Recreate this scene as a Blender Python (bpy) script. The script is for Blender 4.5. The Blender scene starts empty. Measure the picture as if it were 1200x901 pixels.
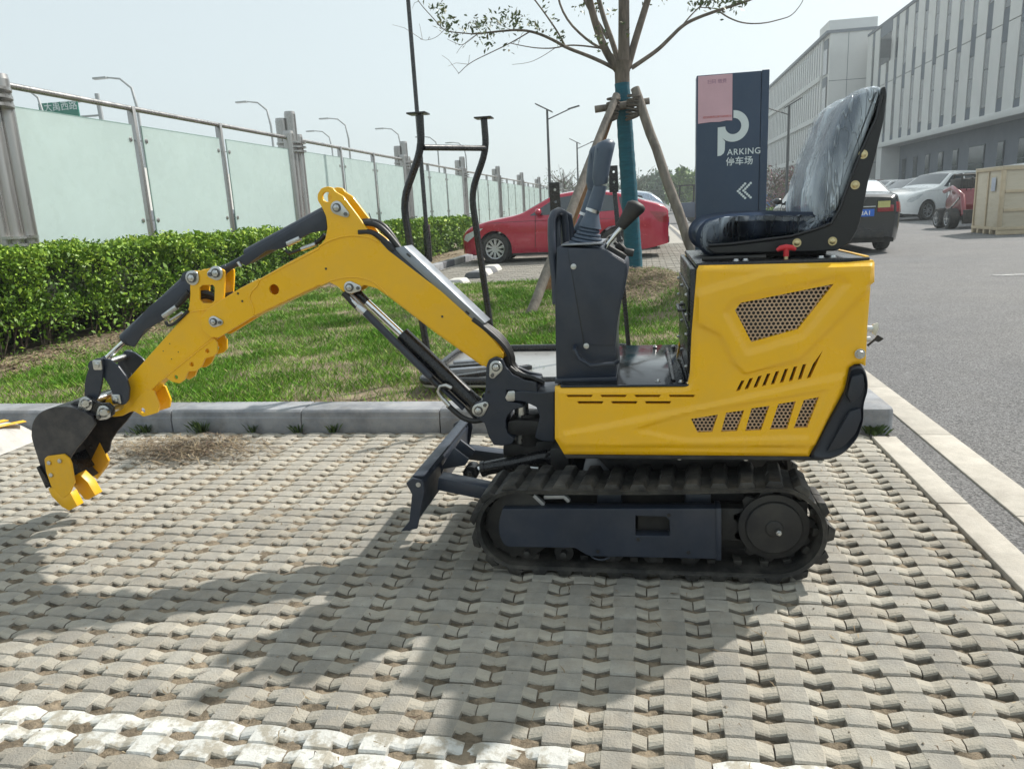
import bpy, bmesh, math, random
import numpy as np
from mathutils import Vector, Matrix
R = math.radians
random.seed(7); rng = np.random.default_rng(7)
SC = bpy.context.scene
COL = SC.collection

# ---------------------------------------------------------------- camera
FPX, CX, CY, EYE = 880.0, 600.0, 450.5, 1.15
dY = Vector((155, 210.5, -FPX)).normalized()
up = Vector((1, .05, 0)).cross(dY).normalized()
if up.y < 0: up = -up
dX = dY.cross(up)
CAMR = Matrix((dX, dY, up))
cam = bpy.data.cameras.new('camera'); cam.sensor_width = 36; cam.lens = 36 * FPX / 1200
cam.clip_start = .05; cam.clip_end = 3000
camo = bpy.data.objects.new('camera', cam); COL.objects.link(camo)
camo.matrix_world = Matrix.Translation((0, 0, EYE)) @ CAMR.to_4x4()
SC.camera = camo

# ---------------------------------------------------------------- sky and sun
SUN = Vector((.74, .705, 1.0)).normalized()
w = bpy.data.worlds.new("World"); SC.world = w; w.use_nodes = True
nt = w.node_tree; bg = nt.nodes['Background']
sky = nt.nodes.new('ShaderNodeTexSky'); sky.sky_type = 'NISHITA'; sky.sun_disc = False
sky.sun_elevation = math.asin(SUN.z); sky.sun_rotation = math.atan2(SUN.x, SUN.y)
sky.dust_density = 3.0; sky.air_density = 1.0; sky.ozone_density = 1.0
hs = nt.nodes.new('ShaderNodeHueSaturation'); hs.inputs['Saturation'].default_value = .5
mx = nt.nodes.new('ShaderNodeMix'); mx.data_type = 'RGBA'; mx.inputs[0].default_value = .55
mx.inputs[7].default_value = (8.6, 9.9, 10.1, 1)          # even milk of a hazy sky, the same all round
nt.links.new(sky.outputs[0], hs.inputs['Color']); nt.links.new(hs.outputs[0], mx.inputs[6])
nt.links.new(mx.outputs[2], bg.inputs[0]); bg.inputs[1].default_value = .10
sun = bpy.data.lights.new('sun', 'SUN'); sun.energy = 4.9; sun.angle = R(.9); sun.color = (1, .95, .87)
so = bpy.data.objects.new('sun', sun); COL.objects.link(so)
so.rotation_euler = SUN.to_track_quat('Z', 'Y').to_euler(); so.location = (10, 10, 30)
SC.view_settings.view_transform = 'Standard'; SC.view_settings.look = 'None'
SC.view_settings.exposure = 0.22; SC.view_settings.gamma = 1
SC.render.engine = 'CYCLES'; SC.cycles.max_bounces = 8; SC.cycles.transparent_max_bounces = 24

# ---------------------------------------------------------------- helpers
def at(px, py, y=None, x=None, z=None):
    """a point of the photograph (1200 x 901) laid on a real plane of the place"""
    d = CAMR @ Vector((px - CX, CY - py, -FPX))
    if y is not None: t = y / d.y
    elif x is not None: t = x / d.x
    else: t = (z - EYE) / d.z
    return Vector((0, 0, EYE)) + d * t
WM = {}
def link(o, parent=None):
    COL.objects.link(o)
    if parent is not None:
        o.parent = parent
        o.matrix_parent_inverse = WM.get(parent.name, Matrix()).inverted()
    return o
def thing(name, label, cat, loc=(0, 0, 0), group=None, rotz=0, local=False):
    o = bpy.data.objects.new(name, None); COL.objects.link(o); o.empty_display_size = .1
    o.location = loc; o.rotation_euler = (0, 0, rotz)
    if not local: WM[o.name] = Matrix.Translation(loc) @ Matrix.Rotation(rotz, 4, 'Z')
    o['label'] = label; o['category'] = cat
    if group: o['group'] = group
    return o
def tag(o, label=None, cat=None, group=None, kind=None):
    if label: o['label'] = label
    if cat: o['category'] = cat
    if group: o['group'] = group
    if kind: o['kind'] = kind
    return o
def struct(o): o['kind'] = 'structure'; return o
def finish(me, angle=35):
    me.shade_smooth(); me.set_sharp_from_angle(angle=R(angle)); return me
def add(name, me, mat, parent=None):
    if mat is not None and not me.materials: me.materials.append(mat)
    return link(bpy.data.objects.new(name, me), parent)
def kids(o): return [c for c in COL.objects if c.parent == o]
def copy_tree(o, parent=None, label=None, group=None):
    c = o.copy(); COL.objects.link(c)
    if parent: c.parent = parent
    if label: c['label'] = label
    if group: c['group'] = group
    for ch in kids(o): copy_tree(ch, c)
    return c

class MB:
    """collects shapes and links them as one mesh"""
    def __init__(s): s.v = []; s.f = []; s.mi = []; s.m = 0
    def add(s, vs, fs):
        n = len(s.v); s.v += [tuple(v) for v in vs]
        s.f += [tuple(i + n for i in f) for f in fs]; s.mi += [s.m] * len(fs); return s
    def box(s, c, d, rot=None, taper=1):
        c = Vector(c); h = Vector(d) / 2; vs = []
        for z in (-1, 1):
            k = taper if z > 0 else 1
            for x, y in ((-1, -1), (1, -1), (1, 1), (-1, 1)):
                p = Vector((x * h.x * k, y * h.y * k, z * h.z))
                if rot is not None: p = rot @ p
                vs.append(c + p)
        return s.add(vs, [(3, 2, 1, 0), (4, 5, 6, 7), (0, 1, 5, 4), (1, 2, 6, 5), (2, 3, 7, 6), (3, 0, 4, 7)])
    def bb(s, a, b):
        a = Vector(a); b = Vector(b); return s.box((a + b) / 2, [abs(q) for q in (b - a)])
    def bar(s, a, b, wd, ht, upv=(0, 0, 1)):
        a = Vector(a); b = Vector(b); z = (b - a).normalized(); u = Vector(upv)
        if abs(z.dot(u)) > .98: u = Vector((1, 0, 0))
        x = u.cross(z).normalized(); y = z.cross(x)
        return s.box((a + b) / 2, (wd, ht, (b - a).length), Matrix((x, y, z)).transposed())
    def cyl(s, a, b, r0, r1=None, n=16, caps=True):
        return s.tube([a, b], [r0, r0 if r1 is None else r1], n, caps)
    def tube(s, pts, r, n=10, caps=True):
        pts = [Vector(p) for p in pts]; m = len(pts)
        rs = list(r) if hasattr(r, '__len__') else [r] * m
        t0 = (pts[1] - pts[0]).normalized()
        x = t0.orthogonal().normalized(); vs = []; prev = t0
        for i, p in enumerate(pts):
            t = ((pts[min(i + 1, m - 1)] - pts[i]).normalized() + (pts[i] - pts[max(i - 1, 0)]).normalized())
            t = t.normalized() if t.length > 1e-6 else prev
            x = (x - t * x.dot(t)).normalized(); y = t.cross(x); prev = t
            for k in range(n):
                a = 2 * math.pi * k / n
                vs.append(p + (x * math.cos(a) + y * math.sin(a)) * rs[i])
        fs = [(i * n + k, i * n + (k + 1) % n, (i + 1) * n + (k + 1) % n, (i + 1) * n + k) for i in range(m - 1) for k in range(n)]
        if caps: fs += [tuple(range(n - 1, -1, -1)), tuple((m - 1) * n + k for k in range(n))]
        return s.add(vs, fs)
    def prism(s, pts, a, b, axis='y'):
        """outline in x-z (axis y), x-y (axis z) or y-z (axis x) pulled from a to b"""
        n = len(pts)
        ar = sum(pts[i][0] * pts[(i + 1) % n][1] - pts[(i + 1) % n][0] * pts[i][1] for i in range(n))
        if ar < 0: pts = pts[::-1]
        def P(p, c): return (p[0], c, p[1]) if axis == 'y' else ((p[0], p[1], c) if axis == 'z' else (c, p[0], p[1]))
        lo, hi = min(a, b), max(a, b)
        vs = [P(p, lo) for p in pts] + [P(p, hi) for p in pts]
        fs = [tuple(range(n)), tuple(range(2 * n - 1, n - 1, -1))] + [(i + n, (i + 1) % n + n, (i + 1) % n, i) for i in range(n)]
        if axis != 'y': fs = [f[::-1] for f in fs]
        return s.add(vs, fs)
    def loft(s, A, B):
        """skin between two outlines of equal length, capped"""
        n = len(A)
        return s.add(list(A) + list(B), [tuple(range(n)), tuple(range(2 * n - 1, n - 1, -1))] + [(i + n, (i + 1) % n + n, (i + 1) % n, i) for i in range(n)])
    def grid(s, rows, closed=False):
        m = len(rows); n = len(rows[0]); vs = [p for r in rows for p in r]; fs = []
        for i in range(m - 1):
            for k in range(n if closed else n - 1):
                fs.append((i * n + k, i * n + (k + 1) % n, (i + 1) * n + (k + 1) % n, (i + 1) * n + k))
        return s.add(vs, fs)
    def ball(s, c, r, n=10):
        rows = []; c = Vector(c); r = Vector(r) if hasattr(r, '__len__') else Vector((r, r, r))
        for i in range(n // 2 + 1):
            th = math.pi * i / (n // 2)
            th = min(max(th, .05), math.pi - .05)
            rows.append([c + Vector((r.x * math.sin(th) * math.cos(2 * math.pi * k / n), r.y * math.sin(th) * math.sin(2 * math.pi * k / n), r.z * math.cos(th))) for k in range(n)])
        s.grid(rows[::-1], True); return s
    def mesh(s, name='mesh', bevel=0, segs=2, angle=35, recalc=True):
        me = bpy.data.meshes.new(name); me.from_pydata(s.v, [], s.f)
        if any(s.mi): me.polygons.foreach_set('material_index', s.mi)
        if bevel or recalc:
            bm = bmesh.new(); bm.from_mesh(me)
            bmesh.ops.recalc_face_normals(bm, faces=bm.faces)
            if bevel:
                es = [e for e in bm.edges if len(e.link_faces) == 2 and e.calc_face_angle(0) > .45]
                bmesh.ops.bevel(bm, geom=es, offset=bevel, segments=segs, profile=.5, affect='EDGES', clamp_overlap=True)
            bm.to_mesh(me); bm.free()
        return finish(me, angle)
    def build(s, name, mat, parent=None, **k):
        mats = mat if isinstance(mat, (list, tuple)) else [mat]
        me = s.mesh(name, **k)
        for m in mats: me.materials.append(m)
        return link(bpy.data.objects.new(name, me), parent)

def rnd(pts, r, n=4):
    """round the corners of an outline; r a number or one per corner"""
    out = []; N = len(pts)
    for i in range(N):
        p = Vector(pts[i][:2]); a = Vector(pts[i - 1][:2]); b = Vector(pts[(i + 1) % N][:2])
        ri = r[i] if hasattr(r, '__len__') else r
        da, db = a - p, b - p
        if ri <= 0 or da.length < 1e-6 or db.length < 1e-6: out.append((p.x, p.y)); continue
        k = min(ri, da.length * .45, db.length * .45)
        p0 = p + da.normalized() * k; p1 = p + db.normalized() * k
        for j in range(n + 1):
            t = j / n; q = p0 * (1 - t) ** 2 + p * 2 * t * (1 - t) + p1 * t * t; out.append((q.x, q.y))
    return out
def circ(c, r, n=20): return [(c[0] + r * math.cos(2 * math.pi * i / n), c[1] + r * math.sin(2 * math.pi * i / n)) for i in range(n)]
def flatmesh(outline, holes, half, bev, cuts=1):
    cu = bpy.data.curves.new('c', 'CURVE'); cu.dimensions = '2D'; cu.fill_mode = 'BOTH'
    for pts in [outline] + list(holes):
        sp = cu.splines.new('POLY'); sp.points.add(len(pts) - 1)
        for q, p in zip(sp.points, pts): q.co = (p[0], p[1], 0, 1)
        sp.use_cyclic_u = True
    cu.extrude = max(half - bev, 0); cu.bevel_depth = bev; cu.bevel_resolution = cuts; cu.offset = -bev
    ob = bpy.data.objects.new('c', cu); me = bpy.data.meshes.new_from_object(ob)
    bpy.data.objects.remove(ob); bpy.data.curves.remove(cu); return me
def plate(name, outline, y0, y1, mat, parent=None, holes=(), bev=.0015, xf=None, angle=30):
    """outline in x-z, thickness y0..y1, with real holes and a small edge bevel"""
    me = flatmesh(outline, holes, abs(y1 - y0) / 2, min(bev, abs(y1 - y0) * .45)); ym = (y0 + y1) / 2
    for v in me.vertices:
        x, y, z = v.co; v.co = xf(x, -z, y) if xf else (x, ym - z, y)
    me.materials.clear(); finish(me, angle); return add(name, me, mat, parent)
def pp(pts, Y, sc=1.0, ox=0.0, oy=0.0):
    """outline read off the photograph -> x, z on the plane y = Y"""
    o = []
    for p in pts:
        q = at(p[0] / sc + ox, p[1] / sc + oy, y=Y); o.append((q.x, q.z))
    return o
def text(name, body, size, mat, parent, loc, rot, extrude=.001, align='LEFT', spacing=1.0, bold=0):
    cu = bpy.data.curves.new('t', 'FONT'); cu.body = body; cu.size = size; cu.extrude = extrude; cu.align_x = align
    cu.space_character = spacing; cu.offset = bold; cu.resolution_u = 3
    ob = bpy.data.objects.new('t', cu); me = bpy.data.meshes.new_from_object(ob)
    bpy.data.objects.remove(ob); bpy.data.curves.remove(cu)
    M4 = Matrix.Translation(loc) @ rot.to_4x4(); me.transform(M4); me.materials.clear()
    return add(name, me, mat, parent)
FACE = Matrix.Rotation(R(90), 3, 'X')          # text standing up and facing -y
def gridcut(me, step, axes=(0, 2)):
    bm = bmesh.new(); bm.from_mesh(me)
    for ax in axes:
        lo = min(v.co[ax] for v in bm.verts); hi = max(v.co[ax] for v in bm.verts)
        n = int((hi - lo) / step)
        for i in range(1, n + 1):
            co = Vector((0, 0, 0)); co[ax] = lo + i * (hi - lo) / (n + 1); no = Vector((0, 0, 0)); no[ax] = 1
            bmesh.ops.bisect_plane(bm, geom=bm.verts[:] + bm.edges[:] + bm.faces[:], plane_co=co, plane_no=no, dist=1e-6)
    bm.to_mesh(me); bm.free(); return me
def quads_mesh(name, P, N=None, mat=None, parent=None, cols=None):
    """P: (n,k,3) array of separate faces with k corners"""
    n, k = P.shape[0], P.shape[1]
    me = bpy.data.meshes.new(name); me.vertices.add(n * k); me.vertices.foreach_set('co', P.reshape(-1).astype(np.float32))
    me.loops.add(n * k); me.loops.foreach_set('vertex_index', np.arange(n * k, dtype=np.int32))
    me.polygons.add(n); me.polygons.foreach_set('loop_start', np.arange(0, n * k, k, dtype=np.int32))
    if cols is not None:
        a = me.attributes.new('tone', 'FLOAT', 'FACE'); a.data.foreach_set('value', cols.astype(np.float32))
    me.update(); me.validate(verbose=False)
    return add(name, me, mat, parent)

# ---------------------------------------------------------------- materials
def rgb(c):
    if isinstance(c, str):
        c = c.lstrip('#'); c = [int(c[i:i + 2], 16) / 255 for i in (0, 2, 4)]
        c = [x / 12.92 if x <= .04045 else ((x + .055) / 1.055) ** 2.4 for x in c]
    return (c[0], c[1], c[2], 1)
def M(name, col, rough=.5, metal=0., var=.12, scale=6., bump=0., bscale=60., coat=0., spec=.5, col2=None, mix2=.5, s2=3., edge=.08,
      inst=0., tone=None, alpha=1., trans=0., aniso=None, dust=0., dustcol=(.30, .27, .22)):
    m = bpy.data.materials.new(name); m.use_nodes = True; t = m.node_tree; N = t.nodes; L = t.links
    b = N['Principled BSDF']
    geo = N.new('ShaderNodeNewGeometry')
    def noise(sc, det=4, ro=.6):
        n = N.new('ShaderNodeTexNoise'); n.inputs['Scale'].default_value = sc; n.inputs['Detail'].default_value = det
        n.inputs['Roughness'].default_value = ro
        if aniso:
            mp = N.new('ShaderNodeVectorMath'); mp.operation = 'MULTIPLY'; mp.inputs[1].default_value = aniso
            L.new(geo.outputs['Position'], mp.inputs[0]); L.new(mp.outputs[0], n.inputs['Vector'])
        else: L.new(geo.outputs['Position'], n.inputs['Vector'])
        return n.outputs['Fac']
    def mixc(f, a, bb):
        n = N.new('ShaderNodeMix'); n.data_type = 'RGBA'
        if isinstance(f, float): n.inputs[0].default_value = f
        else: L.new(f, n.inputs[0])
        for s, q in ((6, a), (7, bb)):
            if isinstance(q, tuple): n.inputs[s].default_value = q
            else: L.new(q, n.inputs[s])
        return n.outputs[2]
    def ramp(f, lo, hi):
        n = N.new('ShaderNodeMapRange'); n.inputs[1].default_value = lo; n.inputs[2].default_value = hi
        L.new(f, n.inputs[0]); return n.outputs[0]
    c = rgb(col); f1 = noise(scale)
    dark = tuple(x * (1 - var) for x in c[:3]) + (1,); lite = tuple(min(1, x * (1 + var)) for x in c[:3]) + (1,)
    out = mixc(ramp(f1, .3, .7), dark, lite)
    if col2 is not None: out = mixc(ramp(noise(s2, 6, .65), mix2 - edge, mix2 + edge), out, rgb(col2))
    if tone is not None:
        at_ = N.new('ShaderNodeAttribute'); at_.attribute_name = 'tone'
        for j, (lo, hi, cc) in enumerate(tone): out = mixc(ramp(at_.outputs['Fac'], lo, hi), out, rgb(cc))
    if inst:
        oi = N.new('ShaderNodeObjectInfo'); h = N.new('ShaderNodeHueSaturation')
        mr = N.new('ShaderNodeMapRange'); L.new(oi.outputs['Random'], mr.inputs[0]); mr.inputs[3].default_value = 1 - inst; mr.inputs[4].default_value = 1 + inst
        L.new(mr.outputs[0], h.inputs['Value']); L.new(out, h.inputs['Color']); out = h.outputs[0]
    if dust: 
        n3 = noise(9, 6, .7); mm = N.new('ShaderNodeMath'); mm.operation = 'MULTIPLY'; mm.inputs[1].default_value = dust
        L.new(ramp(n3, .42, .75), mm.inputs[0]); out = mixc(mm.outputs[0], out, rgb(dustcol))
    L.new(out, b.inputs['Base Color'])
    rr = N.new('ShaderNodeMapRange'); L.new(noise(scale * 3, 5), rr.inputs[0]); rr.inputs[1].default_value = .3; rr.inputs[2].default_value = .7
    rr.inputs[3].default_value = max(rough - .08, .02); rr.inputs[4].default_value = min(rough + .08, 1)
    L.new(rr.outputs[0], b.inputs['Roughness'])
    b.inputs['Metallic'].default_value = metal; b.inputs['Coat Weight'].default_value = coat; b.inputs['Coat Roughness'].default_value = .06
    b.inputs['Specular IOR Level'].default_value = spec
    b.inputs['Transmission Weight'].default_value = trans; b.inputs['Alpha'].default_value = alpha
    if bump:
        bp = N.new('ShaderNodeBump'); bp.inputs['Strength'].default_value = bump; bp.inputs['Distance'].default_value = .01
        L.new(noise(bscale, 6, .65), bp.inputs['Height']); L.new(bp.outputs[0], b.inputs['Normal'])
    return m
Y_ = M('yellow_paint', (.87, .475, .004), .3, var=.03, scale=3, coat=.25, bump=.012, bscale=350, dust=.1)
NAVY = M('dark_blue_paint', (.021, .029, .047), .38, var=.12, scale=8, bump=.02, bscale=300, dust=.07)
BLK = M('black_paint', (.008, .009, .012), .26, var=.15, scale=10, bump=.02, bscale=200, dust=.08)
BLKM = M('matt_black', (.012, .012, .013), .6, var=.2, scale=12, bump=.05, bscale=200, dust=.15)
RUB = M('black_rubber', (.013, .013, .013), .6, var=.2, scale=18, bump=.15, bscale=120, col2=(.035, .033, .03), mix2=.62, s2=10, dust=.25)
HOSE = M('hose_rubber', (.016, .016, .017), .42, var=.2, scale=20, bump=.1, bscale=400)
STEELD = M('dark_steel', (.16, .16, .16), .4, 1, var=.2, scale=40)
STEEL = M('zinc_steel', (.55, .56, .56), .32, 1, var=.15, scale=30, bump=.05, bscale=300)
CHROME = M('polished_chrome', (.82, .83, .84), .12, 1, var=.05)
SILVER = M('bare_aluminium_sheet', (.27, .29, .32), .38, .85, var=.08, scale=8, bump=.04, bscale=120)
GREYPL = M('grey_grip_plastic', (.065, .09, .13), .5, var=.08, scale=20, bump=.06, bscale=900)
# ================================================================ SETTING
ASPH = M('asphalt', (.15, .15, .155), .86, var=.10, scale=1.3, bump=.9, bscale=170, col2=(.19, .185, .18), mix2=.55, s2=.35, edge=.2, spec=.3)
n_ = ASPH.node_tree; g_ = n_.nodes.new('ShaderNodeTexNoise'); g_.inputs['Scale'].default_value = 120; g_.inputs['Detail'].default_value = 3
gp = n_.nodes.new('ShaderNodeNewGeometry'); n_.links.new(gp.outputs['Position'], g_.inputs['Vector'])
b_ = n_.nodes['Principled BSDF']; src = b_.inputs['Base Color'].links[0].from_socket
mm = n_.nodes.new('ShaderNodeMix'); mm.data_type = 'RGBA'; mm.blend_type = 'MULTIPLY'; mm.inputs[0].default_value = 1
mr = n_.nodes.new('ShaderNodeMapRange'); mr.inputs[1].default_value = .36; mr.inputs[2].default_value = .64; mr.inputs[3].default_value = .5; mr.inputs[4].default_value = 1.5
n_.links.new(g_.outputs['Fac'], mr.inputs[0]); n_.links.new(src, mm.inputs[6]); n_.links.new(mr.outputs[0], mm.inputs[7]); n_.links.new(mm.outputs[2], b_.inputs['Base Color'])
DIRT = M('sandy_dirt', (.25, .20, .14), .95, var=.3, scale=20, bump=1.0, bscale=90, col2=(.12, .095, .065), mix2=.52, s2=18)
SOIL = M('grass_soil', (.17, .13, .085), .95, var=.3, scale=8, bump=1.0, bscale=60, col2=(.30, .25, .16), mix2=.55, s2=6)
KERB = M('kerb_granite', (.27, .285, .31), .8, var=.2, scale=9, bump=.35, bscale=120, col2=(.16, .17, .19), mix2=.54, s2=3.5, inst=.06, dust=.35)
FLUSH = M('flush_kerb_concrete', (.44, .41, .36), .88, var=.12, scale=12, bump=.35, bscale=120, col2=(.34, .31, .27), mix2=.6, s2=2.5, inst=.05, dust=.2)
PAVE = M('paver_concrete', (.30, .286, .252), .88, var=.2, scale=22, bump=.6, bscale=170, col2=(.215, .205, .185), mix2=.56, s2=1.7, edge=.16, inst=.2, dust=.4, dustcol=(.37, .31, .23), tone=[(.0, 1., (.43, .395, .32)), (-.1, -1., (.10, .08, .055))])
PAINTED = M('paver_white_paint', (.55, .55, .52), .7, var=.1, scale=20, bump=.35, bscale=150, col2=(.34, .315, .26), mix2=.52, s2=18, edge=.05, inst=.12)
FARPAVE = M('far_pavers', (.33, .31, .275), .9, var=.15, scale=3, bump=.3, inst=.05)

def sheet(name, x0, x1, y0, y1, z, mat, nx=1, ny=1):
    xs = [x0 + (x1 - x0) * i / nx for i in range(nx + 1)]; ys = [y0 + (y1 - y0) * i / ny for i in range(ny + 1)]
    b = MB(); b.grid([[(x, y, z) for x in xs] for y in ys]); return struct(b.build(name, mat, recalc=False))
GEARTH = M('far_ground', (.16, .16, .11), .95, var=.2, scale=.05)
sheet('ground', -900, 900, -300, 1400, -.16, GEARTH)
sheet('road', 1.17, 60, -3, 400, -.004, ASPH)
sheet('parking_lot', -4.35, 1.30, 11.3, 60, -.012, FARPAVE)
# dirt bed under the pavers, gently lumpy
b = MB(); nx, ny = 560, 300
x0, x1, y0, y1 = -5.6, 1.08, .55, 3.82
Xg = np.linspace(x0, x1, nx); Yg = np.linspace(y0, y1, ny)
from mathutils import noise as mn
rows = [[(x, y, -.0185 + .008 * max(0, min(1, .45 + .9 * mn.noise(Vector((x * 1.1, y * 1.3, 8))) - .25 * x)) + .007 * mn.noise(Vector((x * 9, y * 9, 0))) + .008 * mn.noise(Vector((x * 38, y * 38, 3)))) for x in Xg] for y in Yg]
b.grid(rows); struct(b.build('paver_bed', DIRT, recalc=False))

# ---- interlocking grass pavers: notched blocks with a dip at every notch
PX, PYP = .134, .0672
def paver_mesh(seed):
    r = random.Random(seed); L2 = 2 * PX
    st = []                                    # stations: x, front y, back y, top z
    g = .0016; dip = .0115
    xs = [(g, .024, .004, -dip), (PX * .25, .023, .002, -.001), (PX * .25 + .002, g, g, 0), (PX * .5, g, g, .0012), (PX * .75 - .002, g, g, 0), (PX * .75, .023, .002, -.001),
          (PX, .025, .004, -dip), (PX * 1.25, .023, .002, -.001), (PX * 1.25 + .002, g, g, 0), (PX * 1.5, g, g, .0012), (PX * 1.75 - .002, g, g, 0), (PX * 1.75, .023, .002, -.001), (L2 - g, .024, .004, -dip)]
    b = MB(); rows = []
    for x, f, k, z in xs:
        jz = r.uniform(-.0009, .0009); jf = r.uniform(-.0012, .0012); ch = .004 if f > .01 else .0045
        rows.append([(x, f + jf, -.04), (x, f + jf, z - ch + jz), (x, f + jf + ch * .9, z + jz), (x, PYP * .55, z + jz + .001 + (dip * .35 if z < -.005 else 0)),
                     (x, PYP - k - .004, z + jz + (dip * .3 if z < -.005 else 0)), (x, PYP - k, z - .003 + jz), (x, PYP - k, -.04)])
    b.grid(rows)
    n = 7; b.f.append(tuple(range(n))); b.mi.append(0); m = (len(xs) - 1) * n; b.f.append(tuple(range(m + n - 1, m - 1, -1))); b.mi.append(0)
    me = b.mesh('paver', angle=11, recalc=False)
    a_ = me.attributes.new('tone', 'FLOAT', 'FACE')
    for p_ in me.polygons:
        u = (p_.center.x / PX) % 1.0; a_.data[p_.index].value = r.uniform(.3, .6) if (u < .26 or u > .74) and abs(p_.normal.z) > .5 else (r.uniform(0, .15) if abs(p_.normal.z) > .3 else -.35)  # side faces darkened with soil colour, their shade painted in with it
    return me
PM = [paver_mesh(i) for i in range(8)]; PMW = []
for me in PM:
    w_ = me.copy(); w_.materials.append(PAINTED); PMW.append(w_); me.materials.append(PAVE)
pavement = struct(bpy.data.objects.new('pavement', None)); COL.objects.link(pavement)
spots = []
j = 0
y = 3.775 - PYP
while y > .62:
    off = (j % 2) * PX + random.choice((-.003, 0, .003))
    i0 = int(-5.5 / (2 * PX))
    for i in range(i0, 5):
        x = i * 2 * PX + off
        if x > 1.04: continue
        spots.append((x, y, j))
    y -= PYP; j += 1
def inframe(x, y):
    c = CAMR.transposed() @ (Vector((x, y, 0)) - Vector((0, 0, EYE)))
    if c.z >= -.05: return 0
    u, v = CX + FPX * c.x / -c.z, CY - FPX * c.y / -c.z
    return 1 / (c.z * c.z) if -10 < u < 1210 and v < 905 else 0
rank = sorted(spots, key=lambda s: -inframe(s[0] + PX, s[1] + PYP / 2))
CUTM = {}
single = set([s for s in rank if s[0] + 2 * PX <= 1.072][:262]); far_v, far_f, far_m, far_t = [], [], [], []
wr = min(spots, key=lambda s: abs(s[1] - 1.325))[2]
for s in spots:
    x, y, j = s; k = random.randrange(8)
    white = (j in (wr, wr + 1)) and x < (.25 if j == wr else -.2) + random.uniform(-.15, .1) and random.random() < .97
    M4 = Matrix.Translation((x + PX, y, random.uniform(-.002, .0018))) @ Matrix.Rotation(random.gauss(0, .008), 4, 'Z') @ Matrix.Rotation(random.gauss(0, .009), 4, 'Y') @ Matrix.Rotation(random.gauss(0, .010), 4, 'X') @ Matrix.Translation((-PX, 0, 0))
    if x + 2 * PX > 1.072:
        lim = round(1.068 - x, 3); key = (k % 2, white, lim)
        if key not in CUTM:
            me = (PMW if white else PM)[k % 2].copy(); bm = bmesh.new(); bm.from_mesh(me)
            bmesh.ops.bisect_plane(bm, geom=bm.verts[:] + bm.edges[:] + bm.faces[:], plane_co=(lim, 0, 0), plane_no=(1, 0, 0), clear_outer=True)
            bmesh.ops.holes_fill(bm, edges=[e for e in bm.edges if len(e.link_faces) == 1 and all(abs(v.co.x - lim) < 1e-4 for v in e.verts)]); bm.to_mesh(me); bm.free(); CUTM[key] = me
        o = bpy.data.objects.new('brick', CUTM[key]); COL.objects.link(o); o.parent = pavement; o.location = (x, y, 0); continue
    if s in single:
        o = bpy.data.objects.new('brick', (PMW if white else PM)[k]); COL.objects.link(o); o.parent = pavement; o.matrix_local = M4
    else:
        me = PM[k]; n0 = len(far_v)
        far_v += [tuple(M4 @ v.co) for v in me.vertices]
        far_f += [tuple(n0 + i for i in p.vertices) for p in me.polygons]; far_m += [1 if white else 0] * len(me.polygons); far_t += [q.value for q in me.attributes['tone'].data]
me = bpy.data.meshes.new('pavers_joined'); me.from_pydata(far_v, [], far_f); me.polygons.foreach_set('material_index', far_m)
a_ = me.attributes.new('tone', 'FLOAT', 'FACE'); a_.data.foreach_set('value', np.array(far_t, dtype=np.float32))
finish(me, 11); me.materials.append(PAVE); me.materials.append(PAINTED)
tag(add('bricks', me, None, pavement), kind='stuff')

# ---- kerbs: each stone a piece
def stone(name, x0, x1, y0, y1, z0, z1, mat, parent, bev=.012):
    if bev < .02 or y1 - y0 > .5: b = MB(); b.bb((x0, y0, z0), (x1, y1, z1)); return b.build(name, mat, parent, bevel=bev, segs=3)
    b = MB(); b.prism([(y0, z0), (y0, z1 - .045), (y0 + .006, z1 - .041), (y0 + .008, z1 - .014), (y0 + .022, z1), (y1, z1), (y1, z0)], x0, x1, 'x'); return b.build(name, mat, parent, bevel=.003, segs=2, angle=25)
kerb = struct(bpy.data.objects.new('kerb', None)); COL.objects.link(kerb)
x = -5.94
for k in range(9):
    x2 = x + .806; 
    stone('kerb_stone', x + .003, min(x2, 1.0) - .003, 3.80 + random.uniform(-.003, .003), 4.0, -.12, .122 + random.uniform(-.002, .002), KERB, kerb, .02)
    x = x2
    if x > .9: break
b = MB(); b.prism(rnd([(1.003, 3.80), (1.20, 3.80), (1.20, 4.30), (1.0, 4.30), (1.003, 4.0)], [0, .05, 0, 0, 0]), -.12, .123, 'z'); b.build('kerb_stone', KERB, kerb, bevel=.018)
y = 4.306
while y < 11.3:
    stone('kerb_stone', 1.0, 1.20, y, min(y + .80, 11.4), -.12, .122, KERB, kerb, .02); y += .806
flush = struct(bpy.data.objects.new('flush_kerb', None)); COL.objects.link(flush)
y = 3.73
for k in range(6): stone('kerb_stone', 1.075, 1.185, y - .85, y - .004, -.1, .006, FLUSH, flush, .004); y -= .854
y = -2.2
for k in range(40): stone('kerb_stone', 1.298, 1.447, y, y + .99, -.1, .004, FLUSH, flush, .004); y += .994
stone('kerb_stone', 1.298, 1.447, y, 60, -.1, .004, FLUSH, flush, .004)
# parking kerb on the far left, some stones painted
WSTONE = M('white_kerb_paint', (.52, .51, .47), .8, var=.12, scale=8, bump=.2)
DSTONE = M('grey_kerb_paint', (.11, .115, .125), .8, var=.2, scale=8, bump=.2)
pk = struct(bpy.data.objects.new('parking_kerb', None)); COL.objects.link(pk)
y = 11.3; k = 0
while y < 34:
    stone('kerb_stone', -4.55, -4.38, y, y + .99, -.1, .13, (KERB, DSTONE, WSTONE, KERB)[k % 4] if k > 2 else KERB, pk, .02); y += 1.0; k += 1
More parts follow.
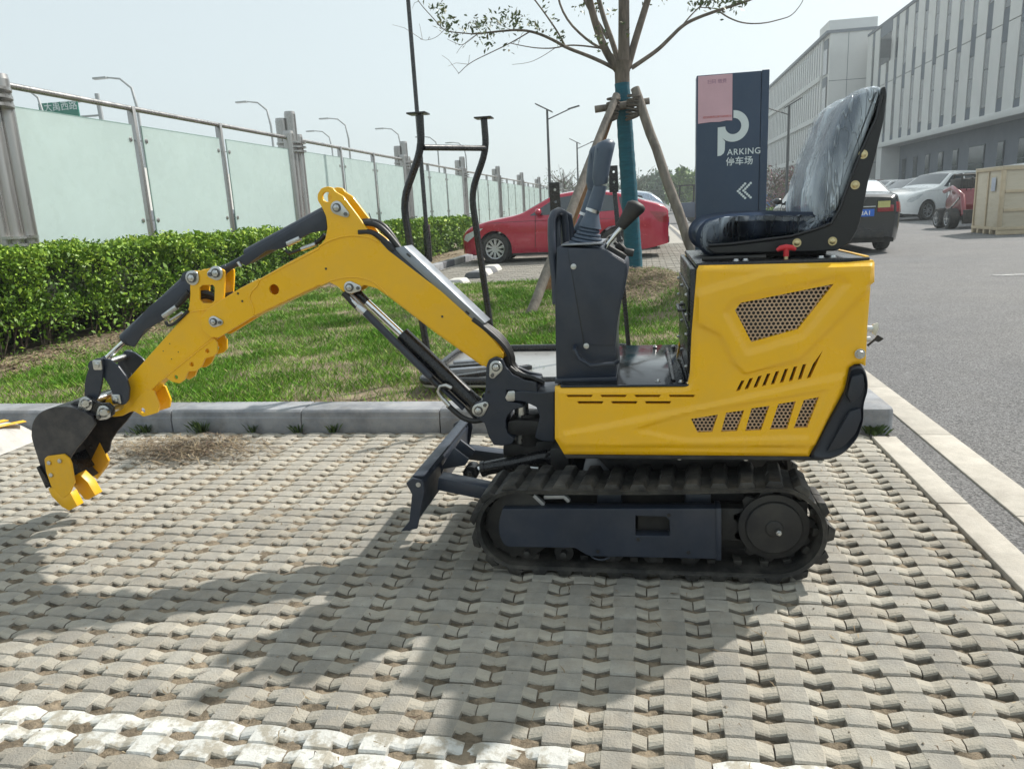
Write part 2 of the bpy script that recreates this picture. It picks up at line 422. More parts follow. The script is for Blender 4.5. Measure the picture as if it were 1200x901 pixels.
# rows of small raised pavers in the far bay (real relief, joined)
b = MB(); r = random.Random(3)
yy = 11.45
while yy < 23:
    xx = -4.3 + (.15 if int(yy * 7) % 2 else 0)
    while xx < 1.15:
        b.bb((xx, yy, -.02), (xx + .245, yy + .105, .002 + r.uniform(-.003, .003))); xx += .262
    yy += .15
o = tag(b.build('parking_pavers', PAVE, recalc=False), kind='structure')
# wheel stops
def wheel_stop(x, y, ln, label, mats, group='concrete wheel stops'):
    t = thing('wheel_stop', label, 'wheel stop', (x, y, 0), group)
    n = len(mats); 
    prof = rnd([(-.19, 0), (-.14, .105), (.12, .11), (.18, 0)], [0, .05, .05, 0])
    for i, m in enumerate(mats):
        b = MB(); a0 = y - ln / 2 + ln * i / n; a1 = y - ln / 2 + ln * (i + 1) / n
        b.prism([(x + q[0], q[1] + .004) for q in prof], a0 + .001, a1 - .001); b.build('painted_segment' if n > 1 else 'body', m, t, bevel=.006)
    return t
STOP = M('worn_white_concrete', (.50, .48, .45), .85, var=.15, scale=8, bump=.3, bscale=80, col2=(.33, .32, .31), mix2=.6, s2=9)
# the near stop: rounded ends, yellow painted figures
t = thing('wheel_stop', 'whitish concrete wheel stop with worn yellow paint beside the black bucket', 'wheel stop', (-3.7, 3.0, 0), 'concrete wheel stops')
b = MB(); rows = []
for i in range(13):
    yy = 2.2 + (3.72 - 2.2) * i / 12; e = min((yy - 2.2) / .14, (3.72 - yy) / .14, 1); k = .55 + .45 * math.sqrt(max(e, 0))
    rows.append([(-3.69 + q[0] * k * 1.35, yy, .004 + q[1] * (.3 + .7 * math.sqrt(max(e, 0)))) for q in rnd([(-.19, 0), (-.15, .11), (.12, .115), (.19, 0)], [0, .06, .06, 0])])
b.grid(rows); n = len(rows[0]); b.f += [tuple(range(n)), tuple(12 * n + n - 1 - i for i in range(n))]; b.mi += [0, 0]; b.build('body', STOP, t)
YP = M('worn_yellow_paint', (.75, .42, .03), .8, var=.2, scale=20, col2=(.50, .48, .45), mix2=.62, s2=30)
for (a, c_) in (((-3.60, 3.42), (-3.50, 3.60)), ((-3.63, 3.30), (-3.53, 3.36)), ((-3.70, 3.45), (-3.64, 3.62))):
    b = MB(); b.bar((a[0], a[1], .121), (c_[0], c_[1], .119), .05, .004); b.build('paint_mark', YP, t)
wheel_stop(-3.05, 11.5, 1.7, 'striped wheel stop at the far edge of the grass, nearer of two', [DSTONE, WSTONE, DSTONE, WSTONE])
wheel_stop(-3.05, 14.3, 1.9, 'striped wheel stop under the nose of the red car', [DSTONE, WSTONE, DSTONE, WSTONE])
# faint white line on the road
ROADW = M('worn_road_line', (.42, .42, .41), .8, var=.2, scale=9, col2=(.18, .18, .18), mix2=.5, s2=12)
b = MB(); b.bb((4.6, 11.0, -.003), (7.6, 11.14, .002)); struct(b.build('road_line', ROADW))
b = MB(); b.bb((5.4, 30.0, -.003), (9.2, 30.15, .002)); struct(b.build('road_line', ROADW))

# ---- grass verge
def hgt(x, y):
    h = .105 + .03 * mn.noise(Vector((x * .9, y * .9, 1))) + .018 * mn.noise(Vector((x * 3, y * 3, 5)))
    d = math.hypot(x + .13, (y - 9.6) * .75); h += .24 * math.exp(-(d / .75) ** 2) + .04 * mn.noise(Vector((x * 6, y * 6, 2))) * math.exp(-(d / 1.3) ** 2)
    h += .16 * math.exp(-((x - .5) / .55) ** 2 - ((y - 8.3) / .9) ** 2)
    e = min(y - 4.0, 11.35 - y, 1.0 - x); 
    if e < .35: h = .098 + (h - .098) * max(e, 0) / .35
    return h
b = MB(); Xg = np.linspace(-6.8, 1.0, 130); Yg = np.linspace(3.995, 11.35, 120)
b.grid([[(x, y, hgt(x, y)) for x in Xg] for y in Yg]); struct(b.build('verge', SOIL, recalc=False))
b = MB(); Xg2 = np.linspace(-9.5, -4.55, 20); Yg2 = np.linspace(11.3, 60, 80)
b.grid([[(x, y, .10) for x in Xg2] for y in Yg2]); struct(b.build('verge', SOIL, recalc=False))
sheet('ground', -60, -6.75, -3, 60, .02, GEARTH)

def in_patch(x, y, s, t): return mn.noise(Vector((x * s, y * s, t)))
def blades(n, xr, yr, hmin, hmax, wd, dens):
    out = []; tone = []
    xs = rng.uniform(xr[0], xr[1], n); ys = yr[0] + (yr[1] - yr[0]) * rng.uniform(0, 1, n) ** 1.35
    for x, y in zip(xs, ys):
        p = in_patch(x, y, 1.1, 9) * .6 + in_patch(x, y, 3.1, 4) * .5
        d = dens(x, y)
        if random.random() > d * (.80 + 1.5 * p): continue
        h = random.uniform(hmin, hmax) * (.75 + .9 * max(p, 0)); a = random.uniform(0, 6.283); ww = wd * random.uniform(.7, 1.4) * (1 + (y - 4) * .12)
        ca, sa = math.cos(a), math.sin(a); ln = random.uniform(.2, .95) * h; b2 = a + random.uniform(-1.3, 1.3)
        z = hgt(x, y) - .004 if y < 11.35 else .1
        dx, dy = math.cos(b2) * ln, math.sin(b2) * ln
        out.append(((x - ca * ww, y - sa * ww, z), (x + ca * ww, y + sa * ww, z), (x + dx * .45 + ca * ww * .6, y + dy * .45 + sa * ww * .6, z + h * .62), (x + dx, y + dy, z + h)))
        tone.append(min(max(random.gauss(.42 - p * .45, .2), 0), 1) if random.random() > .10 + .25 * max(-p, 0) else random.uniform(.85, 1))
    return out, tone
def gd(x, y):
    d = math.hypot((x + .1) / 1.25, (y - 9.3) / 1.25)
    k = 1.0
    if d < 1: k *= .35 + .5 * d
    if math.hypot((x - .45) / .7, (y - 8.2) / 1.0) < 1: k *= .45
    if y < 4.35 and x > -2.0: k *= .45 + (y - 4) * 1.2
    if x < -4.75 and y < 12: k *= max(0.08, 1 + (x + 4.75) * 2.0)
    if y > 9.8: k = max(k, .95) if abs(x) > .9 or y > 10.4 else k
    return k
GRASS = M('grass', (.105, .27, .02), .6, var=.25, scale=2.5, spec=.25, tone=[(.3, .75, (.24, .43, .035)), (.82, .97, (.38, .36, .15))])
ntg = GRASS.node_tree
o1, t1 = blades(240000, (-5.6, 1.0), (4.0, 11.33), .025, .075, .0019, gd)
g = quads_mesh('grass', np.array(o1), mat=GRASS, cols=np.array(t1)); tag(g, 'short green and straw coloured grass on the verge behind the kerb', 'grass', kind='stuff')
# dry litter under the hedge and at the hedge foot, straw heap on pavers
STRAW = M('dry_straw', (.20, .145, .085), .8, var=.3, scale=15, tone=[(.3, .5, (.34, .27, .17)), (.6, .9, (.09, .055, .035))])
def litter(name, n, fx, label, cat, ln=(.03, .1), wd=.002, kind='stuff'):
    out = []; tone = []
    for i in range(n):
        x, y, z = fx(); a = random.uniform(0, math.pi); l = random.uniform(*ln) * .5; tz = random.uniform(-.25, .25) * l; ww = wd * random.uniform(.6, 1.5)
        c, s_ = math.cos(a), math.sin(a); mx_, my = random.uniform(-.3, .3) * l, random.uniform(-.3, .3) * l
        k = random.uniform(-.006, .012)
        out.append(((x - c * l, y - s_ * l, z - tz), (x + mx_ - s_ * ww, y + my + c * ww, z + k), (x + c * l, y + s_ * l, z + tz), (x + mx_ + s_ * ww, y + my - c * ww, z + k + .001)))
        tone.append(random.random())
    o = quads_mesh(name, np.array(out), mat=STRAW, cols=np.array(tone)); tag(o, label, cat, kind=kind); return o
def fheap():
    while True:
        x = random.gauss(-2.38, .22); y = random.gauss(3.42, .10)
        d = ((x + 2.38) / .5) ** 2 + ((y - 3.42) / .26) ** 2
        if d < 1.3: return x, y, .004 + random.random() * .05 * max(1 - d, 0) ** .6 + .006
litter('straw_heap', 1500, fheap, 'small heap of dry brown straw lying on the pavers by the kerb', 'straw', (.04, .17), .0024, kind=None)
def fscat():
    x = random.uniform(-4.6, 1.0); y = 3.75 - abs(random.gauss(0, .8)) if random.random() < .6 else random.uniform(1, 3.7); return x, max(y, .8), .003
litter('straw_litter', 1600, fscat, 'loose bits of straw scattered over the pavers', 'litter', (.01, .05), .0015)
# grit and little stones lying in the joints
GRIT = M('grit', (.26, .22, .17), .9, var=.3, scale=40, inst=0)
b = MB(); r = random.Random(11)
for k in range(2600):
    x = r.uniform(-4.2, 1.05); y = 3.7 - 2.8 * r.random() ** .8; s_ = r.uniform(.0012, .0042) * (1 if r.random() < .95 else 1.8); z = -.012 if (((x / PX) % 1) < .2 or ((x / PX) % 1) > .8) else .001
    v = [(x + s_ * r.uniform(.7, 1.2) * a, y + s_ * r.uniform(.7, 1.2) * c, z + s_ * .7 * d) for a, c, d in ((1, 0, 0), (0, 1, 0), (-1, 0, 0), (0, -1, 0), (0, 0, 1), (0, 0, -1))]
    b.add(v, [(0, 1, 4), (1, 2, 4), (2, 3, 4), (3, 0, 4), (1, 0, 5), (2, 1, 5), (3, 2, 5), (0, 3, 5)])
tag(b.build('grit', GRIT, recalc=False), 'grit and small stones scattered over the pavers', 'grit', kind='stuff')
def fhedge():
    y = 4.1 + random.random() ** 1.4 * 16; x = -5.25 + random.gauss(.12, .26); return x, y, (hgt(x, y) if y < 11.3 else .1) + random.uniform(.0, .02)
litter('leaf_litter', 5000, fhedge, 'dry fallen leaves along the foot of the hedge', 'leaves', (.03, .08), .012)
def fmound():
    x = random.gauss(.05, .55); y = random.gauss(9.0, .6); x = min(x, .98); return x, y, hgt(x, y) + random.uniform(0, .05)
litter('dry_grass', 6500, fmound, 'dead straw coloured grass on the mound round the young tree', 'dry grass', (.05, .22), .003)
def fkerb():
    x = random.uniform(-2.2, .9); y = 4.03 + abs(random.gauss(0, .12)); return x, y, hgt(x, y) + .004
litter('dry_grass', 1500, fkerb, 'dead grass strip just behind the kerb edge', 'dry grass', (.02, .07), .002)
# weeds at the kerb
WEED = M('weed_green', (.035, .07, .02), .6, var=.3, scale=10, tone=[(.4, .8, (.08, .13, .03))])
def weed(x, y, r, h, n, label):
    out = []; tone = []
    for i in range(n):
        a = random.uniform(0, 6.283); q = abs(random.gauss(0, .2)) * r; bx, by = x + math.cos(a) * q, y - abs(math.sin(a) * q)
        hh = h * random.uniform(.4, 1); ln = hh * random.uniform(.2, .9); w1 = .0035
        c, s_ = -math.sin(a) * w1, math.cos(a) * w1; ex, ey = math.cos(a) * ln, -abs(math.sin(a)) * ln
        out.append(((bx - c, by - s_, 0), (bx + c, by + s_, 0), (bx + ex * .5 + c, by + ey * .5 + s_, hh * .7), (bx + ex, by + ey, hh * .95)))
        tone.append(random.random())
    o = quads_mesh('weed', np.array(out), mat=WEED, cols=np.array(tone)); tag(o, label, 'weed', 'weeds at the kerb foot')
weed(-2.52, 3.79, .10, .085, 70, 'dark green weed tuft by the first kerb joint right of the bucket')
weed(-2.88, 3.79, .16, .06, 80, 'low weed tuft at the kerb right behind the bucket')
weed(-2.2, 3.79, .05, .06, 30, 'thin weed left of the second kerb joint')
weed(-1.93, 3.79, .06, .06, 40, 'small spiky weed just left of the second kerb joint')
weed(-1.72, 3.79, .08, .06, 40, 'small spiky weed right of the second kerb joint')
weed(1.10, 3.80, .12, .05, 150, 'bright green weed at the kerb corner behind the machine')
# ================================================================ MINI EXCAVATOR
EX = thing('mini_excavator', 'yellow mini excavator on rubber tracks with its digging arm stretched left over the pavers', 'excavator', (0, 2.58, 0))
YN, YF = 2.25, 2.93                    # near and far faces of the body
YC = 2.58                              # boom plane
def z8(pts): return pp(pts, YN, 2.927, 640, 280)
def bolt(b, p, r, h, n=6, d=(0, -1, 0)):
    p = Vector(p); d = Vector(d); b.cyl(p, p + d * h, r, r * .92, n)
def washer_bolt(parent, p, r, name='bolt', mat=None, d=(0, -1, 0)):
    b = MB(); d = Vector(d); p = Vector(p)
    b.cyl(p, p + d * .002, r * 1.35, n=14); b.cyl(p + d * .002, p + d * .007, r, r * .9, 6); return b.build(name, mat or STEEL, parent, bevel=.0006, segs=1)

# ---------------- yellow side cover, pressed relief and vent openings
outline = [(525, 93), (1040, 82), (1128, 74), (1132, 82), (1132, 150), (1119, 160), (1108, 300), (1101, 440), (1085, 432), (1062, 434), (1045, 445), (1030, 520), (905, 752),
           (60, 744), (28, 690), (28, 512), (470, 509), (487, 500), (494, 470), (500, 330), (518, 110)]
gbig = [(648, 245), (668, 220), (988, 155), (865, 310), (705, 355)]
gsm = [[(497, 618), (590, 603), (570, 663), (520, 665)], [(618, 597), (680, 588), (655, 660), (600, 663)], [(705, 582), (767, 573), (738, 657), (683, 660)],
       [(797, 567), (857, 557), (828, 653), (768, 655)], [(885, 553), (937, 543), (897, 648), (850, 650)]]
slots = [[(a, 536), (a + 92, 536), (a + 86, 544), (a + 6, 544)] for a in (68, 185, 302, 420)] + [[(a, 558), (a + 92, 558), (a + 86, 567), (a + 6, 567)] for a in (105, 222, 338)]
sl = []
for k, xb in enumerate((652, 681, 711, 741, 771, 802, 833, 864)):
    yb = 524 - k * 5.6; yt = 487 - k * 8; sl.append([(xb, yb), (xb + 13, yb - 3), (xb + 30, yt - 1), (xb + 18, yt + 1)])
sl.append([(895, 480), (908, 477), (950, 385), (917, 430)])
def inset(pts, k):
    c = Vector((sum(p[0] for p in pts) / len(pts), sum(p[1] for p in pts) / len(pts)))
    return [tuple(c + (Vector(p) - c) * k) for p in pts]
holes = [z8(h) for h in [gbig] + gsm + slots + sl]
me = flatmesh(z8(outline), holes, .0, 0)
for v in me.vertices: v.co = (v.co.x, 0, v.co.y)
gridcut(me, .0085)
def sd(p, poly):
    """signed distance to a polygon, positive inside"""
    x, y = p; d = 9e9; ins = False; n = len(poly)
    for i in range(n):
        ax, ay = poly[i]; bx, by = poly[(i + 1) % n]; ex, ey = bx - ax, by - ay; wx, wy = x - ax, y - ay
        t = max(0, min(1, (wx * ex + wy * ey) / (ex * ex + ey * ey + 1e-12)))
        d = min(d, (wx - ex * t) ** 2 + (wy - ey * t) ** 2)
        if (ay > y) != (by > y) and x < (bx - ax) * (y - ay) / (by - ay) + ax: ins = not ins
    return math.sqrt(d) * (1 if ins else -1)
def step(d, w_): 
    t = max(0, min(1, d / w_ + .5)); return t * t * (3 - 2 * t)
P_out = z8([(520, 292), (598, 332), (642, 425), (682, 463), (868, 417), (1105, 175), (1130, 90), (900, 92), (720, 125), (520, 185)])
P_in = z8([(612, 250), (650, 212), (1005, 128), (1035, 152), (882, 335), (690, 390)])
P_low = z8([(60, 668), (480, 588), (1025, 468), (1010, 520), (930, 712), (60, 712)])
P_low2 = z8([(300, 655), (480, 600), (960, 520), (900, 680), (480, 690)])
P_all = z8(outline)
for v in me.vertices:
    p = (v.co.x, v.co.z)
    h = .009 * step(sd(p, P_out), .012) - .007 * step(sd(p, P_in), .012) + .008 * step(sd(p, P_low), .014) - .005 * step(sd(p, P_low2), .012)
    e = sd(p, P_all); h -= .012 * (1 - step(e - .006, .018))
    v.co.y = YN + .006 - h
# turn the free edge inwards so the sheet has depth
bm = bmesh.new(); bm.from_mesh(me); bmesh.ops.remove_doubles(bm, verts=bm.verts, dist=1e-5)
bmesh.ops.recalc_face_normals(bm, faces=bm.faces)
f0 = max(bm.faces, key=lambda f: f.calc_area())
if f0.normal.y > 0: bmesh.ops.reverse_faces(bm, faces=bm.faces)
be = [e for e in bm.edges if len(e.link_faces) == 1]
r_ = bmesh.ops.extrude_edge_only(bm, edges=be)
for v in [g_ for g_ in r_['geom'] if isinstance(g_, bmesh.types.BMVert)]: v.co.y += .022
bm.to_mesh(me); bm.free(); me.materials.clear(); finish(me, 38)
cover = add('side_cover', me, Y_, EX)
# outer flange strip at the top rear corner
# ---------------- perforated metal: real round holes, cell by cell
MESHM = M('perforated_sheet', (.50, .36, .25), .45, .55, var=.12, scale=12)
def clip(poly, cl):
    n = len(cl)
    for i in range(n):
        a, c = Vector(cl[i]), Vector(cl[(i + 1) % n]); e = c - a; out = []
        ins = lambda q: e.x * (q[1] - a.y) - e.y * (q[0] - a.x) >= -1e-9
        for k in range(len(poly)):
            p, q = poly[k], poly[(k + 1) % len(poly)]
            if ins(p): out.append(p)
            if ins(p) != ins(q):
                d1 = e.x * (p[1] - a.y) - e.y * (p[0] - a.x); d2 = e.x * (q[1] - a.y) - e.y * (q[0] - a.x); t = d1 / (d1 - d2)
                out.append((p[0] + (q[0] - p[0]) * t, p[1] + (q[1] - p[1]) * t))
        poly = out
        if len(poly) < 3: return []
    return poly
def perforated(name, poly, Y, cell, rr, parent):
    area = sum(poly[i][0] * poly[(i + 1) % len(poly)][1] - poly[(i + 1) % len(poly)][0] * poly[i][1] for i in range(len(poly)))
    if area < 0: poly = poly[::-1]
    xs = [p[0] for p in poly]; zs = [p[1] for p in poly]; b = MB()
    dz = cell * .866; j = 0; z = min(zs) - dz
    while z < max(zs) + dz:
        x = min(xs) - cell + (cell / 2 if j % 2 else 0)
        while x < max(xs) + cell:
            R6 = cell / math.sqrt(3); n = 12
            o_, i_ = [], []
            for k in range(n):
                a = math.pi * 2 * k / n + math.pi / 6
                rad = R6 if k % 2 == 0 else R6 * math.cos(math.pi / 6)
                o_.append((x + rad * math.cos(a), z + rad * math.sin(a))); i_.append((x + rr * math.cos(a), z + rr * math.sin(a)))
            for k in range(n):
                q = clip([i_[k], o_[k], o_[(k + 1) % n], i_[(k + 1) % n]], poly)
                if len(q) >= 3: b.add([(p[0], Y, p[1]) for p in q], [tuple(range(len(q)))])
            x += cell
        z += dz; j += 1
    return b.build(name, MESHM, parent, recalc=False)
perforated('vent_grille', z8(inset(gbig, 1.03)), YN + .012, .0126, .0046, cover)
for g_ in gsm: perforated('vent_grille', z8(inset(g_, 1.06)), YN + .012, .0118, .0043, cover)
# ---------------- body core behind the cover: dark engine bay and floor
def q8(x, y): p = at(x / 2.927 + 640, y / 2.927 + 280, y=YN); return p.x, p.z
core = [q8(524, 100), q8(1100, 92), q8(1085, 440), q8(900, 745), q8(65, 738), q8(36, 690), q8(36, 516), q8(500, 512)]
b = MB(); b.prism(core, YN + .035, YF - .01); b.build('engine_bay', BLKM, EX, bevel=.004)
# far side cover and rear cover in yellow
plate('side_cover', z8(outline), YF - .012, YF + .008, Y_, EX, bev=.004)
b = MB(); b.bb((q8(1100, 95)[0], YN + .028, q8(0, 440)[1]), (q8(1100, 95)[0] + .014, YF - .012, q8(0, 100)[1])); b.build('rear_cover', Y_, EX, bevel=.005)
# yellow corner cap
b = MB(); b.prism(rnd([q8(1040, 80), q8(1132, 73), q8(1133, 152), q8(1118, 162), q8(1040, 170)], .006), YN + .03, YN + .05); 
# black top deck with folded front edge
zt = q8(525, 93)[1]; xa, xb = q8(522, 0)[0], q8(1110, 0)[0]
b = MB(); b.bb((xa - .004, YN + .022, zt - .008), (xb + .01, YF - .014, zt + .006)); deck = b.build('seat_deck', BLK, EX, bevel=.003)
# front wall of the engine box, with its two service panels
xw = q8(500, 300)[0]; zf = q8(0, 512)[1]
b = MB(); b.bb((xw - .004, YN + .02, zf), (xw + .012, YF - .012, zt - .009)); fw = b.build('front_wall', BLK, EX, bevel=.003)
b = MB(); b.bb((xw - .010, YN + .05, zf + .19), (xw - .0045, YF - .05, zt - .07)); pn = b.build('service_panel', BLK, fw, bevel=.002)
b = MB(); b.bb((xw - .010, YN + .05, zf + .03), (xw - .0045, YF - .05, zf + .17)); b.build('service_panel', BLK, fw, bevel=.002)
for zz in (zf + .05, zf + .15, zf + .21, zt - .09):
    for yy in (YN + .065, YC + .02, YF - .07): washer_bolt(fw, (xw - .0105, yy, zz), .005, d=(-1, 0, 0))
b = MB(); b.bar((xw - .03, YN + .16, zt - .15), (xw - .03, YN + .30, zt - .15), .01, .01); b.bar((xw - .032, YN + .16, zt - .15), (xw - .004, YN + .16, zt - .15), .008, .008); b.bar((xw - .032, YN + .30, zt - .15), (xw - .004, YN + .30, zt - .15), .008, .008); b.build('handle', BLK, fw, bevel=.002)
# floor plate: bare glossy black sheet
FLOOR = M('glossy_floor_sheet', (.035, .04, .048), .12, .7, var=.2, scale=4, bump=.03, bscale=12, dust=.08)
b = MB(); x0f = q8(28, 0)[0]; b.bb((x0f + .001, YN + .012, zf - .002), (xw - .006, YF + .006, zf + .006)); fl = b.build('floor_plate', FLOOR, EX, bevel=.002)
for (xx, yy) in ((xw - .03, YN + .04), (xw - .10, YF - .04), (xw - .03, YF - .04), (x0f + .3, YN + .05)): washer_bolt(fl, (xx, yy, zf + .006), .006, d=(0, 0, 1))
b = MB(); b.bar((xw - .05, YN + .05, zf + .010), (xw - .055, YF - .10, zf + .010), .012, .008); b.build('seam_strip', BLK, fl, bevel=.002)
# dark belly frame under the yellow
b = MB(); b.prism([q8(60, 744), q8(905, 751), q8(960, 765), q8(70, 757)], YN + .012, YF); b.build('belly_frame', BLKM, EX, bevel=.002)
b = MB(); b.prism([(-.12, .285), (.30, .285), (.36, .378), (-.2, .378)], 2.40, 2.82); b.build('turntable_frame', BLKM, EX, bevel=.006)
b = MB(); b.cyl((.03, 2.60, .26), (.03, 2.60, .375), .17, n=36); b.build('slewing_ring', BLKM, EX)
for p in ((458, 757), (688, 760), (945, 768)): q = q8(*p); washer_bolt(EX, (q[0], YN + .02, q[1]), .006)
q = q8(1076, 394); washer_bolt(cover, (q[0], YN - .001, q[1]), .011)
# rear counterweight of moulded dark metal
cw = [(1045, 445), (1062, 438), (1085, 437), (1098, 455), (1106, 490), (1105, 525), (1090, 570), (1092, 622), (1072, 685), (1024, 738), (970, 760), (905, 756), (965, 640), (1030, 520)]
b = MB(); A = rnd(z8(cw), .02, 3)
cx_, cz_ = sum(p[0] for p in A) / len(A), sum(p[1] for p in A) / len(A)
rows = []
for (yy, k) in ((YN + .012, .86), (YN + .002, .95), (YN + .006, 1.0), (YN + .04, 1.03), (YC, 1.08), (YF - .03, 1.03), (YF + .01, 1.0), (YF + .01, .9)):
    rows.append([(cx_ + (p[0] - cx_) * k + (.05 * (k > 1.05)), yy, cz_ + (p[1] - cz_) * k) for p in A])
b.grid(rows, True); n = len(A); b.f += [tuple(range(n)), tuple(7 * n + n - 1 - i for i in range(n))]; b.mi += [0, 0]
CW = M('dark_blue_plastic', (.018, .022, .032), .5, var=.1, scale=6, bump=.12, bscale=500)
cwt = b.build('counterweight', CW, EX, angle=50)
b = MB(); b.prism(z8([(1048, 470), (1088, 462), (1092, 500), (1075, 545), (1045, 565), (1030, 535)]), YN - .004, YN + .01); b.build('moulded_panel', CW, cwt, bevel=.006)
b = MB(); b.prism(z8([(1040, 590), (1080, 578), (1082, 618), (1060, 668), (1015, 715), (960, 730)]), YN - .004, YN + .01); b.build('moulded_panel', CW, cwt, bevel=.006)
# keys hanging in the rear lock
kx, kz = q8(1118, 320); 
b = MB(); b.cyl((kx - .012, YN + .06, kz), (kx + .016, YN + .06, kz), .010, n=14); b.cyl((kx - .012, YN + .06, kz - .03), (kx + .012, YN + .06, kz - .03), .008, n=12); lk = b.build('door_lock', STEEL, EX)
KEYM = M('nickel_key', (.62, .60, .52), .35, .7)
b = MB(); b.prism(rnd([(kx + .016, kz + .012), (kx + .032, kz + .018), (kx + .034, kz + .002), (kx + .027, kz - .022), (kx + .018, kz - .014)], .003), YN + .058, YN + .062); b.build('key', KEYM, lk, bevel=.0005)
b = MB(); b.bar((kx + .006, YN + .06, kz - .050), (kx + .028, YN + .06, kz - .030), .006, .003, (0, 1, 0)); b.prism(rnd([(kx + .022, kz - .034), (kx + .032, kz - .018), (kx + .050, kz - .030), (kx + .036, kz - .040)], .003), YN + .058, YN + .062); b.build('key', BLKM, lk)
# ---------------- seat
SEATY0, SEATY1 = 2.36, 2.80
def z7(pts, Y=SEATY0): return pp(pts, Y, 3.218, 780, 80)
VINYL = M('black_vinyl', (.013, .014, .017), .38, var=.15, scale=20, bump=.05, bscale=300)
seat = thing  # placeholder name kept free
b = MB(); b.bb((at(853, 0, y=SEATY0).x - .01, 2.44, zt + .006), (at(990, 0, y=SEATY0).x, 2.74, zt + .030)); 
b.bb((at(856, 0, y=SEATY0).x, 2.46, zt + .030), (at(975, 0, y=SEATY0).x, 2.72, zt + .045)); srail = b.build('seat_slide', BLKM, EX, bevel=.003)
sh = [(815, 120), (812, 75), (828, 68), (833, 100), (823, 190), (790, 330), (762, 430), (742, 540), (722, 610), (692, 660), (645, 688), (560, 692), (420, 695), (190, 700), (165, 690), (150, 672), (240, 668), (470, 640), (560, 610), (618, 590), (650, 540), (690, 430), (742, 300), (790, 190)]
A = rnd(z7(sh), .008, 3)
seat_shell = plate('seat_shell', A, SEATY0 - .006, SEATY0 + .010, VINYL, EX, bev=.004)
plate('seat_shell', A, SEATY1 - .010, SEATY1 + .006, VINYL, EX, bev=.004)
back = z7([(828, 68), (833, 100), (823, 190), (790, 330), (762, 430), (742, 540), (722, 610), (692, 660), (645, 688), (190, 700), (190, 685), (640, 672), (690, 640), (712, 590), (728, 530), (750, 425), (778, 320), (808, 190), (818, 90)])
b = MB(); b.prism(back, SEATY0 + .010, SEATY1 - .010); b.build('seat_pan', VINYL, EX, bevel=.002)
pipe = z7([(812, 100), (792, 190), (742, 300), (690, 430), (655, 530), (622, 585), (565, 607), (470, 634), (250, 662), (160, 668)])
b = MB(); b.tube([(p[0], SEATY0 - .008, p[1]) for p in pipe], .0045, 8); b.build('seat_piping', VINYL, seat_shell, angle=60)
def cushion(name, prof, mat, grow=0, noise_amp=0, parent=EX, y0=SEATY0 + .012, y1=SEATY1 - .012, seed=0):
    """side profile (x,z) swelling softly across the seat"""
    A = rnd(prof, .03, 5)
    # resample
    pts = [Vector(p) for p in A]; L = [0]
    for i in range(len(pts)): L.append(L[-1] + (pts[(i + 1) % len(pts)] - pts[i]).length)
    N = 170 if noise_amp else 96; rs = []
    for k in range(N):
        d = L[-1] * k / N; i = max(j for j in range(len(L)) if L[j] <= d + 1e-9); i = min(i, len(pts) - 1)
        f = (d - L[i]) / max(L[i + 1] - L[i], 1e-9); rs.append(pts[i].lerp(pts[(i + 1) % len(pts)], f))
    c = sum(rs, Vector((0, 0))) / N; rows = []; m = 46 if noise_amp else 26
    for j in range(m + 1):
        t = j / m; e = abs(2 * t - 1); k = (1 - .9 * e ** 7) if e < 1 else .1
        y = y0 - grow + (y1 - y0 + 2 * grow) * (.5 + .5 * math.sin((t - .5) * math.pi) ** 1 if True else t)
        row = []
        for i, p in enumerate(rs):
            nrm = (rs[(i + 1) % N] - rs[i - 1]); nrm = Vector((nrm.y, -nrm.x)).normalized()
            off = -.022 * (e ** (5 if not noise_amp else 9)) + grow
            q = p + nrm * off
            if noise_amp:
                a_ = math.atan2(q.y - 1.02, q.x - .50); rr_ = (q - Vector((.50, 1.02))).length
                w1 = mn.noise(Vector((a_ * 3.2 + seed + rr_ * 1.2, y * 7, rr_ * 2.5))); w2_ = mn.noise(Vector((a_ * 8 + seed * 2, y * 16 + rr_ * 6, rr_ * 4 + 5)))
                s1 = (1 - abs(w1) * 2.4); s2 = (1 - abs(w2_) * 2.6)
                q = q + nrm * noise_amp * (.9 * max(s1, -.2) ** 1 + .45 * max(s2, 0) ** 2)
            row.append((q.x, y, q.y))
        rows.append(row)
    b = MB(); b.grid(rows, True); b.f += [tuple(range(N)), tuple(m * N + N - 1 - i for i in range(N))]; b.mi += [0, 0]
    return b.build(name, mat, parent, angle=180)
seatc = z7([(140, 628), (168, 594), (230, 580), (330, 572), (480, 570), (600, 572), (640, 560), (640, 620), (480, 655), (260, 682), (185, 690), (150, 668)])
backc = z7([(818, 76), (790, 72), (735, 88), (692, 125), (665, 175), (635, 250), (598, 360), (570, 465), (562, 530), (572, 560), (600, 568), (642, 540), (690, 425), (745, 290), (800, 150)])
FOAM = M('navy_cushion_vinyl', (.018, .034, .070), .35, var=.1, scale=8)
c1 = cushion('seat_cushion', seatc, FOAM); c2 = cushion('backrest', backc, FOAM)
FILM = bpy.data.materials.new('clear_wrinkled_film'); FILM.use_nodes = True; tn = FILM.node_tree
pb = tn.nodes['Principled BSDF']; pb.inputs['Base Color'].default_value = (.80, .90, 1.0, 1); pb.inputs['Roughness'].default_value = .1; pb.inputs['Specular IOR Level'].default_value = .8
trn = tn.nodes.new('ShaderNodeBsdfTransparent'); ms = tn.nodes.new('ShaderNodeMixShader')
gn = tn.nodes.new('ShaderNodeNewGeometry'); mpv = tn.nodes.new('ShaderNodeMapping'); mpv.inputs['Rotation'].default_value = (0, R(-22), R(15)); mpv.inputs['Scale'].default_value = (3.0, 2.0, .55)
tn.links.new(gn.outputs['Position'], mpv.inputs['Vector'])
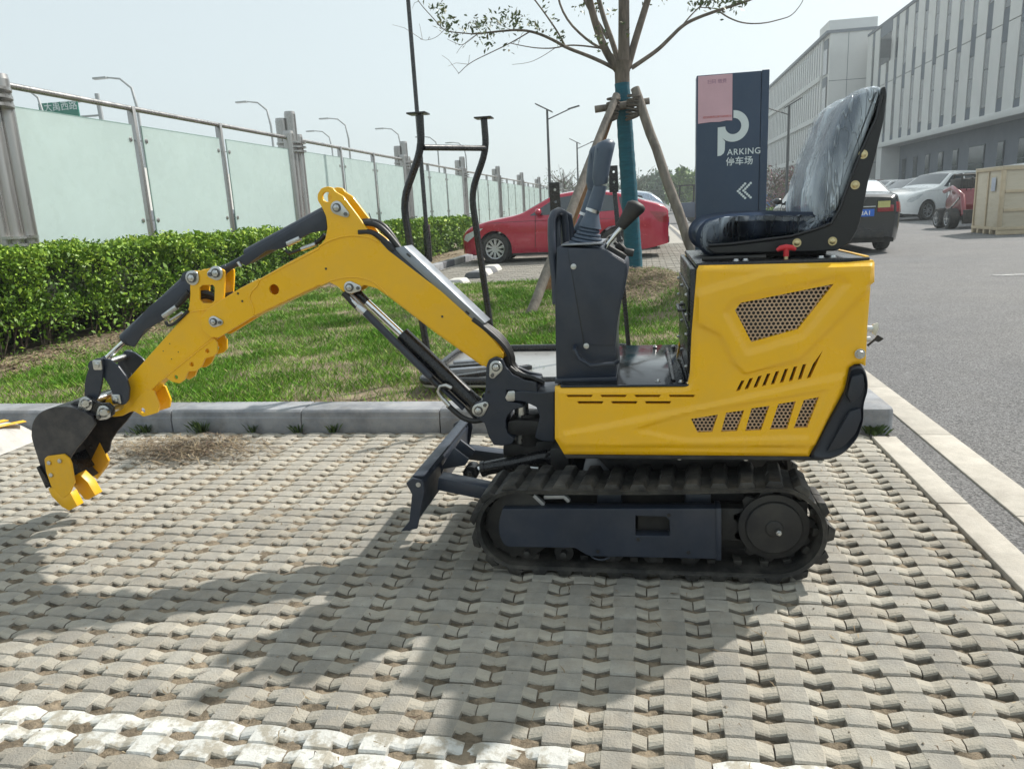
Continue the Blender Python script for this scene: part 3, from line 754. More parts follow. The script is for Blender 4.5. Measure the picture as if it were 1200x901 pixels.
def crease(sc, wdt, dist):
    nz = tn.nodes.new('ShaderNodeTexNoise'); nz.inputs['Scale'].default_value = sc; nz.inputs['Detail'].default_value = 3; nz.inputs['Distortion'].default_value = dist
    tn.links.new(mpv.outputs[0], nz.inputs['Vector'])
    s1 = tn.nodes.new('ShaderNodeMath'); s1.operation = 'SUBTRACT'; s1.inputs[1].default_value = .5; tn.links.new(nz.outputs['Fac'], s1.inputs[0])
    s2 = tn.nodes.new('ShaderNodeMath'); s2.operation = 'ABSOLUTE'; tn.links.new(s1.outputs[0], s2.inputs[0])
    s3 = tn.nodes.new('ShaderNodeMapRange'); s3.interpolation_type = 'SMOOTHSTEP'; s3.inputs[1].default_value = wdt; s3.inputs[2].default_value = 0; tn.links.new(s2.outputs[0], s3.inputs[0]); return nz, s3
nz, k1 = crease(4.5, .016, .15); _, k2 = crease(10, .016, .1); nb, _k = crease(3.2, .1, .3)
def mad(a, m_, c):
    q = tn.nodes.new('ShaderNodeMath'); q.operation = 'MULTIPLY_ADD'; q.inputs[1].default_value = m_
    tn.links.new(a, q.inputs[0])
    if isinstance(c, float): q.inputs[2].default_value = c
    else: tn.links.new(c, q.inputs[2])
    return q.outputs[0]
mr_ = tn.nodes.new('ShaderNodeMapRange'); mr_.inputs[1].default_value = .44; mr_.inputs[2].default_value = .62; mr_.inputs[3].default_value = .17; mr_.inputs[4].default_value = .72; tn.links.new(nb.outputs['Fac'], mr_.inputs[0])
fac = mad(k1.outputs[0], .42, mad(k2.outputs[0], .26, mr_.outputs[0]))  # white creases and streaks paint glints and sheen into the film's opacity
tn.links.new(fac, ms.inputs[0]); tn.links.new(trn.outputs[0], ms.inputs[1]); tn.links.new(pb.outputs[0], ms.inputs[2])
bpn = tn.nodes.new('ShaderNodeBump'); bpn.inputs['Strength'].default_value = 1.0; bpn.inputs['Distance'].default_value = .02; tn.links.new(fac, bpn.inputs['Height']); tn.links.new(bpn.outputs[0], pb.inputs['Normal'])
tn.links.new(ms.outputs[0], tn.nodes['Material Output'].inputs['Surface'])
cushion('plastic_wrap', seatc, FILM, .006, .0065, c1, seed=1); cushion('plastic_wrap', backc, FILM, .004, .0065, c2, seed=5)
BRASS = M('yellow_zinc', (.62, .52, .30), .35, .9, var=.1)
for p in ((742, 326), (712, 441), (493, 658), (627, 652)):
    q = z7([p])[0]; b = MB(); b.cyl((q[0], SEATY0 - .006, q[1]), (q[0], SEATY0 - .009, q[1]), .0125, n=18); b.ball((q[0], SEATY0 - .009, q[1]), (.009, .004, .009)); b.build('bolt', BRASS, seat_shell)
# red pull knob
RED = M('red_plastic', (.55, .02, .03), .35, var=.05)
q = at(921, 303, y=2.31); b = MB(); b.cyl((q.x, 2.31, zt + .004), (q.x, 2.31, zt + .030), .006, n=12); b.build('knob_stem', BRASS, EX)
b = MB(); b.tube([(q.x - .026, 2.31, zt + .032), (q.x - .016, 2.31, zt + .038), (q.x, 2.31, zt + .040), (q.x + .016, 2.31, zt + .038), (q.x + .026, 2.31, zt + .032)], [.005, .008, .009, .008, .005], 12); b.cyl((q.x, 2.31, zt + .014), (q.x, 2.31, zt + .036), .008, n=12); b.build('pull_knob', RED, EX)
for xx in (at(868, 0, y=2.3).x, at(880, 0, y=2.3).x, at(975, 0, y=2.3).x, at(990, 0, y=2.3).x): washer_bolt(deck, (xx, 2.30, zt + .006), .008, d=(0, 0, 1))
b = MB(); b.tube([(xa + .02, 2.36, zt + .012), (xa + .10, 2.33, zt + .014), (xa + .2, 2.34, zt + .012)], .007, 8); b.build('seat_bar', BLKM, deck)
# ---------------- control console
CNY = 2.33; CNF = 2.66
def z6(pts, Y=CNY): return pp(pts, Y, 2.815, 620, 160)
cons = [(92, 365), (130, 368), (245, 371), (322, 416), (325, 450), (312, 520), (300, 560), (290, 620), (284, 690), (288, 790), (90, 797), (86, 560)]
b = MB(); b.prism(rnd(z6(cons), [.003, 0, .01, .015, .01, 0, 0, 0, 0, .003, .003, 0]), CNY, CNF); console = b.build('control_console', NAVY, EX, bevel=.0035)
seam = z6([(127, 370), (131, 370), (185, 690), (181, 690)]); b = MB(); b.prism(seam, CNY - .0012, CNY + .002); b.build('panel_gap', BLKM, console)
sd_ = z6([(128, 372), (244, 374), (318, 418), (320, 448), (308, 516), (296, 560), (284, 640), (280, 688), (184, 688)]); b = MB(); b.prism(sd_, CNY - .004, CNY + .001); b.build('access_panel', NAVY, console, bevel=.0015)
for p in ((147, 429), (189, 690)): 
    q = z6([p])[0]; b = MB(); b.cyl((q[0], CNY - .003, q[1]), (q[0], CNY - .007, q[1]), .009, n=16); b.build('bolt', STEEL, console, bevel=.001)
q1 = z6([(150, 692)])[0]; q2 = z6([(168, 725)])[0]; q3 = z6([(205, 748)])[0]; q4 = z6([(292, 742)])[0]
b = MB(); b.tube([(q1[0], CNY - .004, q1[1]), (q1[0] + .003, CNY - .03, q1[1] - .006), (q2[0], CNY - .034, q2[1]), (q3[0], CNY - .034, q3[1]), (q4[0] - .01, CNY - .03, q4[1]), (q4[0], CNY - .004, q4[1])], .0065, 10); b.build('foot_rail', NAVY, console)
b = MB(); b.prism(z6([(86, 797), (290, 790), (290, 806), (86, 812)]), CNY - .012, CNF + .01); b.build('console_base', NAVY, console, bevel=.002)
# padded grab loop at the front of the console
def tubepts(name, pts, r, mat, parent, n=12): b = MB(); b.tube(pts, r, n); return b.build(name, mat, parent, angle=60)
Lp = [(84, 560), (78, 480), (66, 400), (60, 330), (58, 280), (64, 256), (78, 248), (92, 256), (98, 300), (100, 345), (102, 380)]
L3 = []
for i, p in enumerate(z6(Lp)): L3.append((p[0], CNY + .05 + .02 * min(i, 7), p[1]))
tubepts('grab_rail', L3, .013, NAVY, EX, 12)
L4 = [(p[0] + .012, p[1] + .055, p[2] - .01) for p in L3]; tubepts('grab_rail', L4, .012, NAVY, EX, 12)
b = MB(); b.grid([[L3[k] for k in range(1, 6)], [L4[k] for k in range(1, 6)]]); b.build('grab_pad', NAVY, EX, recalc=False)
# console top plate and joystick
tp = z6([(105, 363), (240, 368), (240, 360), (105, 356)]); b = MB(); b.bb((tp[0][0], CNY + .01, tp[0][1] + .001), (tp[1][0], CNF - .02, tp[0][1] + .006)); b.build('top_plate', SILVER, console, bevel=.001)
def bellows(parent, c, top, r0, r1, n, mat):
    b = MB(); c = Vector(c); top = Vector(top); rows = []; ax = top - c; u = ax.normalized(); x = u.orthogonal().normalized(); y = u.cross(x)
    pr = []
    for i in range(n):
        k = i / n; rr = r0 + (r1 - r0) * k * .75
        pr += [(k * .5, rr * .90), (k * .5 + .10 / n, rr * 1.03), (k * .5 + .36 / n, rr * 1.0), (k * .5 + .42 / n, rr * .86)]
    pr += [(.52, r0 * .66), (.72, r0 * .5), (1, r1)]
    for (t, rr) in pr: rows.append([c + ax * t + (x * math.cos(a) + y * math.sin(a)) * rr for a in [2 * math.pi * k / 28 for k in range(28)]])
    b.grid(rows, True); return b.build('bellows', mat, parent, angle=50)
def P6(x, y, Y): return at(x / 2.815 + 620, y / 2.815 + 160, y=Y)
def joystick(Y, dx, dy, nm):
    js = MB(); pts = [P6(213 + dx, 240 + dy, Y), P6(228 + dx, 190 + dy, Y), P6(236 + dx, 160 + dy, Y)]; js.tube(pts, [.024, .022, .020], 16); st = js.build(nm, GREYPL, EX, angle=60)
    bellows(st, P6(189 + dx, 362 + dy, Y), P6(211 + dx, 242 + dy, Y), .056, .018, 5, GREYPL)
    b = MB(); b.cyl(P6(208 + dx, 250 + dy, Y), P6(212 + dx, 240 + dy, Y), .023, n=16); b.build('clamp_ring', STEEL, st)
    gp_ = [(237, 160, .0175), (236, 130, .022), (241, 90, .0235), (247, 55, .025), (251, 30, .026), (250, 18, .021), (249, 13, .010)]
    b = MB(); rows = []
    for (a, c, r) in gp_:
        o = P6(a + dx, c + dy, Y); rows.append([o + Vector((math.cos(t) * r * 1.2, math.sin(t) * r * 1.4, math.sin(t * 1) * .0 + (.004 * math.cos(t)))) for t in [2 * math.pi * k / 24 for k in range(24)]])
    b.grid(rows, True); b.f += [tuple(range(23, -1, -1)), tuple(6 * 24 + k for k in range(24))]; b.mi += [0, 0]; b.build('grip', GREYPL, st, angle=70)
    b = MB(); b.tube([P6(a + dx + 3, c + dy, Y - .024 - .003) for a, c in ((232, 150), (226, 90), (222, 40))], .002, 6); b.build('grip_seam', GREYPL, st)
joystick(2.44, 0, 0, 'joystick')
joystick(2.60, -22, 14, 'joystick')
# black blade lever with chrome shafts
b = MB(); K = [(300, 300, .016), (322, 272, .021), (340, 248, .026), (352, 232, .030), (362, 224, .024), (368, 220, .010)]
rows = []
for (a, c, r) in K:
    o = P6(a, c, 2.40); u = Vector((.55, 0, .8)).normalized(); x = Vector((0, 1, 0)); y = u.cross(x)
    rows.append([o + (x * math.cos(t) + y * math.sin(t)) * r for t in [2 * math.pi * k / 20 for k in range(20)]])
b.grid(rows, True); b.f += [tuple(range(19, -1, -1)), tuple(5 * 20 + k for k in range(20))]; b.mi += [0, 0]; kn = b.build('lever_knob', BLKM, EX, angle=70)
b = MB(); b.tube([P6(310, 296, 2.40), P6(285, 325, 2.40), P6(262, 352, 2.40), P6(256, 372, 2.40)], .0065, 10); b.build('lever_shaft', CHROME, EX)
b = MB(); b.tube([P6(302, 300, 2.44), P6(275, 330, 2.44), P6(255, 360, 2.44), P6(252, 372, 2.44)], .0055, 10); b.build('lever_shaft', CHROME, EX)
b = MB(); b.bar(P6(258, 366, 2.42), P6(318, 400, 2.42), .06, .02); b.cyl(P6(315, 380, 2.42), P6(345, 385, 2.42), .012); b.cyl(P6(300, 360, 2.46), P6(322, 384, 2.46), .010); b.bar(P6(290, 355, 2.45), P6(305, 372, 2.45), .02, .02); b.cyl(P6(280, 350, 2.5), P6(340, 388, 2.5), .006); b.build('lever_bracket', BLKM, EX, bevel=.002)
# ---------------- undercarriage
TY0, TY1 = 2.20, 2.385
def zt1(pts, Y=TY0): return pp(pts, Y, 2.553, 530, 500)
cL = (-.408, .157); cR = (.383, .167); RL, RR = .139, .149
def stadium(rl, rr, n=64):
    """closed path round idler and sprocket, evenly spaced: (point, outward normal)"""
    pts = []
    for i in range(41): a = math.pi / 2 + math.pi * i / 40; pts.append(Vector((cL[0] + rl * math.cos(a), cL[1] + rl * math.sin(a))))
    for i in range(1, 14):
        t = i / 14; pts.append(Vector((cL[0], cL[1] - rl)).lerp(Vector((cR[0], cR[1] - rr)), t))
    for i in range(41): a = -math.pi / 2 + math.pi * i / 40; pts.append(Vector((cR[0] + rr * math.cos(a), cR[1] + rr * math.sin(a))))
    for i in range(1, 14):
        t = i / 14; p = Vector((cR[0], cR[1] + rr)).lerp(Vector((cL[0], cL[1] + rl)), t); p.y -= .006 * math.sin(t * math.pi); pts.append(p)
    L = [0]
    for i in range(len(pts)): L.append(L[-1] + (pts[(i + 1) % len(pts)] - pts[i]).length)
    def pos(d):
        d %= L[-1]
        import bisect
        i = min(bisect.bisect_right(L, d) - 1, len(pts) - 1); f = (d - L[i]) / max(L[i + 1] - L[i], 1e-9)
        return pts[i].lerp(pts[(i + 1) % len(pts)], f)
    out = []
    for k in range(n):
        d = L[-1] * k / n; p = pos(d); tg = (pos(d + .012) - pos(d - .012)).normalized(); out.append((p, Vector((tg.y, -tg.x)), tg))
    return out
def lug_mesh():
    b = MB(); h = .017; w2 = (TY1 - TY0) / 2
    def half(y0, y1, s):
        vs = []
        for (y, k) in ((y0, 1), (y1, 1)):
            sk = .012 * (1 if abs(y) < .01 else 0) * s
            vs += [(-.028 + sk, y, -.004), (.028 + sk, y, -.004), (.017 + sk, y, h), (-.017 + sk, y, h)]
        b.add(vs, [(0, 1, 2, 3), (7, 6, 5, 4), (0, 4, 5, 1), (1, 5, 6, 2), (2, 6, 7, 3), (3, 7, 4, 0)])
    half(-w2, .004, 1); 
    me0 = len(b.v)
    half(-.004, w2, -1)
    for i in range(me0, len(b.v)): b.v[i] = (b.v[i][0] + .02, b.v[i][1], b.v[i][2])
    me = b.mesh('tread_lug', bevel=.003, segs=2); me.materials.append(RUB); return me
LUG = lug_mesh()
def inner_lug_mesh():
    b = MB(); b.box((0, 0, -.014), (.026, .05, .022), taper=.8); me = b.mesh('guide_lug', bevel=.002); me.materials.append(RUB); return me
ILUG = inner_lug_mesh()
def make_track(y0, y1):
    G_ = stadium(RL - .03, RR - .03, 60); b = MB(); b.prism([(p.x, p.y) for p, _n, _t in G_], (y0 + y1) / 2 + .052, (y0 + y1) / 2 + .060); b.build('gap_backing', BLKM, EX)  # added dark plate, closes the see-through gaps so they look dark
    P = stadium(RL, RR, 144); b = MB(); rows = []
    for (p, nr, tg) in P:
        i = p - nr * .016
        e = .004
        rows.append([(i.x, y0, i.y), (p.x - nr.x * .012, y0, p.y - nr.y * .012), (p.x - nr.x * .003, y0 - .002, p.y - nr.y * .003), (p.x, y0 + e, p.y), (p.x, y1 - e, p.y), (p.x - nr.x * .003, y1 + .002, p.y - nr.y * .003), (i.x, y1, i.y)])
    rows.append(rows[0]); b.grid(rows, True); tr = b.build('rubber_track', RUB, EX, angle=50)
    ym = (y0 + y1) / 2
    for k, (p, nr, tg) in enumerate(stadium(RL, RR, 31)):
        X = Vector((tg.x, 0, tg.y)); Z = Vector((nr.x, 0, nr.y)); Yv = Z.cross(X)
        Mx = Matrix((X, Yv, Z)).transposed().to_4x4(); Mx.translation = (p.x, ym, p.y)
        o = bpy.data.objects.new('tread_lug', LUG); COL.objects.link(o); o.parent = tr; o.matrix_local = Mx
        o = bpy.data.objects.new('guide_lug', ILUG); COL.objects.link(o); o.parent = tr; Mi = Mx.copy(); Mi.translation = Vector((p.x, ym - .02, p.y)) - Z * .008; o.matrix_local = Mi
    return tr
make_track(TY0, TY1); make_track(2.775, 2.96)
def undercar(y0, y1, near):
    s = 1 if near else -1
    yo = y0 + .012 if near else y1 - .012
    A = zt1([(148, 250), (800, 250), (806, 256), (806, 401), (408, 392), (365, 367), (155, 364), (138, 330), (136, 290)])
    H = [rnd(zt1([(548, 271), (640, 274), (651, 286), (651, 332), (548, 331)]), .004)]
    fr = plate('track_frame', rnd(A, [.002, .002, .002, .004, .01, .01, .02, .03, .03]), yo, yo + s * .05, NAVY, EX, holes=H, bev=.002)
    b = MB(); b.prism(zt1([(555, 262), (660, 262), (660, 340), (555, 340)]), yo + s * .052, yo + s * .06); b.build('frame_back', BLKM, fr)
    b = MB(); q = zt1([(790, 247), (806, 247), (806, 403), (790, 403)]); b.prism(q, yo - s * .004, yo + s * .06); b.build('end_rib', NAVY, fr, bevel=.002)
    for p in ((556, 341), (707, 380), (648, 268), (435, 377)):
        q = zt1([p])[0]; b = MB(); b.cyl((q[0], yo + s * .001, q[1]), (q[0], yo - s * .004, q[1]), .006, n=8); b.build('bolt', BLKM, fr)
    # tow ring below the frame
    c = zt1([(442, 385)])[0]; b = MB(); b.tube([(c[0] + .034 * math.cos(a), yo + s * .012, c[1] - .002 + .024 * math.sin(a)) for a in [math.pi + math.pi * k / 12 for k in range(13)]], .0035, 8); b.build('tow_ring', NAVY, fr)
    # idler, tensioner, rollers, sprocket, motor
    ym = (y0 + y1) / 2
    b = MB(); b.cyl((cL[0], ym - .05, cL[1]), (cL[0], ym - .02, cL[1]), .112, n=32); b.cyl((cL[0], ym - .02, cL[1]), (cL[0], ym + .05, cL[1]), .085, n=32); b.build('idler_wheel', BLKM, EX, bevel=.003)
    LT = M('light_cast_metal', (.45, .46, .47), .45, .5, var=.15) if near else STEEL
    if near:
        b = MB()
        for (p, q) in (((245, 203), (275, 232)), ((275, 208), (338, 207)), ((262, 242), (350, 243)), ((336, 207), (350, 222))):
            a_, c_ = zt1([p, q], y0 + .05); b.bar((a_[0], y0 + .05, a_[1]), (c_[0], y0 + .05, c_[1]), .012, .02, (0, 1, 0))
        b.build('tensioner_yoke', LT, EX, bevel=.002)
    for px_ in (220, 330, 480, 600, 715):
        q = zt1([(px_, 400)])[0]; b = MB(); b.cyl((q[0], ym - .045, .062), (q[0], ym + .045, .062), .032, n=20); b.cyl((q[0], y0 + .02, .062), (q[0], ym, .062), .012, n=12); b.build('track_roller', BLKM, EX, bevel=.003)
    b = MB(); nt_ = 11; pts = []
    for k in range(nt_ * 4):
        a = 2 * math.pi * k / (nt_ * 4); rr = (.124, .124, .104, .104)[k % 4]; pts.append((cR[0] + rr * math.cos(a), cR[1] + rr * math.sin(a)))
    b.prism(pts, ym - .03, ym - .012); sp = b.build('drive_sprocket', BLKM, EX, bevel=.003)
    yy = y0 + .035 if near else y1 - .035
    b = MB(); b.cyl((cR[0], yy, cR[1]), (cR[0], ym + s * .02, cR[1]), .084, .088, n=40); b.cyl((cR[0], yy - s * .006, cR[1]), (cR[0], yy + s * .01, cR[1]), .026, .03, n=24); b.build('track_motor', BLKM, sp, bevel=.005, segs=3)
    b = MB(); b.cyl((cR[0] + .01, yy - s * .006, cR[1] - .005), (cR[0] + .01, yy - s * .022, cR[1] - .005), .009, n=6); b.cyl((cR[0] + .01, yy - s * .022, cR[1] - .005), (cR[0] + .01, yy - s * .030, cR[1] - .005), .0055, n=10); b.build('axle_bolt', STEEL, sp, bevel=.001)
    b = MB(); b.cyl((cR[0], yy + s * .012, cR[1]), (cR[0], yy + s * .02, cR[1]), .106, n=40); b.build('motor_flange', BLKM, sp, bevel=.003)
    b = MB(); b.bb((zt1([(806, 0)])[0][0], ym - .03, .11), (cR[0] - .03, ym + .03, .22)); b.build('motor_mount', BLKM, EX, bevel=.006)
undercar(TY0, TY1, True); undercar(2.775, 2.96, False)
b = MB(); b.bb((-.22, 2.37, .16), (.24, 2.79, .262)); b.bb((-.16, 2.30, .19), (-.08, 2.86, .25)); b.bb((.12, 2.30, .19), (.2, 2.86, .25)); b.build('centre_frame', NAVY, EX, bevel=.006)
b = MB()
for k in range(3): b.tube([(.1 + .05 * k, 2.50, .38), (.14 + .05 * k, 2.42, .33), (.24 + .03 * k, 2.40, .28), (.33, 2.40, .20)], .009, 8)
b.build('drive_hose', HOSE, EX)
# ---------------- dozer blade
def z5(pts, Y): return pp(pts, Y, 3.754, 440, 400)
def Z5(x, y, Y): return at(x / 3.754 + 440, y / 3.754 + 400, y=Y)
BY0, BY1 = 2.22, 2.93
endp = [(135, 622), (165, 600), (208, 608), (217, 655), (205, 720), (185, 822), (112, 834), (150, 790), (162, 670)]
plate('blade_end', rnd(z5(endp, BY0), .004), BY0 - .004, BY0 + .006, NAVY, EX, bev=.002)
E0 = z5(endp, BY0)
dxe = z5([(355, 335)], BY1)[0][0] - E0[1][0]; dze = z5([(355, 335)], BY1)[0][1] - E0[1][1]
b = MB()
face = [(E0[0][0], E0[0][1]), (E0[1][0], E0[1][1]), (E0[8][0] + .028, E0[8][1] + .02), (E0[8][0] + .022, E0[8][1] - .02), (E0[7][0] + .034, E0[7][1] + .01), (E0[6][0] + .03, E0[6][1] - .002), (E0[6][0], E0[6][1]), (E0[7][0], E0[7][1]), (E0[8][0], E0[8][1])]
b.loft([(p[0], BY0 + .006, p[1]) for p in face], [(p[0], BY1, p[1]) for p in face]); bl = b.build('dozer_blade', NAVY, EX, bevel=.003)
plate('blade_end', rnd(E0, .004), BY1 + .001, BY1 + .011, NAVY, EX, bev=.002)
b = MB(); b.cyl(Z5(190, 628, BY0) + Vector((0, -.006, 0)), Z5(190, 628, BY0) + Vector((0, 0, 0)), .008, n=14); b.build('bolt', STEEL, bl)
# top flange, stiffener, bracket plates
b = MB(); b.bb((E0[1][0] - .004, BY0 + .01, E0[1][1] - .002), (E0[1][0] + .035, BY1 - .01, E0[1][1] + .005)); b.build('top_flange', NAVY, bl, bevel=.002)
q = z5([(375, 345), (400, 350), (405, 380), (385, 460), (345, 390), (345, 360)], BY1 - .02); b = MB(); b.prism(rnd(q, .006), BY1 - .03, BY1 - .02); b.build('lifting_ear', NAVY, bl, bevel=.002)
for p in ((382, 352), (372, 432)): b = MB(); o = Z5(p[0], p[1], BY1 - .03); b.cyl(o, o + Vector((0, -.006, 0)), .010, n=12); b.build('bolt', SILVER, bl)
YB = 2.60
def P5(x, y, Y=YB): return Z5(x, y, Y)
b = MB(); b.prism(rnd(z5([(300, 560), (395, 545), (410, 520), (345, 470), (260, 600), (215, 665), (290, 585)], 2.50), .003), 2.50, 2.512); b.build('cylinder_bracket', NAVY, bl, bevel=.002)
b = MB(); b.prism(rnd(z5([(300, 560), (395, 545), (410, 520), (345, 470), (260, 600), (215, 665), (290, 585)], 2.50), .003), 2.60, 2.612); b.build('cylinder_bracket', NAVY, bl, bevel=.002)
for (Yp, a_, c_) in ((2.33, (285, 612), (520, 660)), (2.86, (350, 478), (560, 505))):
    p0, p1 = Z5(*a_, Yp), Z5(*c_, Yp); p1 = p0 + (p1 - p0) * 1.5
    b = MB(); b.bar(p0, p1, .045, .065, (0, 1, 0)); b.build('blade_arm', NAVY, EX, bevel=.003)
c0, c1_ = Z5(425, 570, 2.555), Z5(785, 500, 2.555); u = (c1_ - c0)
b = MB(); b.tube([c0, c0 + u * .13], .013, 12); b.build('blade_rod', CHROME, EX)
b = MB(); b.tube([c0 + u * .12, c0 + u * .93], .026, 20); b.tube([c0 + u * .12, c0 + u * .17], .029, 20); b.build('blade_cylinder', BLK, EX, angle=50)
for c_ in (c0, c1_):
    b = MB(); b.cyl(c_ + Vector((0, -.055, 0)), c_ + Vector((0, .055, 0)), .012, n=14); b.cyl(c_ + Vector((0, -.03, 0)), c_ + Vector((0, .03, 0)), .028, n=20); b.cyl(c_ + Vector((0, -.062, 0)), c_ + Vector((0, -.055, 0)), .020, n=18); b.build('pivot_pin', BLK, EX, bevel=.002)
b = MB(); b.cyl(Z5(645, 553, 2.45), Z5(716, 560, 2.45), .006, .007, n=10); b.ball(Z5(650, 553, 2.45), .010); b.build('grease_fitting', STEEL, EX)
b = MB(); b.bb((Z5(770, 0, 2.6).x, 2.48, .24), (Z5(850, 0, 2.6).x, 2.68, .34)); b.build('cylinder_mount', BLKM, EX, bevel=.005)
# ---------------- swing bracket and body-side pivot
SB = [(487, 110), (498, 82), (528, 68), (558, 78), (572, 112), (600, 148), (655, 172), (708, 182), (713, 200), (711, 226), (575, 214), (575, 264), (640, 274), (652, 290), (610, 300), (582, 326), (573, 350), (574, 382), (584, 408), (612, 428), (600, 452), (555, 460), (520, 456), (498, 420), (480, 362), (440, 332), (426, 300), (436, 272), (470, 262), (484, 212)]
for (a_, c_) in ((2.505, 2.522), (2.64, 2.657)):
    plate('swing_bracket', rnd(z5(SB, 2.505), .004, 2), a_, c_, NAVY, EX, bev=.003)
swb = plate('swing_bracket', rnd(z5([(520, 215), (575, 214), (575, 264), (640, 274), (652, 290), (610, 300), (582, 326), (573, 350), (574, 382), (584, 408), (612, 428), (600, 452), (555, 460), (520, 456)], 2.505), .003, 2), 2.5225, 2.6395, NAVY, EX, bev=.003)
b = MB(); b.prism(z5([(600, 178), (712, 186), (711, 226), (590, 214)], 2.505), 2.5225, 2.6395); b.build('upper_lug', NAVY, EX, bevel=.004)
BB = [(612, 222), (640, 217), (725, 224), (788, 220), (788, 442), (735, 440), (700, 425), (712, 380), (722, 330), (708, 290), (660, 268), (612, 262)]
plate('pivot_bracket', rnd(z5(BB, 2.50), .004, 2), 2.50, 2.66, NAVY, EX, bev=.004)
b = MB(); b.prism(rnd(z5([(582, 352), (620, 346), (720, 352), (720, 412), (620, 414), (582, 402)], 2.52), .008), 2.52, 2.64); b.build('pivot_bracket', BLKM, EX, bevel=.004)
pv = Z5(640, 240, 2.58); b = MB(); b.cyl((pv.x, 2.58, Z5(0, 182, 2.58).z), (pv.x, 2.58, Z5(0, 440, 2.58).z), .026, n=24); b.build('kingpost_pin', STEEL, EX, bevel=.002)
b = MB(); b.prism(rnd(z5([(585, 218), (612, 215), (622, 235), (612, 262), (580, 262), (572, 245)], 2.51), .004), 2.504, 2.512); b.build('pin_plate', STEEL, EX, bevel=.0015)
b = MB(); b.cyl((pv.x + .02, 2.60, .32), (pv.x + .02, 2.60, .44), .05, n=24); b.build('swivel_hub', BLKM, EX, bevel=.004)
b = MB(); b.prism(z5([(560, 455), (800, 432), (800, 500), (560, 505)], 2.56), 2.56, 2.9); b.build('front_beam', BLKM, EX, bevel=.01)
def teardrop(c, tip, r, Y, parent, name='pin_plate', th=.006):
    """zinc keeper plate with the pin head and a small lock bolt"""
    c = Vector(c); tip = Vector(tip); d = tip - c; L = d.length; a0 = math.atan2(d.y, d.x); r2 = r * .5; pts = []
    be = math.acos(max(-1, min(1, (r - r2) / L)))
    for k in range(15): a = a0 + be + (2 * math.pi - 2 * be) * k / 14; pts.append((c.x + r * math.cos(a), c.y + r * math.sin(a)))
    for k in range(7): a = a0 - be + 2 * be * k / 6; pts.append((tip.x + r2 * math.cos(a), tip.y + r2 * math.sin(a)))
    b = MB(); b.prism(pts, Y, Y - th); o = b.build(name, STEEL, parent, bevel=.001)
    b = MB(); b.cyl((c.x, Y - th - .0002, c.y), (c.x, Y - th - .003, c.y), r * .66, n=24); b.cyl((tip.x, Y - th - .0002, tip.y), (tip.x, Y - th - .006, tip.y), r2 * .6, n=6); b.build('washer', STEELD, o)
    b = MB(); b.cyl((c.x, Y - th - .003, c.y), (c.x, Y - th - .008, c.y), r * .50, n=6); b.cyl((c.x, Y - th - .008, c.y), (c.x, Y - th - .011, c.y), r * .2, n=12); b.build('pin_nut', STEEL, o, bevel=.0008); return o
q = z5([(532, 112), (516, 148)], 2.505); teardrop(q[0], q[1], .023, 2.505, swb)
q = z5([(455, 302), (484, 278)], 2.505); teardrop(q[0], q[1], .024, 2.505, swb)
b = MB(); o = Z5(498, 222, 2.505); b.cyl(o, o + Vector((0, -.002, 0)), .005, n=12); b.build('hole', BLKM, swb)
# ---------------- boom
def z4(x, y): return (x / 3.218 + 380, y / 3.218 + 200)
def zz6(x, y): return (x / 5 + 200, y / 5 + 200)
BN, BFAR = 2.53, 2.63
boom_px = [z4(675, 692), z4(640, 640), z4(590, 590), z4(440, 455), z4(240, 300), z4(205, 262), (434, 274), (420, 254), (402, 230), (394, 225.5), (389.5, 220), (383, 218.6), (376, 221), (371.8, 228), (372, 235), (377, 243), (382, 254), (383.5, 267), (381, 280), (374, 288.5), (340, 306.5), (304, 327), (300, 328), (281, 338), (268, 346), (258, 352), (243, 362), (235, 372), (236, 386), (246, 395), (256, 396), (298, 370), (340, 350), (374, 334), (384, 330), (396, 336), (403, 343), (412, 345), (420, 340), (426, 334), (441, 338), z4(240, 470), z4(420, 608), z4(610, 742), z4(640, 738), z4(672, 715)]
BO = pp(boom_px, BN)
hole1 = circ(pp([(383, 231)], BN)[0], .0165, 20); hole2 = circ(pp([(321, 339.5)], BN)[0], .0185, 20)
boom = plate('boom', rnd(BO, .006, 2), BN, BN + .012, Y_, EX, holes=[hole1, hole2], bev=.0025)
plate('boom_plate', rnd(BO, .006, 2), BFAR - .012, BFAR, Y_, boom, holes=[hole1, hole2], bev=.0025)
def webs(pts, name, w0=BN + .012, w1=BFAR - .012, th=.008, mat=Y_, parent=boom):
    b = MB(); P = pp(pts, BN)
    for i in range(len(P) - 1):
        a, c = Vector(P[i]), Vector(P[i + 1]); n = Vector((-(c - a).y, (c - a).x)).normalized() * th
        b.prism([tuple(a), tuple(c), tuple(c + n), tuple(a + n)], w0 + .0005, w1 - .0005)
    return b.build(name, mat, parent)
webs([(672 / 3.218 + 380 - 1.5, 694 / 3.218 + 200 + 1)] + [z4(588, 594), z4(438, 459), z4(238, 305), z4(203, 270), (437, 285), (425, 276)], 'boom_web')
webs([(374, 292), (340, 309), (304, 329.5), (283, 341)], 'boom_web')
webs([(292, 371), (340, 348), (374, 332), (384, 328)], 'boom_web', th=-.008)
webs([(426, 332), (441, 336), z4(240, 468), z4(420, 606), z4(600, 734)], 'boom_web', th=-.008)
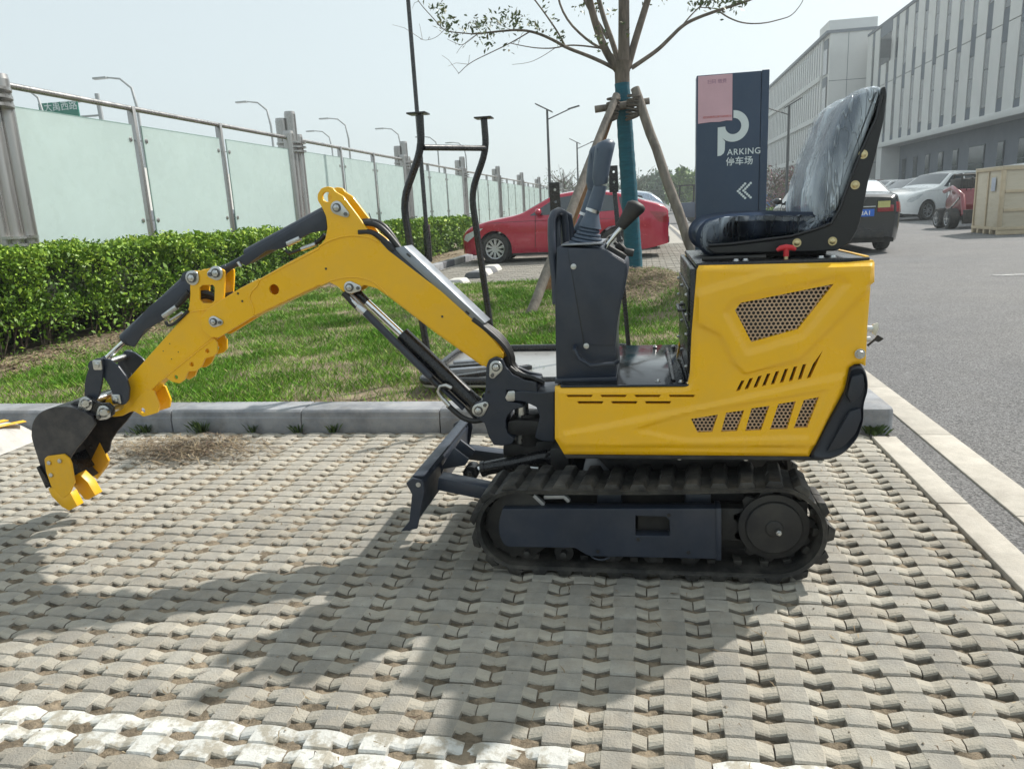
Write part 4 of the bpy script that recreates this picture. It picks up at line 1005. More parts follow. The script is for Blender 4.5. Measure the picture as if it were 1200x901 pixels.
# weld ridges of the doubler plates
def ridge(pts, Y, parent, r=.0032, mat=Y_, name='weld_seam'):
    b = MB(); b.tube([(p[0], Y, p[1]) for p in rnd_open(pp(pts, Y))], r, 8); return b.build(name, mat, parent, angle=60)
def rnd_open(P, n=3):
    for _ in range(2):
        Q = [P[0]]
        for a, c in zip(P[:-1], P[1:]): Q += [(a[0] * .75 + c[0] * .25, a[1] * .75 + c[1] * .25), (a[0] * .25 + c[0] * .75, a[1] * .25 + c[1] * .75)]
        P = Q + [P[-1]]
    return P
ridge([(374, 289), z4(20, 262), z4(90, 243), z4(160, 247), z4(208, 270)], BN, boom, .004)
ridge([(376, 334), z4(30, 412), z4(100, 399), z4(160, 408), z4(205, 432), z4(240, 470)], BN, boom, .003)
ridge([(304, 327), (302, 335), (294, 342), (292, 350), (296, 358), (298, 369)], BN, boom, .0035)
ridge([(301, 330), (330, 314.5), (374, 291.5)], BN, boom, .0025)
b = MB()
for p in ((382, 315), (279, 344), (284, 353), z4(445, 550)):
    o = at(*p, y=BN); b.cyl(o + Vector((0, -.001, 0)), o + Vector((0, .002, 0)), .0042, n=10)
b.build('tapped_holes', BLKM, boom)
q = pp([(395.5, 243.5), (406, 251)], BN); teardrop(q[0], q[1], .023, BN, boom)
q = pp([(410.5, 336.7), (420.5, 337.5)], BN); teardrop(q[0], q[1], .022, BN, boom)
q = pp([(251.5, 376.7), (259, 377.5)], BN); teardrop(q[0], q[1], .021, BN, boom)
# cover strip over the boom hoses
b = MB(); P = pp([z4(262, 292), z4(300, 285), z4(470, 445), z4(607, 575), z4(585, 588), z4(440, 460), z4(285, 320)], BN)
b.prism(P, BN + .004, BFAR - .004); b.build('hose_cover', SILVER, EX, bevel=.002)
b = MB(); P = pp([z4(210, 268), z4(262, 292), z4(285, 320), z4(440, 460), z4(585, 588), z4(578, 596), z4(430, 470), z4(240, 308)], BN); b.prism(P, BN + .002, BFAR - .004); b.build('hose_tray', NAVY, EX, bevel=.002)
for p in (z4(318, 318), z4(540, 535)): b = MB(); o = at(*p, y=BN + .003); b.bar(o + Vector((-.006, 0, .005)), o + Vector((.006, 0, -.006)), .006, .008, (0, 1, 0)); b.build('cover_clip', BLKM, EX, bevel=.001)
# ---------------- boom hoses
def hose(pts, Y, r=.0095, name='hydraulic_hose', parent=None, mat=HOSE, dY=None):
    P = [at(p[0], p[1], y=(Y + (dY[i] if dY else 0))) for i, p in enumerate(pts)]
    for _ in range(2):
        Q = [P[0]]
        for a, c in zip(P[:-1], P[1:]): Q += [a.lerp(c, .25), a.lerp(c, .75)]
        P = Q + [P[-1]]
    b = MB(); b.tube(P, r, 10); return b.build(name, mat, parent or EX, angle=60)
for k, Yk in enumerate((2.535, 2.56, 2.60, 2.62)):
    d = k * 2.2
    hose([z4(560, 560), z4(600 + d, 590 - 2 * d), z4(660 + 2 * d, 640 - 2 * d), z4(698 + 2 * d, 690), z4(700 + 2 * d, 735 + d), z4(740 + 2 * d, 768 + d), z4(795 + d, 785 + 3 * d), z4(830, 800)], Yk, .0085)
for k, Yk in enumerate((2.545, 2.60)):
    hose([z4(120, 205 - 8 * k), z4(165, 196 - 6 * k), z4(205 + 8 * k, 207 - 10 * k), z4(245 + 8 * k, 245 - 5 * k), z4(285, 296)], Yk, .0105)
hose([z4(130, 232), z4(180, 230), z4(225, 262), z4(262, 300)], 2.535, .0095)
b = MB(); b.tube([at(*z4(185, 200), y=2.54), at(*z4(176, 180), y=2.54), at(*z4(168, 160), y=2.54)], .002, 6); b.build('cable_tie', BLKM, EX)
# hoses between boom root and body
for k in range(3): hose([z4(700 + 6 * k, 742), z4(735, 770 + 6 * k), z4(785, 778 + 8 * k), z4(802, 790 + 6 * k)], 2.51 + .03 * k, .0075)
# ---------------- arm cylinder above the boom
def cylinder(nm, p_rod, p_base, rb, rr, Y, f0, fr_, mat=NAVY, guard=None, rodmat=CHROME):
    a, c = at(*p_rod, y=Y), at(*p_base, y=Y); u = c - a; n = u.normalized()
    bd = MB(); bd.tube([a + u * f0, a + u * (f0 + .01), a + u * (f0 + .012), a + u * .95, a + u * .985], [rb * .75, rb * 1.06, rb * 1.06, rb, rb * .6], 24); o = bd.build(nm, mat, EX, angle=40)
    b = MB(); b.tube([a, a + u * (f0 + .02)], rr, 14); b.build('piston_rod', rodmat, o)
    b = MB(); b.cyl(a + Vector((0, -.025, 0)), a + Vector((0, .025, 0)), rb * .95, n=20); b.tube([a, a + n * rb * 2.0], [rb * .8, rr * 1.1], 12); b.build('rod_eye', mat, o, bevel=.001)
    b = MB(); b.cyl(c + Vector((0, -.025, 0)), c + Vector((0, .025, 0)), rb * 1.05, n=20); b.build('base_eye', mat, o, bevel=.001)
    return o
ac = cylinder('arm_cylinder', (253.5, 321), (395.5, 243.5), .0275, .0135, YC, .27, .2, rodmat=NAVY)
G = pp([zz6(400, 508), zz6(885, 232), zz6(912, 262), zz6(915, 350), zz6(860, 358), zz6(815, 368), zz6(760, 398), zz6(690, 440), zz6(640, 460), zz6(560, 470), zz6(520, 500), zz6(440, 560), zz6(415, 545)], 2.545)
b = MB(); b.prism(rnd(G, .006), 2.545, 2.556); b.build('cylinder_guard', NAVY, ac, bevel=.003)
b = MB(); b.cyl(at(*zz6(395, 535), y=2.545), at(*zz6(412, 562), y=2.545), .006, n=8); b.build('gland_ring', STEEL, ac)
b = MB(); b.tube([at(*zz6(685, 430), y=2.55), at(*zz6(760, 395), y=2.55)], [.011, .010], 12); b.tube([at(*zz6(765, 460), y=2.55), at(*zz6(850, 430), y=2.55)], .008, 10); b.build('hose_fitting', STEEL, ac, bevel=.001)
hose([zz6(672, 465), zz6(690, 488), zz6(730, 475), zz6(770, 460)], 2.55, .0055, parent=ac)
hose([zz6(840, 432), zz6(880, 405), zz6(905, 375)], 2.56, .009, parent=ac)
# ---------------- arm (dipper)
def z1(x, y): return (x / 3, 200 + y / 3)
AN, AF = 2.543, 2.617
arm_px = [z1(676, 352), z1(700, 352), z1(760, 338), z1(790, 352), z1(790, 385), z1(786, 460), z1(800, 530), z1(790, 560), z1(745, 590), z1(560, 742), z1(470, 840), z1(430, 862), z1(400, 866), z1(372, 858), z1(362, 838), z1(372, 805), z1(400, 790), z1(445, 738), z1(640, 520), z1(664, 482), z1(668, 440), z1(668, 400)]
win = [z1(701, 412), z1(712, 403), z1(748, 402), z1(754, 412), z1(753, 456), z1(744, 466), z1(712, 466), z1(702, 455)]
AO = pp(arm_px, AN)
arm = plate('dipper_arm', rnd(AO, .006, 2), AN, AN + .01, Y_, EX, holes=[pp(win, AN)], bev=.0022)
plate('arm_plate', rnd(AO, .006, 2), AF - .01, AF, Y_, arm, holes=[pp(win, AN)], bev=.0022)
webs([z1(448, 742), z1(640, 524), z1(668, 486)], 'arm_web', AN + .01, AF - .01, -.008, parent=arm)
webs([z1(470, 836), z1(560, 738), z1(745, 586)], 'arm_web', AN + .01, AF - .01, .008, parent=arm)
ridge([z1(668, 497), z1(690, 493), z1(740, 487), z1(785, 466)], AN, arm, .003)
brk = [z1(560, 742), z1(752, 586), z1(764, 606), z1(764, 640), z1(752, 652), z1(722, 660), z1(708, 690), z1(690, 704), z1(662, 706), z1(650, 735), z1(632, 748), z1(605, 742), z1(585, 728)]
for (a_, c_) in ((AN - .002, AN + .008), (AF - .008, AF + .002)): 
    o_ = plate('thumb_bracket', rnd(pp(brk, AN), .004, 2), a_, c_, Y_, arm, holes=[circ(pp([z1(*p)], AN)[0], .0085, 14) for p in ((729, 634), (674, 681), (619, 726))], bev=.002)
ridge([z1(562, 742), z1(750, 590)], AN - .002, arm, .003)
lug = [z1(450, 838), z1(512, 768), z1(540, 772), z1(560, 822), z1(556, 850), z1(530, 858), z1(505, 864), z1(478, 848)]
for (a_, c_) in ((AN - .003, AN + .007), (AF - .002, AF + .008)): plate('thumb_lug', rnd(pp(lug, AN), .005, 2), a_, c_, Y_, arm, holes=[circ(pp([z1(503, 842)], AN)[0], .010, 14)], bev=.002)
b = MB()
for p in (z1(597, 608), z1(574, 634), z1(627, 637), z1(603, 662)): o = at(*p, y=AN); b.cyl(o + Vector((0, -.001, 0)), o + Vector((0, .002, 0)), .0022, n=8)
b.build('tapped_holes', BLKM, arm)
q = pp([z1(678, 377), z1(688, 366)], AN); teardrop(q[0], q[1], .027, AN, arm)
q = pp([z1(762, 360), z1(742, 364)], AN); teardrop(q[0], q[1], .026, AN, arm)
# far ear edge seen behind the arm
b = MB(); b.prism(pp([z1(790, 375), z1(818, 362), z1(808, 405), z1(790, 440)], 2.61), 2.61, 2.62); b.build('arm_ear', Y_, arm, bevel=.001)
for k in range(3): hose([z1(705 - 4 * k, 430 + 8 * k), z1(730, 426 + 8 * k), z1(760, 445 + 6 * k), z1(820, 432 + 5 * k)], 2.565 + .02 * k, .008)
# ---------------- bucket cylinder
bc = cylinder('bucket_cylinder', (115.5, 428.5), (225, 327), .0285, .0105, YC, .30, .2)
G = pp([z1(436, 590), z1(460, 550), z1(520, 480), z1(648, 385), z1(672, 408), z1(668, 440), z1(640, 470), z1(580, 520), z1(548, 540), z1(510, 560), z1(470, 622), z1(448, 614)], 2.545)
b = MB(); b.prism(rnd(G, .006), 2.546, 2.556); b.build('cylinder_guard', NAVY, bc, bevel=.003)
b = MB(); b.tube([at(*z1(575, 512), y=2.54), at(*z1(622, 478), y=2.54)], .0105, 12); b.build('hose_fitting', STEEL, bc, bevel=.001)
hose([z1(582, 530), z1(590, 546), z1(612, 540), z1(640, 515), z1(662, 492)], 2.54, .006, parent=bc)
hose([z1(618, 480), z1(640, 455), z1(664, 425)], 2.545, .010, parent=bc)
b = MB(); b.tube([at(*z1(600, 525), y=2.545), at(*z1(640, 500), y=2.545)], .006, 10); b.build('hose_fitting', STEEL, bc)
# ---------------- bucket linkage
def z3(x, y): return (x / 3.755 + 20, y / 3.755 + 380)
LK1 = [z3(345, 150), z3(372, 152), z3(378, 178), z3(376, 215), z3(370, 270), z3(358, 318), z3(340, 345), z3(300, 352), z3(296, 310), z3(297, 260), z3(306, 218), z3(322, 180)]
LK2 = [z3(352, 150), z3(395, 158), z3(436, 188), z3(468, 232), z3(484, 285), z3(480, 336), z3(462, 358), z3(438, 358), z3(418, 340), z3(408, 306), z3(396, 272), z3(376, 244), z3(350, 215), z3(335, 180)]
for (Ya, Yb_, LP) in ((2.490, 2.500, LK1), (2.66, 2.670, LK1), (2.502, 2.512, LK2), (2.648, 2.658, LK2)):
    plate('bucket_link', rnd(pp(LP, 2.49), .006, 3), Ya, Yb_, NAVY, EX, bev=.002)
for p, Yq, r in ((z3(357, 178), 2.490, .019), (z3(440, 328), 2.502, .019)):
    b = MB(); o = at(*p, y=Yq); b.prism(rnd([(o.x - r, o.z - r), (o.x + r, o.z - r), (o.x + r, o.z + r), (o.x - r, o.z + r)], .007), Yq, Yq - .006); b.cyl(o + Vector((0, -.006, 0)), o + Vector((0, -.012, 0)), r * .55, n=16); b.cyl(o, o + Vector((0, 2.67 - Yq, 0)), .012, n=12); b.build('link_pin', STEEL, EX, bevel=.0012)
b = MB(); b.cyl(at(*z3(303, 348), y=2.45), at(*z3(303, 348), y=2.45) + Vector((0, .26, 0)), .013, n=12); b.cyl(at(*z3(385, 388), y=2.45), at(*z3(385, 388), y=2.45) + Vector((0, .26, 0)), .013, n=12); b.build('bucket_pins', STEEL, EX)
# ---------------- bucket
BKN, BKF = 2.452, 2.70
side = [z3(62, 490), z3(66, 440), z3(82, 408), z3(112, 382), z3(155, 366), z3(215, 362), z3(262, 372), z3(330, 408), z3(344, 440), z3(302, 500), z3(262, 545), z3(238, 580), z3(228, 600), z3(222, 640), z3(150, 700), z3(140, 716), z3(110, 650), z3(92, 590), z3(72, 530)]
SP = rnd(pp(side, BKN), .006, 3)
BUCK = M('bucket_dark_paint', (.028, .028, .034), .42, var=.12, scale=8, dust=.25, bump=.03, bscale=200)
bucket = plate('bucket', SP, BKN, BKN + .009, BUCK, EX, bev=.002)
plate('bucket_side', SP, BKF - .009, BKF, BUCK, bucket, bev=.002)
sp_ = pp([z3(330, 405), z3(262, 371), z3(215, 361), z3(155, 365), z3(112, 381), z3(82, 407), z3(66, 440), z3(62, 490), z3(72, 530), z3(92, 590), z3(110, 650), z3(140, 716), z3(172, 748)], BKN)
sp_ = rnd_open(sp_); b = MB(); o_, i_ = [], []
for i, p in enumerate(sp_):
    a = Vector(sp_[max(i - 1, 0)]); c = Vector(sp_[min(i + 1, len(sp_) - 1)]); n = Vector((-(c - a).y, (c - a).x)).normalized(); pv_ = Vector(p); o_.append(pv_ - n * .0); i_.append(pv_ + n * .008)
b.grid([[(p.x, BKN + .0005, p.y) for p in o_], [(p.x, BKF - .0005, p.y) for p in o_], [(p.x, BKF - .0005, p.y) for p in i_], [(p.x, BKN + .0005, p.y) for p in i_], [(p.x, BKN + .0005, p.y) for p in o_]])
b.build('bucket_shell', BUCK, bucket, angle=40)
ear = [z3(268, 348), z3(282, 322), z3(308, 316), z3(335, 332), z3(362, 348), z3(400, 346), z3(424, 368), z3(424, 398), z3(405, 412), z3(365, 418), z3(330, 408), z3(292, 390), z3(272, 372)]
for (a_, c_) in ((2.470, 2.482), (2.676, 2.688)): plate('bucket_ear', rnd(pp(ear, 2.47), .005, 3), a_, c_, BLK, bucket, bev=.003)
b = MB(); b.prism(pp([z3(215, 362), z3(250, 338), z3(300, 330), z3(330, 350), z3(335, 410), z3(262, 375)], 2.482), 2.483, 2.675); b.build('bucket_top', BLK, bucket, bevel=.006)
for p, t_ in (((306, 348), (285, 372)), ((386, 386), (366, 405))): q = pp([z3(*p), z3(*t_)], 2.47); teardrop(q[0], q[1], .028, 2.470, bucket)
YT = M('yellow_cutter_paint', (.78, .42, .006), .4, var=.06, scale=8, dust=.25)
cut = [z3(120, 592), z3(132, 580), z3(205, 571), z3(228, 590), z3(238, 612), z3(252, 698), z3(232, 742), z3(205, 765), z3(176, 738), z3(150, 712), z3(128, 650)]
sc_ = plate('side_cutter', rnd(pp(cut, BKN - .009), .005, 3), BKN - .010, BKN - .0005, YT, bucket, bev=.002)
for p in ((143, 608), (190, 600), (152, 662)): o = at(*z3(*p), y=BKN - .010); b = MB(); b.cyl(o, o + Vector((0, -.006, 0)), .0085, n=16); b.build('bolt', STEEL, sc_, bevel=.001)
cut2 = [(p[0], p[1]) for p in pp([z3(352, 520), z3(368, 518), z3(405, 600), z3(398, 622), z3(352, 682), z3(304, 638), z3(310, 610)], BKF + .002)]
plate('side_cutter', cut2, BKF + .001, BKF + .010, YT, bucket, bev=.002)
b = MB()
for p in ((328, 540), (290, 600), (278, 550), (258, 638)): o = at(*z3(*p), y=BKF - .010); b.cyl(o, o + Vector((0, -.005, 0)), .006, n=12)
b.build('inner_bolts', STEEL, bucket)
b = MB(); lp = pp([z3(85, 628), z3(96, 622), z3(150, 710), z3(128, 722)], BKN - .01); b.prism(lp, BKN - .012, BKF + .004); b.build('cutting_edge', BLK, bucket, bevel=.002)
def tooth(pts, Ya, Yb_, ax, parent):
    """adapter plus flat pointed tooth"""
    A = [Vector((p[0], Ya, p[1])) for p in pp(pts, Ya)]; B = [Vector((p.x, Yb_, p.z)) for p in A]
    b = MB(); b.loft(A, B); return b.build('tooth', YT, parent, bevel=.003)
tooth([z3(135, 722), z3(160, 712), z3(205, 762), z3(232, 738), z3(265, 800), z3(228, 820), z3(196, 803), z3(150, 755)], BKN - .008, BKN + .03, 0, bucket)
tooth([z3(248, 668), z3(268, 655), z3(310, 695), z3(344, 752), z3(312, 772), z3(298, 772), z3(248, 712)], 2.555, 2.60, 0, bucket)
tooth([z3(305, 636), z3(362, 520), z3(403, 602), z3(350, 682)], BKF - .012, BKF, 0, bucket)
# ---------------- boom cylinder under the boom
c0, c1_ = at(412, 337, y=YC), at(562, 478, y=YC); u = c1_ - c0
b = MB(); b.tube([c0 + u * .385, c0 + u * .39, c0 + u * .41, c0 + u * .97, c0 + u * .985], [.02, .031, .0305, .0305, .015], 24); bcy = b.build('boom_cylinder', BLK, EX, angle=40)
b = MB(); b.tube([c0, c0 + u * .40], .0135, 14); b.build('piston_rod', CHROME, bcy)
b = MB(); b.cyl(c0 + Vector((0, -.03, 0)), c0 + Vector((0, .03, 0)), .022, n=18); b.tube([c0, c0 + u * .12], [.018, .015], 12); b.build('rod_eye', BLK, bcy, bevel=.001)
b = MB(); b.cyl(c1_ + Vector((0, -.035, 0)), c1_ + Vector((0, .035, 0)), .03, n=18); b.build('base_eye', BLK, bcy)
b = MB(); b.bar(c0 + u * .41 + Vector((-.018, -.035, -.024)), c0 + u * .93 + Vector((-.018, -.035, -.024)), .012, .03, (0, 1, 0)); b.build('guard_bar', NAVY, bcy, bevel=.003)
pts = [at(403, 343, y=2.53), at(420, 362, y=2.53), at(440, 381, y=2.53), at(505, 441, y=2.53)]
b = MB(); b.tube([pts[0], pts[1]], [.012, .010], 12); b.build('hose_end', BLKM, bcy)
b = MB(); b.tube([at(408, 348, y=2.53), at(419, 359, y=2.53)], .010, 12); b.tube([at(419, 359, y=2.53), at(432, 370, y=2.53)], .0135, 6); b.build('hose_fitting', STEEL, bcy, bevel=.001)
b = MB(); b.tube([at(428, 366, y=2.53), at(505, 442, y=2.53)], .0135, 14); b.build('hose_sleeve', NAVY, bcy)
b = MB(); b.tube([at(405, 338, y=2.56), at(458, 392, y=2.56)], .006, 8); b.build('steel_pipe', STEEL, bcy)
hose([(503, 440), (510, 450), (520, 455), (528, 452)], 2.54, .011, parent=bcy)
b = MB(); P = [Z5(335, 205, 2.52), Z5(310, 192, 2.52), Z5(285, 196, 2.52), Z5(275, 220, 2.52), Z5(290, 245, 2.52), Z5(322, 282, 2.52)]; b.tube(P, .0065, 10); b.tube([Z5(300, 255, 2.52), Z5(325, 283, 2.52)], .009, 8); b.build('steel_elbow', STEEL, bcy, angle=60)
hose([(x / 3.754 + 440, y / 3.754 + 400) for x, y in ((318, 280), (350, 310), (385, 338), (430, 352), (470, 345))], 2.53, .010)
hose([(x / 3.754 + 440, y / 3.754 + 400) for x, y in ((370, 240), (400, 285), (430, 322), (455, 345))], 2.60, .010)
# ================================================================ FOLIAGE TOOLS
def leaf_quads(C, size, flat=.0, asp=.55):
    """n leaf-shaped quads at random tilt about the centres C"""
    n = len(C); u = rng.normal(size=(n, 3)); u[:, 2] *= (1 - flat); u /= np.linalg.norm(u, axis=1)[:, None]
    v = np.cross(u, rng.normal(size=(n, 3))); v /= np.linalg.norm(v, axis=1)[:, None]
    s = (size * rng.uniform(.6, 1.35, n))[:, None]
    a = C - u * s; c = C + u * s; w = np.cross(u, v) * s * .18
    return np.stack([a, C + v * s * asp + w, c, C - v * s * asp + w], axis=1)
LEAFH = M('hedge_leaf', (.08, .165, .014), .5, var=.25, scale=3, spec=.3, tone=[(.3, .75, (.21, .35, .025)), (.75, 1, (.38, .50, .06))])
BARK = M('bark', (.16, .13, .105), .9, var=.3, scale=14, bump=.8, bscale=45, aniso=(1, 1, .25), col2=(.08, .065, .05), mix2=.55, s2=9)
TWIG = M('twig', (.10, .08, .06), .85, var=.2, scale=10)
# ---- the clipped hedge in front of the fence
def hedge(name, label, y0, y1, x0, x1, z0, z1, nearN, yend_bare=None):
    t = thing(name, label, 'hedge', ((x0 + x1) / 2, y0, z0))
    Cs = []; tone = []; ln = y1 - y0; n = nearN
    yy = y0 + ln * rng.uniform(0, 1, n) ** 1.7
    pos = rng.uniform(0, 1, n)
    for y, q in zip(yy, pos):
        face = random.random()
        if face < .42: x = x1 - abs(random.gauss(0, .07)); z = z0 + .02 + (z1 - z0) * random.random() ** .75
        elif face < .86: x = random.uniform(x0, x1); z = z1 - abs(random.gauss(0, .06))
        else: x = random.uniform(x0, x1); z = random.uniform(z0 + .2, z1)
        bp = mn.noise(Vector((y * 2.3, z * 2.3, x * 2))) * .10 + mn.noise(Vector((y * 6, z * 6, x * 6))) * .06
        x += bp * (1.4 if face < .42 else .3); z += bp * (1 if face >= .42 else .2) + (abs(random.gauss(0, .03)) if face >= .42 else 0)
        if face < .42 and mn.noise(Vector((y * 3.1, z * 3.1, 11))) < -.10 and random.random() < .72: continue
        if z < z0 + .28 and random.random() < .55: continue
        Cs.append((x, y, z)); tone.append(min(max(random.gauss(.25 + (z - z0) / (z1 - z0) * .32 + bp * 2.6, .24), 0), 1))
    C = np.array(Cs); sz = (.017 + .0022 * (C[:, 1] - y0)) * rng.uniform(.6, 1.35, len(C))
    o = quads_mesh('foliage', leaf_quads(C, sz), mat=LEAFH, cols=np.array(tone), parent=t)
    b = MB(); y = y0
    while y < min(y0 + 9, y1):
        x = random.uniform(x0 + .1, x1 - .06); p = Vector((x, y, z0 - .03))
        for k in range(3): b.tube([p, p + Vector((random.uniform(-.05, .1), random.uniform(-.1, .1), .25)), p + Vector((random.uniform(-.12, .16), random.uniform(-.2, .2), .6))], [.008, .006, .003], 5)
        y += .09
    b.build('stem', TWIG, t)
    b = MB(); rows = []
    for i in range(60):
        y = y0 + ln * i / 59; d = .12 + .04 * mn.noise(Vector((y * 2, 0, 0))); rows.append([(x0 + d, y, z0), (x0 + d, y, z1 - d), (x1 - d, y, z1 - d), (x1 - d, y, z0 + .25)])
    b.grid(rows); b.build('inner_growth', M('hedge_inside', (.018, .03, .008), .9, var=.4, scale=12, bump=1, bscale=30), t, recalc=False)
    return t
hedge('hedge', 'long clipped green hedge running along the foot of the glass fence', 4.0, 24.0, -6.3, -5.42, .1, .98, 150000)
# ---- the young street tree, trunk wrapped in green cloth
TY = 9.8
tree = thing('street_tree', 'young tree with wrapped green trunk and sparse leaves rising behind the excavator controls', 'tree', (-.12, TY, .2))
WRAP = M('green_trunk_wrap', (.007, .10, .145), .8, var=.25, scale=9, bump=.7, bscale=70, aniso=(1, 1, 6))
def T_(px_, py_, dy=0): return at(px_, py_, y=TY + dy)
b = MB(); N_ = 46; pts = []; rs = []
for i in range(N_):
    t_ = i / (N_ - 1); p = T_(746, 356).lerp(T_(729, 98), t_); pts.append(p); rs.append(.112 - .022 * t_ + .003 * (i % 2) + random.uniform(-.002, .002))
b.tube(pts, rs, 20); b.build('trunk_wrap', WRAP, tree, angle=70)
b = MB(); b.tube([T_(729.5, 104), T_(729, 85), T_(730, 72)], [.088, .09, .11], 16)
def limb(pts, r, dys=None, mb=b):
    P = [T_(p[0], p[1], (dys[i] if dys else 0)) for i, p in enumerate(pts)]; P = [Vector(p) for p in P]
    Q = P
    for _ in range(2):
        q = [Q[0]]
        for a, c in zip(Q[:-1], Q[1:]): q += [a.lerp(c, .25), a.lerp(c, .75)]
        Q = q + [Q[-1]]
    n = len(Q); mb.tube(Q, [r[0] + (r[1] - r[0]) * i / (n - 1) for i in range(n)], 9)
    return Q
limb([(731, 84), (731, 40), (731, -30), (733, -120)], (.076, .055))
limb([(725, 84), (708, 58), (695, 20), (684, -30), (670, -100)], (.052, .034), (0, -.1, -.2, -.3, -.4))
limb([(727, 80), (718, 50), (705, 15), (695, -30)], (.036, .026), (0, .1, .2, .3))
limb([(712, 45), (700, 25), (688, 8), (674, -25)], (.022, .014), (.1, .2, .3, .4))
limb([(735, 80), (745, 45), (756, 10), (768, -30), (780, -90)], (.048, .034), (0, .1, .2, .3, .4))
limb([(728, 78), (716, 62), (690, 50), (660, 20), (650, -20)], (.02, .012), (.3, .3, .4, .6, .7))
Lb = [limb([(722, 82), (712, 76), (690, 66), (663, 56), (650, 48), (630, 39), (610, 35), (585, 37), (560, 40), (552, 40)], (.026, .007), (0, -.1, -.2, -.3, -.35, -.4, -.5, -.5, -.6, -.6)),
      limb([(663, 56), (655, 40), (640, 18), (628, 2), (615, -15)], (.012, .007), (-.3, -.3, -.3, -.3, -.3)),
      limb([(705, 57), (685, 54), (665, 53), (650, 57), (630, 57), (612, 54), (598, 51)], (.011, .004), (-.1,) * 7),
      limb([(620, 38), (600, 50), (575, 62), (550, 74), (537, 87)], (.008, .003), (-.4,) * 5),
      limb([(552, 40), (530, 38), (520, 36), (508, 22), (495, 8), (488, -2)], (.007, .004), (-.6,) * 6),
      limb([(520, 36), (512, 44), (500, 48), (492, 46)], (.003, .002), (-.6,) * 4),
      limb([(650, 57), (635, 67), (620, 74), (600, 76)], (.004, .002), (-.2,) * 4),
      limb([(560, 40), (545, 52), (538, 53), (524, 46)], (.004, .002), (-.6,) * 4),
      limb([(560, 40), (552, 45), (540, 55), (535, 63)], (.003, .002), (-.6,) * 4),
      limb([(740, 80), (755, 70), (772, 58), (785, 45), (800, 30), (815, 22), (840, 13), (862, 6), (880, 0), (895, -8)], (.028, .012), (0, 0, .1, .1, .2, .2, .2, .2, .2, .2)),
      limb([(800, 30), (808, 20), (820, 8), (832, -3)], (.010, .005), (.2,) * 4),
      limb([(843, 14), (855, 22), (872, 28), (895, 28), (915, 23), (928, 19), (940, 4), (944, -8)], (.010, .003), (.2,) * 8),
      limb([(820, 9), (838, 10), (850, 14)], (.006, .005), (.2,) * 3)]
for k in range(14):      # fine twigs along the left boughs
    s_ = random.choice(Lb[:6]); q = s_[random.randrange(len(s_) // 2, len(s_))]; d = Vector((random.uniform(-.35, .1), random.uniform(-.2, .2), random.uniform(-.15, .25)))
    b.tube([q, q + d * .6 + Vector((0, 0, .03)), q + d], [.003, .0022, .0015], 5)
b.build('branches', BARK, tree, angle=60)
LEAFT = M('tree_leaf', (.05, .085, .02), .5, var=.3, scale=6, tone=[(.4, .8, (.10, .13, .03)), (.9, 1, (.22, .17, .06))])
Cs = []
def cluster(px_, py_, rx, rz, n, dy=-.5):
    c = T_(px_, py_, dy)
    for k in range(n): Cs.append((c.x + random.gauss(0, rx), c.y + random.gauss(0, .12), c.z + random.gauss(0, rz)))
for (a, c, rx, rz, n) in ((518, 15, .04, .09, 40), (525, 27, .06, .05, 34), (545, 32, .07, .04, 24), (556, 29, .06, .04, 26), (575, 28, .09, .04, 50), (592, 24, .08, .05, 50), (605, 20, .06, .06, 36), (608, 28, .05, .03, 20), (567, 40, .08, .03, 24), (572, 46, .05, .04, 20), (530, 41, .05, .03, 14), (620, 29, .04, .02, 10), (630, 33, .05, .02, 12), (641, 37, .02, .02, 5), (648, 22, .03, .03, 9), (660, 40, .03, .04, 12), (655, 48, .03, .02, 8), (640, 12, .02, .02, 6), (595, 58, .04, .02, 7), (560, 52, .04, .03, 7), (503, 8, .03, .02, 6), (538, 47, .05, .02, 8), (640, 2, .02, .02, 5),
                          (700, 40, .05, .06, 14), (706, 50, .04, .04, 10), (715, 15, .03, .05, 8), (735, 36, .04, .04, 5)): cluster(a, c, rx, rz, n)
for (a, c, rx, rz, n) in ((820, 4, .06, .03, 26), (835, 0, .08, .04, 40), (850, 4, .08, .03, 36), (866, 6, .06, .03, 22), (845, 12, .05, .02, 10), (810, 8, .03, .02, 8), (870, -2, .05, .03, 18), (850, -8, .1, .04, 40), (775, -4, .08, .05, 24), (700, 6, .05, .06, 16), (682, 12, .04, .05, 12)): cluster(a, c, rx, rz, n, .2)
quads_mesh('leaves', leaf_quads(np.array(Cs), .031, asp=.42), mat=LEAFT, cols=rng.uniform(0, 1, len(Cs)), parent=tree)
# wooden props lashed to the trunk
PROP = M('weathered_prop_wood', (.20, .175, .15), .9, var=.25, scale=20, bump=.8, bscale=60, aniso=(1, 1, .3), col2=(.12, .10, .085), mix2=.58, s2=7)
PROPB = M('brown_prop_wood', (.26, .14, .07), .9, var=.25, scale=20, bump=.6, bscale=60)
ROPE = M('rope', (.12, .10, .08), .95, var=.3, scale=60, bump=1, bscale=200)
pr = thing('tree_support', 'three weathered wooden props with a crossbar lashed round the wrapped tree trunk', 'tree support', (-.12, 9.6, .2))
def pole(a, c, r0, r1, mat, nm='prop'):
    b = MB(); P = []; R_ = []
    for i in range(16): t_ = i / 15; p = a.lerp(c, t_); P.append(p + Vector((mn.noise(p * 3) * .012, mn.noise(p * 3 + Vector((5, 0, 0))) * .012, 0))); R_.append((r0 + (r1 - r0) * t_) * (1 + .12 * mn.noise(p * 9)))
    b.tube(P, R_, 12); return b.build(nm, mat, pr, angle=60)
pole(at(612, 392, y=7.6), at(722, 112, y=9.62), .055, .045, PROP)
pole(at(838, 372, y=8.9), at(744, 104, y=9.66), .060, .055, PROP)
